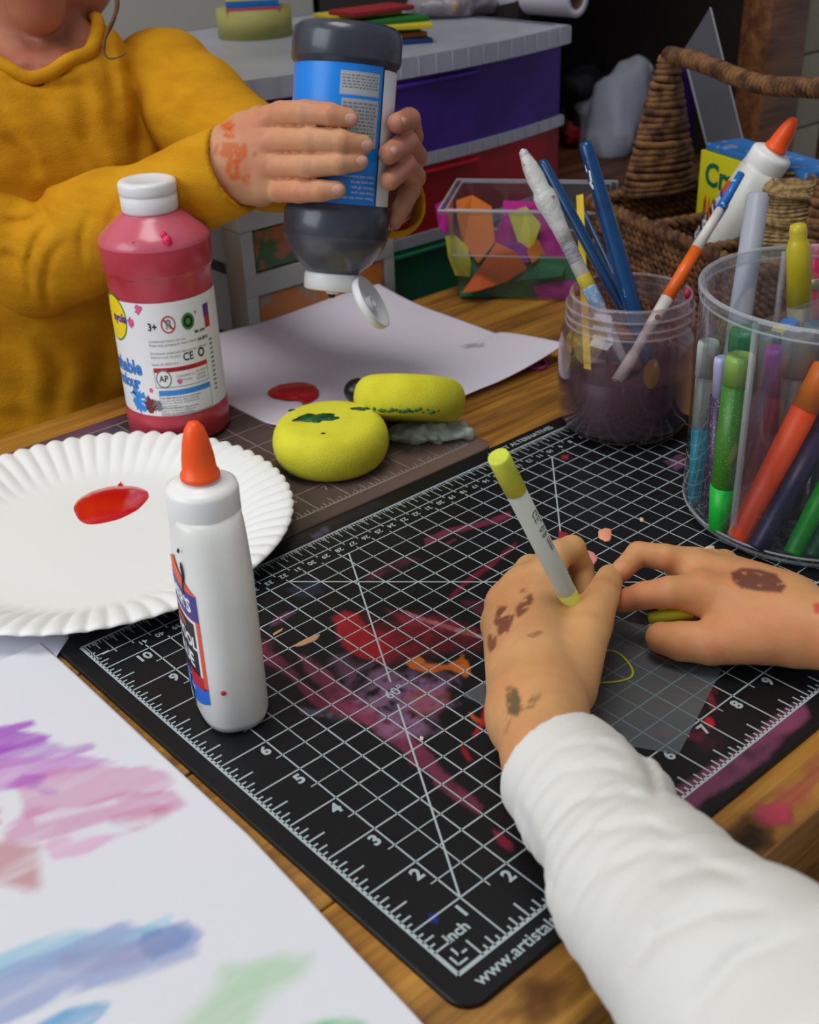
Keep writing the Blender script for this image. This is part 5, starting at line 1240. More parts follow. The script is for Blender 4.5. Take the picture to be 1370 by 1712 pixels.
bow_slab(UL-.2, UR+.15, z1-LR, z1, -.35, TDp, ribs=20).build('lid', M_FR, tw, two)
DR = [('purple', (72,36,140), (52,20,112), 2.72), ('red', (168,10,26), (132,6,16), 2.45), ('green', (44,92,74), (14,110,60), 2.2), ('amber', (150,96,50), (190,110,40), 2.2)]
z = z1-LR
for nm, c1, c2, h in DR:
    m = mat('drawer_'+nm, c1, .5, spec=.3, noise=(.22, c2, .42, .6))
    d_ = bow_slab(UL+.12, UR-.12, z-h, z-.04, -.1, TDp-.3).build('drawer', m, tw, two); d_['label'] = nm+' see-through drawer'
    mb = MB(); n = 20
    mb.box((UL+Wd*.5, TV+arcq(UL+Wd*.5)-.2, z-.25), (Wd*.28, .25, .16), 0, None, .05)
    mb.build('handle', m, d_, two)
    z -= h
    bow_slab(UL, UR, z-.42, z, -.2, TDp, ribs=18).build('ledge', M_FR, tw, two); z -= .42
mb = MB()
for u in (UL+.15, UR-.15): mb.box((u, TV+TDp/2, (z1+FZ)/2), (.3, TDp-.4, z1-FZ), 0)
mb.box(((UL+UR)/2, TV+TDp-.2, (z1+FZ)/2), (Wd, .2, z1-FZ), 0)
mb.build('side_frame', M_FR, tw, two)
while z > FZ+3:
    bow_slab(UL+.12, UR-.12, max(FZ+.3, z-5), z-.05, -.1, TDp-.3).build('drawer', mat('drawer_clear', (120,124,130), .3, coat=.2), tw, two); z -= 5.4
# small clear unit in front of it, left of the held bottle
sv = 23.0; su0, su1 = 12.7, 19.0
sz = float(VP(420, 350, sv)[2])
st_ = thing('drawer_tower', 'small clear drawer unit with green and orange contents seen below the hands', 'drawer unit', ((su0+su1)/2, sv+.8, FZ)); sto = tuple(st_.location)
mb = MB(); mb.box(((su0+su1)/2, sv+.55, sz-.35), (su1-su0+.2, 1.1, .7), 0, None, .08)
for u in (su0+.2, su1-.2): mb.box((u, sv+.55, (sz-.7+FZ)/2), (.45, 1.05, sz-.7-FZ), 0)
zz = sz-.7
zg0 = float(VP(420, 462, sv)[2]); zg1 = float(VP(420, 500, sv)[2])
mb.box(((su0+su1)/2, sv+.55, (zg0+zg1)/2), (su1-su0, 1.1, abs(zg0-zg1)), 0, None, .05)
mb.build('frame', mat('clear_frame', (170,176,172), .35, alpha=.9, coat=.2), st_, sto)
def sdr(za, zb, c1, c2, lab):
    mb = MB(); mb.box(((su0+su1)/2, sv+.55, (za+zb)/2), (su1-su0-.9, 1.0, za-zb-.06), 0, None, .1)
    o = mb.build('drawer', mat('drawer_'+lab.split()[0]+'_mix', c1, .3, coat=.2, noise=(.9, c2, .50, .56)), st_, sto); o['label'] = lab
sdr(sz-.7, zg0, (36,84,34), (150,80,40), 'green drawer with orange things inside')
sdr(zg1, zg1-2.6, (178,104,40), (140,130,110), 'orange drawer')
mb = MB(); mb.box(((su0+su1)/2, sv+.55, (zg1-2.7+FZ)/2), (su1-su0-.6, 1.0, zg1-2.7-FZ), 0); mb.build('lower_drawer', mat('drawer_clear'), st_, sto)

# things on the tower's lid
def onlid(px, py):               # foot point on the lid
    return Vector(U(px, py, z1))
c = onlid(428, 60); 
t = thing('tape_roll', 'wide roll of masking tape lying on the drawer tower under the sticky notes', 'tape', c)
mb = MB(); R_ = 62/ (1985/depth(c)); HT_ = 1.05; mb.lathe([(R_*.55,0),(R_,0),(R_,HT_),(R_*.55,HT_),(R_*.55,0)], 48); mb.build('tape', mat('masking_tape', (158,152,84), .6), t)
mb = MB(); mb.lathe([(R_*.50,.0),(R_*.552,0),(R_*.552,HT_),(R_*.50,HT_),(R_*.50,.0)], 40); mb.build('cardboard_core', mat('cardboard', (150,120,80), .8), t)
c2_ = Vector((c.x-.1, c.y-.1, z1+HT_)); t = thing('sticky_notes', 'block of yellow, blue and pink sticky notes on the masking tape roll', 'sticky notes', c2_, Quaternion((0,0,1), math.atan2(-.667,.744)+.12))
for i, (nm, cc, h0, h1) in enumerate((('pink', (200,60,90), 0, .1), ('blue', (10,100,176), .1, .36), ('yellow', (236,220,24), .36, 1.3))):
    mb = MB(); mb.box((0,0,(h0+h1)/2), (2.05-.03*i,2.0,h1-h0), 0, None, .01); mb.build('note_layer', mat('note_'+nm, cc, .6), t)
foamc = [('red', (150,26,34)), ('yellow', (196,178,24)), ('orange', (190,100,30)), ('green', (16,104,40)), ('blue', (20,54,110))]
base = onlid(650, 70)
order = [('blue',0),('orange',1),('green',3),('yellow',2),('red',-1),('yellow',2)]
zz = z1
for i, (cn, r_) in enumerate([('blue',.10),('orange',.22),('green',.02),('yellow',-.08),('green',.2),('yellow',.34),('red',.5)]):
    cc = dict(foamc)[cn]; h = .17; p = base+Vector((-.5+.1*i-.35*(i > 4), .35*(i % 3)-.2+(.8 if i > 4 else 0), 0))
    t = thing('foam_sheet', ['blue foam strip at the bottom of the stack on the drawer tower','orange foam strip second from the bottom of the stack','lower green foam strip in the stack on the tower','lower yellow foam strip in the stack on the tower','upper green foam strip in the stack on the tower','upper yellow foam strip in the stack on the tower','red foam strip on top of the stack behind the held bottle'][i], 'foam sheet', (p.x, p.y, zz), Quaternion((0,0,1), math.atan2(-.667,.744)+r_+.2), 'foam strips stacked on the drawer tower')
    mb = MB(); mb.box((0,0,h/2), (3.5-.1*i, 1.5, h-.01), 0, None, .02); mb.build('foam_strip', mat('strip_'+cn, cc, .7), t); zz += h
# crumpled plastic bag
bc_ = onlid(775, 22)
def bag(P):
    d = ell(P, bc_+Vector((0,0,.6)), (2.9,1.6,.75)); return d+(fbm(P, 1.3, 21, 4)-.5)*.9
v, f = nets(bag, np.array(bc_)-[3.4,2.2,.3], np.array(bc_)+[3.4,2.2,1.8], .09); v[:,2] = np.maximum(v[:,2], z1+.005)
tag(raw('plastic_bag', v, f, mat('bag_film', (150,142,150), .3, alpha=.8, spec=.6, noise=(1.2, (190,150,90), .62, .7))), 'crumpled clear plastic bag lying on the drawer tower lid', 'bag')
# paper roll end
ra = Vector(D(966, 4, depth(onlid(950,30))-.3)); ra.z = max(ra.z, z1+.8); rb_ = ra+Vector((-.6,6,0.0))
t = thing('paper_roll', 'rolled white paper with its open end pointing out of the tower top', 'paper roll', ra, aim(ra, rb_))
mb = MB(); mb.lathe([(.52,0),(.80,0),(.80,6.2),(.52,6.2),(.52,0)], 36); mb.build('rolled_paper', mat('roll_paper', (196,192,204), .7), t)
mb = MB(); mb.lathe([(.50,.05),(.525,.05),(.525,6.15),(.50,6.15),(.50,.05)], 36); mb.build('inner_core', mat('roll_core', (120,84,60), .8), t)

# ================================================================== wooden cabinet with dark opening, right of the tower
cu0 = UR+1.0; SH = -.8; cv0 = 24.6
t = thing('wooden_cabinet', 'open wooden cabinet with dark inside, behind the wicker basket', 'cabinet', ((cu0+46.9)/2, cv0+9, FZ)); tco = tuple(t.location)
mb = MB(); mb.box(((cu0+46.9)/2, cv0+9, SH-.5), (46.9-cu0, 18, 1), 0, None, .08); mb.build('shelf_board', M_WOOD2, t, tco)
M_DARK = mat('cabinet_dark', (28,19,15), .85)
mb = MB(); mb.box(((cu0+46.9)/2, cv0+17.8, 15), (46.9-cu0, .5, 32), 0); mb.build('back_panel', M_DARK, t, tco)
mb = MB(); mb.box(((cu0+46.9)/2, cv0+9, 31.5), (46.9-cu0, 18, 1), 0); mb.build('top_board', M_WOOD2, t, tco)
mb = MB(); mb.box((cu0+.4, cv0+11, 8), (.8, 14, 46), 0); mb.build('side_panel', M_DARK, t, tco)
# vertical post seen at the right: find where it stands
pu = 45.2; print('post u', pu)
mb = MB(); mb.box((pu, cv0+.6, 8), (3.2, 1.6, 47), 0, None, .06); mb.build('side_post', M_WOOD2, t, tco)
mb = MB(); mb.box(((cu0+46.9)/2, cv0+9, FZ+8), (46.9-cu0-.4, 17.4, 16), 0); mb.build('lower_carcass', M_WOOD2, t, tco)
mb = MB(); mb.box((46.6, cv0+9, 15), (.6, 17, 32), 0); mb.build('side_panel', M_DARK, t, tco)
# contents of the shelf
def shelfp(px, py): return Vector(U(px, py, SH))
wb = shelfp(1050, 262)
wtop = Vector(D(1062, 158, depth(wb)+.8)); wleft = Vector(D(998, 168, depth(wb)+1.4))
def clothf(P):
    a = wb+Vector((0,1.2,0)); d = cap(P, a+Vector((-.2,0,.9)), a+Vector((.2,.6,3.0)), 1.45, .8)
    d = smin(d, ell(P, wtop, (1.9,1.1,2.0)), 1.2); d = smin(d, ell(P, wleft, (1.7,1.0,1.3)), 1.0); d = smin(d, cap(P, wleft, (wleft.x,wleft.y,SH+.3), .9, 1.2), .8)
    return d+(fbm(P*np.array([1.2,1.2,.4]), .8, 31, 3)-.5)*1.2
v, f = nets(clothf, np.array(wb)+[-8,-2.5,-1], np.array(wb)+[7.5,7,9.8], .2); v = relax(v, f, 1); v[:,2] = np.maximum(v[:,2], SH+.01)
tag(raw('white_cloth_bag', v, f, mat('cloth_white', (196,202,220), .8, bump=(4,.3))), 'greyish white cloth bag slumped on the cabinet shelf', 'bag')
rb0 = shelfp(1068, 250); 
mb = MB(); a = Vector(D(1035, 134, depth(wb)+1.5)); b = Vector(D(1112, 104, depth(wb)+1.5)); mb.tube([a, (a+b)/2+Vector((0,0,.1)), b], .16, 8, 0); tag(mb.build('red_ribbon', mat('ribbon_red', (150,24,36), .6)), 'thin red ribbon along the top edge of the white cloth bag', 'ribbon')
for i, (px, py, r_, lab) in enumerate(((962, 246, .8, 'left red pom-pom on the cabinet shelf beside the tower'), (1000, 240, .9, 'right red pom-pom on the cabinet shelf before the white bag'))):
    q = shelfp(px, py); cc = q+Vector((0,0,r_+.0))
    v, f = nets(lambda P, cc=cc, r_=r_: ell(P, cc, (r_, r_, r_))+(fbm(P, 2.2, 40, 3)-.5)*.5, np.array(cc)-r_-.5, np.array(cc)+r_+.5, .1); v[:,2] = np.maximum(v[:,2], SH+.01)
    tag(raw('pom_pom', v, f, mat('pompom_red', (150,18,34), .7)), lab, 'pom-pom', 'red pom-poms on the shelf')
q = shelfp(985, 262)+Vector((1.0,2.4,0))
mb = MB()
for k in range(7): a_ = k*.9; mb.tube([q, q+Vector((.5*math.cos(a_),.5*math.sin(a_),1.2)), q+Vector((1.3*math.cos(a_),1.3*math.sin(a_),2.3))], [.12,.16,.03], 6, 0, flat=.3)
tag(mb.build('green_leaves', mat('leaf_green', (44,74,34), .6)), 'small green plastic leaves behind the red pom-poms', 'leaves')
q = Vector(D(975, 140, depth(wb)+.5))
def blk(P): return smin(ell(P, q, (1.5,1.1,.9)), cap(P, q+Vector((.5,0,-.4)), (q.x+.3,q.y+.5,SH+.3), .8, .9), .5)+(fbm(P, 1.2, 50)-.5)*.6
v, f = nets(blk, (q.x-2.6,q.y-2,SH-.4), (q.x+2.8,q.y+2.4,q.z+1.8), .15); v[:,2] = np.maximum(v[:,2], SH+.01)
tag(raw('black_pouch', v, f, mat('pouch_black', (22,18,26), .7)), 'soft black pouch on the cabinet shelf next to the drawer tower', 'pouch')
q = Vector(D(1040, 106, depth(wb)+3)); 
def blk2(P): return cap(P, q, (q.x+.6,q.y+.8,SH+.3), 1.3, 1.6)+(fbm(P, 1.2, 52)-.5)*.6
v, f = nets(blk2, (q.x-2.4,q.y-2.2,SH-.4), (q.x+3.2,q.y+3.4,q.z+2.2), .17); v[:,2] = np.maximum(v[:,2], SH+.01)
tag(raw('black_pouch', v, f, mat('pouch_black')), 'taller black pouch standing behind the white cloth bag', 'pouch')
q = shelfp(1168, 262); mb = MB(); mb.box((q.x, q.y+1.5, SH+2.2), (3.4, 1.4, 4.4), 0, Matrix.Identity(4), .2); tag(mb.build('purple_box', mat('box_purple', (62,32,112), .5)), 'dark purple box behind the wicker basket handle', 'box')
q = Vector(D(1225, 108, depth(wb)+0)); mb = MB()
def blk3(P): return ell(P, (q.x,q.y,q.z), (2.0,1.4,1.1))+(fbm(P, 1.0, 55)-.5)*.7
def blk4(P): return smin(blk3(P), cap(P, q, (q.x,q.y+.4,SH+.3), .9, 1.5), .8)
v, f = nets(blk4, (q.x-3,q.y-2.6,SH-.4), (q.x+3,q.y+2.8,q.z+2), .17); v[:,2] = np.maximum(v[:,2], SH+.01)
tag(raw('grey_cloth', v, f, mat('cloth_grey', (46,42,48), .8)), 'heap of dark grey cloth behind the clear ruler', 'cloth')
# ================================================================== people
def skin_mat(name):
    m = mat(name, (255,255,255), .48, sss=.35, sssr=(1,.35,.2), attr='paint', spec=.35, bump=(14, .10))
    return m
M_SKIN = skin_mat('skin')
def px_of(V):
    Y = (np.asarray(V)-CAM)@R.T; return 685+FPX*Y[:,0]/Y[:,2], 856+FPX*Y[:,1]/Y[:,2], Y[:,2]
def colour_mesh(o, cols):
    at = o.data.color_attributes.new('paint', 'FLOAT_COLOR', 'POINT'); at.data.foreach_set('color', np.asarray(cols, np.float32).ravel())
def skin_cols(V, base, red, seed=0):
    n1 = fbm(V, .9, seed, 4); n2 = fbm(V, 5.0, seed+3, 3)
    f = np.clip((n1-.42)*3, 0, 1)[:, None]
    c = np.array(base[:3])*(1-f*.55)+np.array(red[:3])*f*.55
    c = c*(.93+.14*n2)[:, None]
    return np.c_[c, np.ones(len(V))]
def stain(V, C_, poly, col, alpha, rag=3.0, seed=0, scale=3.0, thr=None, band=1.0, fe=3.0):
    """dye a patch of skin: poly is its outline as seen in the photograph, laid onto the nearest skin surface there"""
    x, y, d = px_of(V); P = np.stack([x, y], 1); dist = np.full(len(V), 1e9); ins = np.zeros(len(V), bool); n = len(poly)
    for i in range(n):
        a = np.array(poly[i], float); b = np.array(poly[(i+1) % n], float); ab = b-a
        t = np.clip(((P-a)@ab)/max(1e-9, ab@ab), 0, 1); dist = np.minimum(dist, ((P-a-t[:,None]*ab)**2).sum(1))
        c = (a[1] > y) != (b[1] > y); xx = (b[0]-a[0])*(y-a[1])/((b[1]-a[1]) or 1e-9)+a[0]; ins ^= c & (x < xx)
    sd = np.where(ins, -np.sqrt(dist), np.sqrt(dist))
    near_ = sd < 12
    if not near_.any(): return
    d0 = d[near_].min()
    sd = sd+(fbm(V, scale, seed, 4)-.5)*2*rag
    a = np.clip(.5-sd/fe, 0, 1)*alpha*(d < d0+band)
    if thr is not None: a = a*np.clip((fbm(V, scale*2.2, seed+5, 3)-thr)*6, 0, 1)
    C_[:, :3] = C_[:, :3]*(1-a[:, None])+np.array(col[:3])*a[:, None]
def groove(P, c, dr, w=.035, Rr=.26, amp=.03, offs=(-.07, 0, .07)):
    q = P-np.array(c, float); s = q@np.array(dr, float); r2 = (q**2).sum(-1); g = 0
    for o_ in offs: g = g+np.exp(-((s-o_)/w)**2)
    return amp*g*np.exp(-r2/(Rr*Rr))
def hand_field(fingers, palm, kp=.25, kf=.16, grooves=(), kpalm=.45):
    def fn(P):
        d = None
        for a, b, ra, rb_ in palm:
            q = cap(P, a, b, ra, rb_); d = q if d is None else smin(d, q, kpalm)
        out = None
        for pts, rads in fingers:
            q = chain(P, pts, rads, .05)
            out = q if out is None else smin(out, q, .025)
        d = smin(d, out, kf)
        for g in grooves: d = d+groove(P, *g)
        return d
    return fn
def bounds(fingers, palm, m=.5):
    pts = [p for f, _ in fingers for p in f]+[a for a, *_ in palm]+[p[1] for p in palm]; pts = np.array(pts, float)
    return pts.min(0)-m, pts.max(0)+m
def nail(tip, dr, nv, w, l):
    """a thin curved nail plate as quads"""
    dr = Vector(dr).normalized(); nv = Vector(nv); nv = (nv-dr*nv.dot(dr)).normalized(); sd = dr.cross(nv); vs = []; fs = []; n = 8
    for i in range(n+1):
        for j in range(n+1):
            s_ = -1+2*i/n; t_ = -1+2*j/n
            q = math.sqrt(max(0, 1-.5*t_*t_)); s2 = s_*q; q2 = math.sqrt(max(0, 1-.5*s_*s_)); t2 = t_*q2
            vs.append(tuple(Vector(tip)+dr*l*t2+sd*w*s2+nv*(.035-.5*w*s2*s2-.28*l*max(0, t2)**2-.03*(s2*s2+t2*t2)**4)))
    for i in range(n):
        for j in range(n): a = i*(n+1)+j; fs.append((a, a+1, a+n+2, a+n+1))
    return np.array(vs), np.array(fs)
def A3(p): return np.array(p, float)

# ------------------------------------------------------------------ child in the yellow shirt
def axd(y): return 30.0+(y-62)/(478-62)*1.6
def axx(y): return 580+(y-62)/(478-62)*(558-580)
def wrap3(px, py, r, extra=0.0):
    z = axd(py); dx = (px-axx(py))/(1985/z); o_ = math.sqrt(max(0.0, (1.40+r+extra)**2-dx*dx)); return A3(D(px, py, z-o_))
def fin(lst): return [wrap3(*q[:3], *(q[3:] or ())) for q in lst], [q[2] for q in lst]
FA = []
FA.append(([A3(D(436,206,30.35))]+fin([(470,190,.31),(512,188,.30),(552,191,.275),(584,198,.225)])[0], [.38,.31,.30,.275,.225]))
FA.append(([A3(D(434,240,30.35))]+fin([(472,233,.315),(520,233,.31),(570,236,.285),(608,242,.235)])[0], [.38,.315,.31,.285,.235]))
FA.append(([A3(D(434,276,30.45))]+fin([(470,277,.31),(516,277,.305),(566,273,.28),(600,270,.23)])[0], [.38,.31,.305,.28,.23]))
FA.append(([A3(D(436,310,30.6))]+fin([(466,318,.30),(500,320,.29),(536,319,.265),(564,317,.22)])[0], [.38,.30,.29,.265,.22]))
thumbA = ([A3(D(410,220,30.6)), A3(D(450,205,31.6)), A3(D(500,195,32.1))], [.5,.38,.30])
palmA = [(A3(D(434,206,30.4)), A3(D(380,250,30.7)), .41, .58), (A3(D(432,242,30.35)), A3(D(380,270,30.7)), .43, .60), (A3(D(432,278,30.4)), A3(D(386,288,30.7)), .43, .60), (A3(D(436,312,30.55)), A3(D(394,304,30.8)), .42, .58), (A3(D(385,280,30.9)), A3(D(330,318,31.3)), .86, .90), (A3(D(440,318,31.3)), A3(D(400,310,31.4)), .4, .5)]
gA = []
for f, r_ in FA:
    d1 = (f[2]-f[1])/np.linalg.norm(f[2]-f[1]); fr = (CAM-f[2])/np.linalg.norm(CAM-f[2])
    gA.append((f[2]+fr*r_[2]*.9, d1, .035, .22, .022, (-.08,0,.08)))
    d2 = (f[3]-f[2])/np.linalg.norm(f[3]-f[2]); gA.append((f[3]+fr*r_[3]*.9, d2, .03, .16, .012, (0,)))
    gA.append((f[1]*.35+f[0]*.65+fr*.5, d1, .12, .22, .045, (0,)))
fld = hand_field(FA+[thumbA], palmA, grooves=gA)
lo_, hi_ = bounds(FA+[thumbA], palmA, 1.1)
vA, fA_ = nets(fld, lo_, hi_, .042); vA = relax(vA, fA_, 1, .4)
CB = rgb(206,152,114); CRD = rgb(200,118,90)
cA = skin_cols(vA, CB, CRD, 1)
def nails_for(fs, which, colr, w=.16, l=.17):
    out = []
    for k in which:
        p, r_ = fs[k]; dr = p[-1]-p[-2]; nv = CAM-p[-1]; dn = dr/np.linalg.norm(dr); nn = nv-dn*(nv@dn); nn /= np.linalg.norm(nn)
        out.append(nail(p[-1]+nn*r_[-1]*.93+dn*.03, dr, nv, w, l))
    return out
OR = rgb(206,100,40)
for poly, a_, th_ in (([(368,206),(390,198),(396,212),(392,232),(372,230)], .8, .42), ([(360,240),(385,236),(412,240),(414,262),(396,278),(372,268),(358,258)], .7, .42), ([(378,268),(398,270),(404,300),(388,304),(376,288)], .8, .42), ([(404,296),(416,294),(414,306),(406,306)], .6, .4)):
    stain(vA, cA, poly, OR, min(1,a_*1.15), 4, int(poly[0][0]), 3.2, th_-.08, 1.2, 4)
stain(vA, cA, [(374,208),(388,208),(386,218),(376,220)], rgb(200,60,30), .8, 2, 9, 6, .5); stain(vA, cA, [(392,250),(404,256),(400,290),(388,282)], rgb(200,70,30), .7, 2, 10, 6, .5)
stain(vA, cA, [(424,254),(429,254),(429,262),(424,262)], rgb(150,90,60), .5, 1, 11, 6)
for poly in ([(562,316),(582,312),(584,324),(566,328)],): stain(vA, cA, poly, rgb(214,170,70), .5, 2, 12, 6)
# the far hand wraps round from behind
def bk3(px, py, r, k): # k: depth offset from the bottle's axis
    return A3(D(px, py, axd(py)+k))
FB = [([bk3(672,262,0,1.5), bk3(688,228,0,1.0), bk3(684,200,0,.1), wrap3(664,206,.25)], [.40,.32,.30,.25]),
      ([bk3(672,285,0,1.5), bk3(694,262,0,.8), bk3(680,238,0,-.2), wrap3(650,258,.26,.02)], [.40,.33,.31,.26]),
      ([bk3(670,300,0,1.4), bk3(692,296,0,.6), bk3(678,276,0,-.3), wrap3(652,302,.25,.02)], [.40,.32,.29,.25]),
      ([bk3(670,312,0,1.2), bk3(686,318,0,.5), bk3(670,350,0,.1), bk3(660,372,0,0)], [.38,.28,.24,.19])]
thB = ([bk3(655,290,0,1.6), bk3(620,270,0,1.75), bk3(590,255,0,1.75)], [.42,.36,.28])
palmB = [(bk3(665,275,0,1.6), bk3(640,330,0,1.8), .5, .62), (bk3(675,300,0,1.2), bk3(655,335,0,1.5), .45, .6), (bk3(645,330,0,1.8), bk3(590,325,0,2.3), .72, .8)]
fldB = hand_field(FB+[thB], palmB); lo_, hi_ = bounds(FB+[thB], palmB, .9)
vB, fB_ = nets(fldB, lo_, hi_, .05); vB = relax(vB, fB_, 1, .4)
# keep the hand outside the bottle
axA, axB = A3(HB_A), A3(HB_B); adir = (axB-axA)/np.linalg.norm(axB-axA)
def outside(V, rr):
    q = V-axA; s = q@adir; pr_ = q-s[:,None]*adir; n_ = np.linalg.norm(pr_, axis=1); m = (s > 0) & (s < np.linalg.norm(axB-axA)) & (n_ < rr)
    V = V.copy(); V[m] = V[m]+pr_[m]/np.maximum(n_[m],1e-6)[:,None]*(rr-n_[m])[:,None]; return V
vB = outside(vB, 1.405); vA = outside(vA, 1.405)
cB = skin_cols(vB, rgb(190,132,104), rgb(196,110,90), 2)
# neck, chin and head
NK = A3(D(50,74,35.2)); HC = A3(D(40,-178,35.0)); CH_ = A3(D(62,8,33.3))
fwd = A3(D(110,-40,32))-HC; fwd[2] = 0; fwd /= np.linalg.norm(fwd)
sidev = np.array([-fwd[1], fwd[0], 0])
def creases(P, L):
    Y = (P-CAM)@R.T; x = 685+FPX*Y[..., 0]/Y[..., 2]; y = 856+FPX*Y[..., 1]/Y[..., 2]; g = 0
    for pts, wd, am in L:
        dd = None; n = len(pts)-1
        for i in range(n):
            a = np.array(pts[i], float); b = np.array(pts[i+1], float); ab = b-a
            t = np.clip(((x-a[0])*ab[0]+(y-a[1])*ab[1])/(ab@ab), 0, 1); q = (x-a[0]-t*ab[0])**2+(y-a[1]-t*ab[1])**2
            f = np.sin(PI*(i+t)/n)**.7; e = np.exp(-q/wd**2)*f
            dd = e if dd is None else np.maximum(dd, e)
        g = g+am*dd
    return g
TC = [([(205,50),(222,110),(236,190),(232,260),(244,310)], 13, 0.39), ([(130,120),(150,230),(190,330)], 16, 0.23), ([(15,128),(90,146),(150,140)], 9, 0.16), ([(20,112),(80,122),(140,116)], 6, 0.11), ([(238,150),(262,200),(280,250)], 12, 0.23), ([(0,225),(45,262),(66,300)], 12, 0.34), ([(60,160),(120,240),(150,300)], 13, 0.14), ([(255,60),(300,110),(310,170)], 12, 0.25), ([(170,60),(185,120),(196,200)], 10, 0.18), ([(60,560),(100,620),(90,700)], 18, 0.23), ([(180,540),(170,620),(150,690)], 18, 0.17)]
def torso_base(P):
    Q = P.copy(); Q[..., 1] = (Q[..., 1]-26.3)/.68+26.3
    d = cap(Q, (8.0,26.3,-7.5), (8.0,26.3,4.0), 4.9, 4.6)*.8
    d = smin(d, cap(P, (4.6,26.5,6.9), (11.7,26.0,7.0), 2.25, 2.15), 1.3)
    d = smin(d, cap(P, NK-A3([0,0,1.8]), NK-A3([0,0,1.0]), 2.6, 2.1), 1.0)
    F_ = P*np.array([.75,.6,.22])
    d = d+creases(P, TC)
    return d+(fbm(F_, .8, 70, 3)-.5)*1.0+(fbm(P*np.array([.5,.5,1.3])+(P[..., :1]*.25), .8, 71, 2)-.5)*.4
def headf(P):
    rot = np.stack([sidev, fwd, [0,0,1]], 1)
    d = ell(P, HC, (2.75,3.3,3.5), rot); d = smin(d, ell(P, HC+fwd*1.0-A3([0,0,1.9]), (2.1,2.0,1.9), rot), .9)
    d = smin(d, cap(P, CH_, CH_+A3([0,0,.5]), .80, .95), .7)
    for s_ in (-1, 1):
        d = smin(d, ell(P, HC+fwd*1.9+sidev*1.35*s_-A3([0,0,1.2]), (1.0,1.0,1.0)), .6)
        d = smin(d, ell(P, HC+sidev*2.75*s_-A3([0,0,.4]), (.25,.5,.75), rot), .15)
        d = smax(d, -ell(P, HC+fwd*3.3+sidev*1.15*s_+A3([0,0,.0]), (.65,.4,.4), rot), .3)
        d = smin(d, ell(P, HC+fwd*2.75+sidev*1.15*s_+A3([0,0,.0]), (.5,.42,.34), rot), .08)
    d = smin(d, cap(P, HC+fwd*3.2+A3([0,0,.1]), HC+fwd*3.75-A3([0,0,.8]), .2, .36), .25)
    mo_ = HC+fwd*3.15-A3([0,0,1.75])
    d = smin(d, ell(P, mo_+A3([0,0,.14]), (.62,.3,.15), rot), .1); d = smin(d, ell(P, mo_-A3([0,0,.16]), (.55,.32,.18), rot), .1)
    d = smin(d, cap(P, NK-A3([0,0,1.2]), NK+A3([0,0,2.0]), 1.5, 1.35), .2)
    d = smin(d, smax(torso_base(P)+.24, (NK[2]-3.2)-P[..., 2], .1), .35)
    return d
vH, fH = nets(headf, HC-A3([5.0,5.6,8.2]), HC+A3([5.0,4.6,4.0]), .13); vH = relax(vH, fH, 1)
cH = skin_cols(vH, rgb(176,112,84), rgb(176,88,66), 3)
mo_ = HC+fwd*3.2-A3([0,0,1.77]); q = vH-mo_; m = np.clip(1.3-np.sqrt((q@sidev/.7)**2+(q[:,2]/.36)**2+(q@fwd/.6)**2), 0, 1)[:,None]; cH[:,:3] = cH[:,:3]*(1-m)+np.array(rgb(170,50,52)[:3])*m
nl = nails_for(FA, (0,1,2,3), None); nlB = nails_for(FB, (0,1), None, .14, .14)
nv_, nf_ = join_raw(nl+nlB); cN = np.tile(np.array(rgb(216,156,136)), (len(nv_), 1))
person1 = thing('person', 'person in a mustard yellow long sleeved top squeezing the dark paint bottle with both hands', 'person', (8, 26.3, FZ)); po1 = tuple(person1.location)
armsA = []
for a, b, ra, rbb in ((A3(D(330,318,31.1)), A3(D(62,436,34.2)), .90, .95), (A3(D(62,436,34.2)), A3((3.6,26.2,7.0)), .95, 1.0), (bk3(590,325,0,2.3), A3(D(440,275,33.4)), .8, 1.0), (A3(D(440,275,33.4)), A3((12.0,25.9,7.7)), 1.0, 1.3), (A3((4.2,26.6,6.6)), A3((12.0,26.2,6.7)), .9, .9), (A3((8.2,27,4.5)), A3((8,26.8,-6)), 1.2, 2.6), (A3((6.6,26.6,-6)), A3((6.4,26.6,FZ+1.5)), 2.2, 1.0), (A3((9.6,26.6,-6)), A3((9.8,26.6,FZ+1.5)), 2.2, 1.0)):
    armsA.append((a, b, ra, rbb))
def limbs(P):
    d = None
    for q in armsA: e = cap(P, *q); d = e if d is None else smin(d, e, .3)
    return d
vL, fL = nets(limbs, A3((0.5,16.5,FZ)), A3((18,30,11)), .3); cL = skin_cols(vL, rgb(190,136,108), rgb(190,110,90), 4)
V_, F_ = join_raw([(vA, fA_), (vB, fB_), (vH, fH), (nv_, nf_), (vL, fL)])
o = raw('body', V_, F_, M_SKIN, person1, off=po1); colour_mesh(o, np.concatenate([cA, cB, cH, cN, cL]))
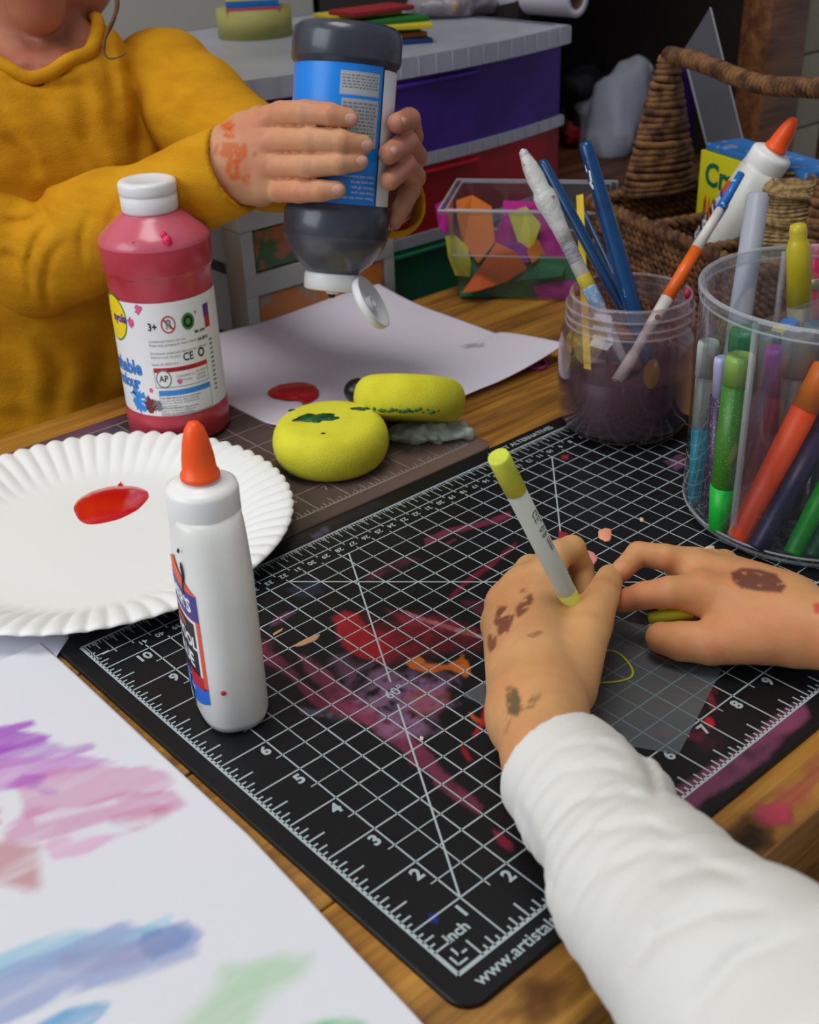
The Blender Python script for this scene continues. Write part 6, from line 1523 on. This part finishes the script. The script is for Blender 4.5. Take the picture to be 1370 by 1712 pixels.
# yellow top
M_YSH = mat('yellow_jersey', (208,148,26), .88, bump=(13, .45, (1,1,2.2)), noise=(1.6, (190,126,20), .4, .8, (.5,.5,1.6)), spec=.12)
def ringfold(P, a, b, amp, freq, seed, stretch=.25):
    a = A3(a); b = A3(b); d = (b-a)/np.linalg.norm(b-a); s = (P-a)@d
    Q = P*stretch*freq+d*(s*freq*(1-stretch))[..., None]
    return (fbm(Q, 1.0, seed, 2)-.5)*2*amp
AC = [([(0,255),(50,300),(78,345)], 9, 0.23), ([(20,300),(70,350),(90,380)], 7, 0.16), ([(84,372),(60,400),(48,440),(52,500)], 7, 0.18), ([(110,400),(84,430),(74,480),(84,520)], 7, 0.14), ([(0,370),(40,372),(80,352)], 7, 0.14), ([(150,352),(135,400),(140,450)], 7, 0.11), ([(200,326),(188,370),(196,420)], 9, 0.10), ([(0,420),(20,430),(46,470)], 9, 0.14), ([(255,300),(262,340),(280,390)], 9, 0.09)]
el1 = A3(D(62,436,34.2)); cf1 = A3(D(388,284,30.75)); sh1 = A3((3.6,26.2,7.0))
d1 = (cf1-el1)/np.linalg.norm(cf1-el1)
def slA(P):
    d = cap(P, el1, cf1, 1.47, 1.16); d = smin(d, cap(P, el1, sh1, 1.48, 1.75), .5)
    d = smin(d, cap(P, el1+d1*1.6, el1+d1*3.0, 1.56, 1.4), .4)
    s = (P-cf1)@d1
    d = d+ringfold(P, el1, cf1, .09, .75, 60, .35)*np.clip((-s-.5)/1.2, 0, 1)+ringfold(P, sh1, el1, .12, .8, 61, .4)*np.clip(-s/2, 0, 1)
    d = d+creases(P, AC)
    d = smax(d, s-.10, .04)
    d = np.maximum(d, -np.where(s > -.55, cap(P, cf1-d1*3, cf1+d1*2, .97, .97), 1))
    return d
vs1, fs1 = nets(slA, np.minimum(np.minimum(el1, cf1), sh1)-2.0, np.maximum(np.maximum(el1, cf1), sh1)+2.0, .085); vs1 = relax(vs1, fs1, 1)
cf2 = A3(D(655,336,32.0)); el2 = A3(D(446,268,33.3)); sh2 = A3((12.2,25.8,7.6)); dc = A3(D(712,300,30.4))-cf2; dc /= np.linalg.norm(dc)
def slB(P):
    d = cap(P, el2, sh2, 1.35, 1.75); d = smin(d, cap(P, el2, cf2, 1.35, 1.0), .4)
    s = (P-cf2)@dc
    d = d+(ringfold(P, el2, sh2, .2, .8, 63, .35)+ringfold(P, el2, cf2, .12, .9, 64, .3))*np.clip((-s-.3)/1.0, 0, 1)
    d = smax(d, s-.22, .04)
    d = np.maximum(d, -np.where(s > -.8, cap(P, cf2-dc*2.5, cf2+dc*2, .84, .86), 1))
    q = P-axA; sa = q@adir; rad = np.sqrt(np.maximum((q**2).sum(-1)-sa*sa, 0)); d = np.maximum(d, 1.46-rad)
    return d
lo_ = np.minimum(np.minimum(el2, cf2), sh2)-2.2; hi_ = np.maximum(np.maximum(el2, cf2), sh2)+2.2
vs2, fs2 = nets(slB, lo_, hi_, .09); vs2 = relax(vs2, fs2, 1)
HA_ = NK-A3([.35,.75,.30]); HB_ = NK+A3([-.4,-.5,4])
def torso(P):
    d = torso_base(P)
    hole = cap(P, HA_, HB_, 1.95, 2.5)
    dp = d; d = smax(d, -hole, .10)
    d = smax(d, -8-P[..., 2], .1)
    return np.maximum(d, 22.12-P[..., 1])
vs3, fs3 = nets(torso, A3((1.0,21.6,-9)), A3((15.0,31,11.5)), .115); vs3 = relax(vs3, fs3, 1)
V_, F_ = join_raw([(vs1, fs1), (vs2, fs2), (vs3, fs3)])
raw('yellow_top', V_, F_, M_YSH, person1, off=po1)
# ribbed neckband sewn round the opening
an = (HB_-HA_)/np.linalg.norm(HB_-HA_); e1 = np.cross(an, [0,1,0]); e1 /= np.linalg.norm(e1); e2 = np.cross(an, e1)
tt_ = np.linspace(-1.9, 3.2, 420); path = []
for k in range(72):
    a = 2*PI*k/72; pts_ = []
    for t_ in tt_:
        L_ = np.linalg.norm(HB_-HA_); rr = 1.95+.55*max(0, t_)/L_
        if t_ < 0: rr = math.sqrt(max(0.0, 1.95**2-t_*t_))
        pts_.append(HA_+an*t_+(e1*math.cos(a)+e2*math.sin(a))*rr)
    pts_ = np.array(pts_); dv = torso_base(pts_); ins = np.where(dv < 0)[0]
    if len(ins): path.append(pts_[ins[-1]])
path = np.array(path)
for _ in range(3): path = (np.roll(path, 1, 0)+2*path+np.roll(path, -1, 0))/4
mb = MB(); mb.tube(np.concatenate([path, path[:1]]), .20, 10, 0, False); mb.build('neckband', M_YSH, person1, po1)
def trou(P):
    d = smin(cap(P, (6.4,26.6,-7), (6.2,26.6,FZ+2), 2.9, 1.5), cap(P, (9.7,26.6,-7), (10,26.6,FZ+2), 2.9, 1.5), .4); return d
vt, ft = nets(trou, A3((2,22.5,FZ+.2)), A3((14,30.5,-3)), .25); raw('trousers', vt, ft, mat('trousers_grey', (60,66,84), .9), person1, off=po1)
# hair: a cap of hair and one loose wavy strand hanging over the shoulder
def hairf(P):
    rot = np.stack([sidev, fwd, [0,0,1]], 1)
    d = ell(P, HC+A3([0,0,.4])-fwd*.3, (3.15,3.6,3.75), rot); d = smax(d, -ell(P, HC+fwd*3.6-A3([0,0,1.3]), (2.5,2.4,3.3), rot), .3); return smax(d, (HC[2]-2.0)-P[..., 2], .4)+(fbm(P*np.array([2,2,.5]), 1.2, 80)-.5)*.3
vh, fh = nets(hairf, HC-A3([4.4,5,3.4]), HC+A3([4.4,5,5]), .15); M_HAIR = mat('hair_brown', (104,62,34), .5, bump=(18,.6))
mbh = MB(); pts = [D(x, y, z) for x, y, z in ((168,-60,34.6),(190,-20,34.0),(196,6,33.8),(192,26,33.6),(180,52,33.4),(173,76,33.3),(174,90,33.2),(184,98,33.2),(200,95,33.2),(212,88,33.3))]
def smooth(pts, n=6):
    P = np.array(pts); out = []
    for i in range(len(P)-1):
        p0 = P[max(i-1,0)]; p1 = P[i]; p2 = P[i+1]; p3 = P[min(i+2,len(P)-1)]
        for k in range(n): t = k/n; out.append(.5*((2*p1)+(-p0+p2)*t+(2*p0-5*p1+4*p2-p3)*t*t+(-p0+3*p1-3*p2+p3)*t**3))
    out.append(P[-1]); return out
sp = smooth(pts); sr = list(np.linspace(.075, .012, len(sp)))
mbh.tube(sp, sr, 6, 0)
mbh.tube([p+np.array([.05,.03,.04*math.sin(i*.5)]) for i, p in enumerate(sp[:40])], [.04]*30+list(np.linspace(.04,.01,10)), 6, 0)
o = mbh.build('loose_strand', M_HAIR, person1, po1)
raw('hair', vh, fh, M_HAIR, person1, off=po1)

# ------------------------------------------------------------------ child in the white sleeves
def Uz(x, y, z): return A3(U(x, y, z))
# left hand, holding the gel pen upright
F1 = [([Uz(912,968,1.42), Uz(930,930,1.55), Uz(957,917,1.55), Uz(972,950,1.05), Uz(985,1010,.55)], [.36,.31,.27,.255,.22]),
      ([Uz(874,980,1.25), Uz(888,954,1.1), Uz(912,965,.62), Uz(945,1020,.40)], [.38,.33,.29,.24]),
      ([Uz(846,1008,1.0), Uz(858,985,.80), Uz(885,1000,.42), Uz(920,1045,.30)], [.37,.32,.27,.23]),
      ([Uz(838,1045,.72), Uz(846,1030,.52), Uz(868,1040,.32), Uz(900,1075,.26)], [.35,.29,.25,.22])]
TH1 = ([Uz(950,1150,1.05), Uz(984,1060,1.45), Uz(1006,1000,1.40), Uz(1020,966,1.15)], [.52,.38,.33,.27])
P1 = [(Uz(910,975,1.35), Uz(905,1180,1.30), .40, .55), (Uz(876,990,1.20), Uz(895,1190,1.15), .42, .55), (Uz(850,1015,.98), Uz(882,1200,1.0), .40, .52), (Uz(842,1052,.70), Uz(876,1205,.85), .36, .50), (Uz(968,1075,1.1), Uz(915,1180,1.1), .42, .55), (Uz(900,1190,1.08), Uz(922,1300,1.25), .76, .74), (Uz(930,1010,1.15), Uz(985,1050,1.2), .34, .34)]
g1 = []
fr = (CAM-Uz(880,1000,1))/np.linalg.norm(CAM-Uz(880,1000,1))
for x, y, z in ((880,948,1.2),(845,985,.95)): pass
fld1 = hand_field(F1+[TH1], P1, kf=.2, kpalm=.4); lo_, hi_ = bounds(F1+[TH1], P1, 1.0); lo_[2] = max(lo_[2], .0)-.1
v1, f1 = nets(fld1, lo_, hi_, .042); v1 = relax(v1, f1, 2, .5); v1[:,2] = np.maximum(v1[:,2], .03)
SB = rgb(212,160,106); SR = rgb(206,132,88)
c1 = skin_cols(v1, SB, SR, 5)
DKR = rgb(104,44,40); DG = rgb(82,74,54)
stain(v1, c1, [(832,1014),(852,1012),(858,1030),(850,1056),(834,1062),(826,1040)], DKR, .85, 4, 1, 3, .30, 1.4, 5)
stain(v1, c1, [(816,1060),(832,1062),(830,1084),(820,1092),(814,1078)], DKR, .8, 3, 2, 3, .25, 1.4, 5)
stain(v1, c1, [(862,1020),(876,1000),(890,990),(892,1002),(880,1022),(866,1036)], DKR, .8, 4, 3, 3.5, .30, 1.4, 5)
stain(v1, c1, [(866,984),(884,982),(886,990),(868,992)], DKR, .6, 3, 4, 4, .42, 1.2, 4)
stain(v1, c1, [(882,1062),(908,1052),(912,1056),(888,1068)], DKR, .55, 3, 5, 4, .40, 1.2, 4)
stain(v1, c1, [(846,1150),(862,1146),(872,1170),(866,1196),(850,1192)], DG, .85, 4, 6, 3, .25, 1.4, 6)
stain(v1, c1, [(862,1166),(905,1160),(902,1172),(892,1184),(868,1190)], rgb(110,72,46), .6, 4, 7, 3, .38, 1.4, 5)
stain(v1, c1, [(844,1190),(856,1195),(852,1225),(844,1230)], rgb(120,66,50), .5, 3, 8, 3, .38, 1.4, 5)
# right hand, coming in from the right
F2 = [([Uz(1160,945,1.15), Uz(1112,932,1.38), Uz(1068,926,1.42), Uz(1042,952,1.30), Uz(1026,968,1.18)], [.36,.27,.25,.215,.19]),
      ([Uz(1170,992,1.15), Uz(1120,990,1.25), Uz(1076,996,1.10), Uz(1042,1005,.95)], [.40,.31,.27,.23]),
      ([Uz(1185,950,.85), Uz(1135,975,.62), Uz(1110,1000,.40), Uz(1130,1030,.32)], [.36,.29,.25,.22]),
      ([Uz(1210,945,.7), Uz(1170,985,.42), Uz(1150,1010,.32), Uz(1165,1040,.30)], [.34,.27,.24,.21])]
TH2 = ([Uz(1270,1064,.75), Uz(1190,1075,.55), Uz(1140,1072,.50), Uz(1106,1066,.48)], [.50,.42,.38,.31])
P2 = [(Uz(1165,955,1.1), Uz(1310,1010,.95), .40, .58), (Uz(1172,992,1.1), Uz(1315,1035,.95), .43, .58), (Uz(1192,955,.85), Uz(1318,1020,.85), .42, .56), (Uz(1222,965,.72), Uz(1320,1030,.8), .36, .56), (Uz(1230,1062,.72), Uz(1320,1060,.8), .46, .56), (Uz(1320,1042,.88), Uz(1420,1068,.95), .66, .70)]
fld2 = hand_field(F2+[TH2], P2, kf=.18, kpalm=.4); lo_, hi_ = bounds(F2+[TH2], P2, .9); lo_[2] = max(lo_[2], 0)-.1
v2, f2 = nets(fld2, lo_, hi_, .042); v2 = relax(v2, f2, 2, .5); v2[:,2] = np.maximum(v2[:,2], .03)
c2 = skin_cols(v2, rgb(212,156,104), rgb(206,116,80), 6)
stain(v2, c2, [(1222,958),(1240,950),(1270,950),(1300,960),(1316,980),(1308,992),(1280,990),(1240,984),(1226,972)], rgb(88,40,42), .85, 2.5, 11, 3, .18, 1.4, 5)
stain(v2, c2, [(1360,1010),(1376,1006),(1380,1028),(1362,1026)], rgb(196,50,50), .8, 2, 12, 3, None, 1.4)
stain(v2, c2, [(1180,1075),(1230,1085),(1300,1090),(1300,1110),(1200,1112)], rgb(206,96,84), .25, 5, 13, 2, .4, 1.4, 12)
person2 = thing('person', 'person in a white long sleeved top drawing with a gel pen at the lower right', 'person', (13, -9.5, FZ)); po2 = tuple(person2.location)
ELB = Uz(1480,1930,3.3); SHL = A3((9.0,-9.0,8.5)); SHR = A3((17.0,-9.0,8.5)); ELR = A3((17.6,-3.6,2.2)); WR = Uz(1420,1068,.95)
arms2 = [(Uz(925,1310,1.25), Uz(1068,1475,2.0), .70, .85), (Uz(1068,1475,2.0), ELB, .85, 1.1), (ELB, SHL, 1.15, 1.4), (WR, ELR, .70, 1.0), (ELR, SHR, 1.0, 1.4), (SHL, SHR, 1.4, 1.4), (A3((13,-9.5,9)), A3((13,-9.5,-5)), 1.6, 3.2), (A3((13,-9.5,9)), A3((13,-9.3,12.5)), 1.4, 1.4), (A3((11.2,-9.6,-6)), A3((11.0,-9.6,FZ+1.5)), 2.2, 1.1), (A3((14.8,-9.6,-6)), A3((15.0,-9.6,FZ+1.5)), 2.2, 1.1)]
def limbs2(P):
    d = None
    for q in arms2: e = cap(P, *q); d = e if d is None else smin(d, e, .3)
    d = smin(d, ell(P, (13,-9.0,14.6), (2.8,3.4,3.9)), .5); d = smin(d, cap(P, (13,-5.8,14.6), (13,-5.4,13.9), .2, .4), .3)
    return d
v3, f3 = nets(limbs2, A3((-1,-14,FZ)), A3((20,3,19)), .3); v3[:,2] = np.where((v3[:,1] > -1.7) & (v3[:,2] < .04), .04, v3[:,2])
# fine forearm piece next to the right wrist
def fr2(P): return cap(P, P2[-1][1], ELR, .70, 1.0)
v4, f4 = nets(fr2, np.minimum(P2[-1][1], ELR)-1.1, np.maximum(P2[-1][1], ELR)+1.1, .08); v4[:,2] = np.maximum(v4[:,2], np.where(v4[:,1] > -1.7, .03, -9))
V_, F_ = join_raw([(v1, f1), (v2, f2), (v3, f3), (v4, f4)])
c3 = skin_cols(v3, SB, SR, 7); c4 = skin_cols(v4, rgb(212,156,104), rgb(206,124,84), 8)
o = raw('body', V_, F_, M_SKIN, person2, off=po2); colour_mesh(o, np.concatenate([c1, c2, c3, c4]))
M_WSH = mat('white_rib_knit', (222,220,214), .9, bump=(20, .22), spec=.1)
cu = Uz(938,1288,1.30); m0 = Uz(1000,1365,1.6); m1 = Uz(1068,1475,2.1); m2_ = Uz(1262,1688,3.0)
dcu = Uz(938-68,1288-74,1.3)-cu; dcu /= np.linalg.norm(dcu)
WC = [([(880,1300),(930,1250),(1000,1240),(1060,1265)], 7, .05), ([(875,1345),(940,1290),(1010,1280),(1085,1300)], 7, .06), ([(900,1400),(960,1340),(1040,1325),(1110,1345)], 9, .06), ([(1050,1230),(1090,1290),(1100,1340)], 9, .10), ([(905,1440),(985,1390),(1080,1375),(1140,1400)], 9, .06), ([(940,1520),(1010,1450),(1100,1420),(1180,1430)], 11, .07), ([(860,1330),(890,1400),(930,1500)], 9, .05), ([(1100,1480),(1180,1450),(1260,1470)], 12, .09), ([(1040,1640),(1100,1560),(1190,1520),(1300,1520)], 14, .10), ([(1150,1700),(1230,1600),(1340,1560)], 14, .10)]
def slW(P):
    d = smin(cap(P, cu+dcu*.5, m0, 1.0, 1.04), cap(P, m0, m1, 1.04, 1.08), .3); d = smin(d, cap(P, Uz(1000,1290,1.5), Uz(1062,1345,1.7), .55, .5), .35); d = smin(d, cap(P, m1, m2_, 1.08, 1.36), .5); d = smin(d, cap(P, m2_, ELB, 1.36, 1.6), .5); d = smin(d, cap(P, ELB, SHL, 1.6, 2.0), .6)
    s = (P-cu)@dcu
    q = P-cu; q = q-s[..., None]*dcu
    rip = .018*np.sin(s*17+5*fbm(P, .7, 90, 2))*np.clip((-s-.1)/.5, 0, 1)*np.clip((s+5.5)/3.5, 0, 1)*np.clip(fbm(P, .6, 99, 2)*3-.6, 0, 1)
    d = d+rip+ringfold(P, m1, cu, .10, .9, 91, .3)*np.clip(-s/1.0, .1, 1)+(fbm(P, .45, 92, 2)-.5)*.35*np.clip((-s-3)/3, 0, 1)
    d = d+creases(P, WC)
    d = smax(d, s-.05, .02)
    d = np.maximum(d, -np.where(s > -.8, cap(P, cu-dcu*2.5, cu+dcu*2, .84, .86), 1))
    return np.maximum(d, np.where(P[..., 1] > -1.75, .05-P[..., 2], -9))
lo_ = np.min([cu, m1, m2_, ELB], 0)-2.2; hi_ = np.max([cu, m1, m2_, ELB], 0)+2.0
v5, f5 = nets(slW, lo_, hi_, .06); v5 = relax(v5, f5, 1)
def tor2(P):
    Q = P.copy(); Q[..., 1] = (Q[..., 1]+9.5)/.68-9.5
    d = cap(Q, (13,-9.5,-7), (13,-9.5,4), 4.9, 4.6)*.8; d = smin(d, cap(P, (9.6,-9.2,7.9), (16.4,-9.2,7.9), 2.1, 2.1), 1.2)
    d = smin(d, cap(P, ELB, SHL, 1.6, 2.0), .6); d = smin(d, cap(P, A3(ELR)*.9+A3(SHR)*.1, SHR, 1.6, 2.0), .6); d = smin(d, cap(P, ELR, WR+(A3(ELR)-WR)*.75, 1.5, 1.2), .4)
    d = smax(d, -cap(P, (13,-9.2,8), (13,-9,14), 1.8, 2.2), .1)
    return d+(fbm(P, .5, 95, 2)-.5)*.5
v6, f6 = nets(tor2, A3((0,-14.5,-12)), A3((20,0,11)), .25); v6 = relax(v6, f6, 1)
V_, F_ = join_raw([(v5, f5), (v6, f6)]); raw('white_top', V_, F_, M_WSH, person2, off=po2)
vt, ft = nets(lambda P: smin(cap(P, (11.2,-9.6,-8), (11,-9.6,FZ+2), 3.0, 1.6), cap(P, (14.8,-9.6,-8), (15,-9.6,FZ+2), 3.0, 1.6), .4), A3((7,-13.5,FZ+.2)), A3((19,-5.5,-4)), .3)
raw('trousers', vt, ft, mat('trousers_navy', (44,50,72), .9), person2, off=po2)
vh, fh = nets(lambda P: smax(ell(P, (13,-9.4,15.0), (3.2,3.7,4.0)), -ell(P, (13,-5.6,13.6), (2.5,2.4,3.6)), .3)+(fbm(P, 1.2, 97)-.5)*.3, A3((9,-14,10.2)), A3((17,-4.6,19.8)), .2)
raw('hair', vh, fh, M_HAIR, person2, off=po2)

# gel pen held in the left hand
tip = Uz(1003,1100,.03); tp = Uz(833,762,5.05); print('pen length', np.linalg.norm(tp-tip))
t = thing('gel_pen', 'frosted gel pen with lime yellow end held upright in the left hand', 'pen', tip, aim(tip, tp)); L = float(np.linalg.norm(tp-tip)); r_ = .182
mb = MB(); mb.lathe([(0,L-.85),(r_*1.04,L-.85),(r_*1.06,L-.06),(r_*.98,L),(r_*.8,L-.02),(0,L-.02)], 32); o = mb.build('end_plug', mat('lime_end', (206,216,70), .4, sss=.2, sssr=(1,1,.3)), t)
mb = MB(); mb.lathe([(0,1.1),(r_*.98,1.1),(r_,1.2),(r_,L-.84),(0,L-.84)], 32); mb.build('barrel', mat('pen_frost', (176,178,166), .4, sss=.3, sssr=(1,1,.8)), t)
mb = MB(); mb.lathe([(0,.0),(.02,.0),(.04,.15),(.10,.5),(.18,.9),(r_*1.0,1.1),(r_*1.02,2.05),(0,2.05)], 32); mb.build('grip', mat('pen_grip', (196,190,70), .45, sss=.2, sssr=(1,1,.3)), t)
lz = t.rotation_quaternion.inverted() @ (Vector(CAM)-Vector(tip)); ca = math.atan2(lz.y, lz.x)+.75
mb = MB(); F = lambda x, y: ((r_+.006)*math.cos(ca-y/r_), (r_+.006)*math.sin(ca-y/r_), L-1.3-x)
put_text(mb, 'GEL 0.8 mm', .2, F, 0, .004, 'LEFT'); mb.build('pen_print', mat('print_grey'), t)
# lime pen cap pinched in the right hand
a = Uz(1084,1034,.62); b = Uz(1150,1024,.78)
t = thing('pen_cap', 'small lime yellow pen cap pinched in the right hand', 'pen cap', a, aim(a, b))
mb = MB(); mb.lathe([(0,0),(.08,0),(.11,.04),(.13,.3),(.14,.85),(0,.85)], 20); mb.box((.13,0,.35), (.04,.08,.6), 0, None, .01); mb.build('cap_body', mat('lime_cap', (206,206,40), .4), t)
# ================================================================== light, camera, units
w = bpy.data.worlds.new('World'); scene.world = w; w.use_nodes = True
bg = w.node_tree.nodes['Background']; bg.inputs['Color'].default_value = (.72,.80,.95,1); bg.inputs['Strength'].default_value = .38
def area(name, loc, target, size, power, col=(1,1,1), sy=None):
    l = bpy.data.lights.new(name, 'AREA'); l.energy = power; l.size = size*S; l.color = col
    if sy: l.shape = 'RECTANGLE'; l.size_y = sy*S
    o = bpy.data.objects.new(name, l); COL.objects.link(o); o.location = Vector(loc)
    o.rotation_mode = 'QUATERNION'; o.rotation_quaternion = (Vector(target)-Vector(loc)).to_track_quat('-Z', 'Y'); return o
area('ceiling_light', (-6, 10, 90), (4, 10, 0), 44, 26, (1,.97,.92), 30)
area('window_light', (-70, 28, 48), (6, 12, 0), 60, 30, (.90,.95,1), 50)
scene.cycles.transparent_max_bounces = 40
cam = bpy.data.cameras.new('Camera'); co = bpy.data.objects.new('Camera', cam); COL.objects.link(co)
cam.sensor_fit = 'VERTICAL'; cam.sensor_height = 24.0; cam.lens = FPX/1712*24.0
Rm = Matrix([[R[0][0], -R[1][0], -R[2][0]], [R[0][1], -R[1][1], -R[2][1]], [R[0][2], -R[1][2], -R[2][2]]])
co.rotation_mode = 'QUATERNION'; co.rotation_quaternion = Rm.to_quaternion(); co.location = Vector(CAM)
cam.dof.use_dof = True; cam.dof.focus_distance = 24.5*S; cam.dof.aperture_fstop = 9.0; cam.clip_start = .01
scene.camera = co
scene.view_settings.view_transform = 'Standard'; scene.view_settings.look = 'None'; scene.view_settings.gamma = 1.0; scene.view_settings.exposure = -0.22
scene.view_settings.use_curve_mapping = False
done = set()
for o in list(scene.objects):
    if o.parent is None: o.location = Vector(o.location)*S+Vector((0,0,TOPZ))
    else: o.location = Vector(o.location)*S
    if o.type == 'MESH' and o.data.name not in done:
        done.add(o.data.name); o.data.transform(Matrix.Scale(S, 4)); o.data.update()
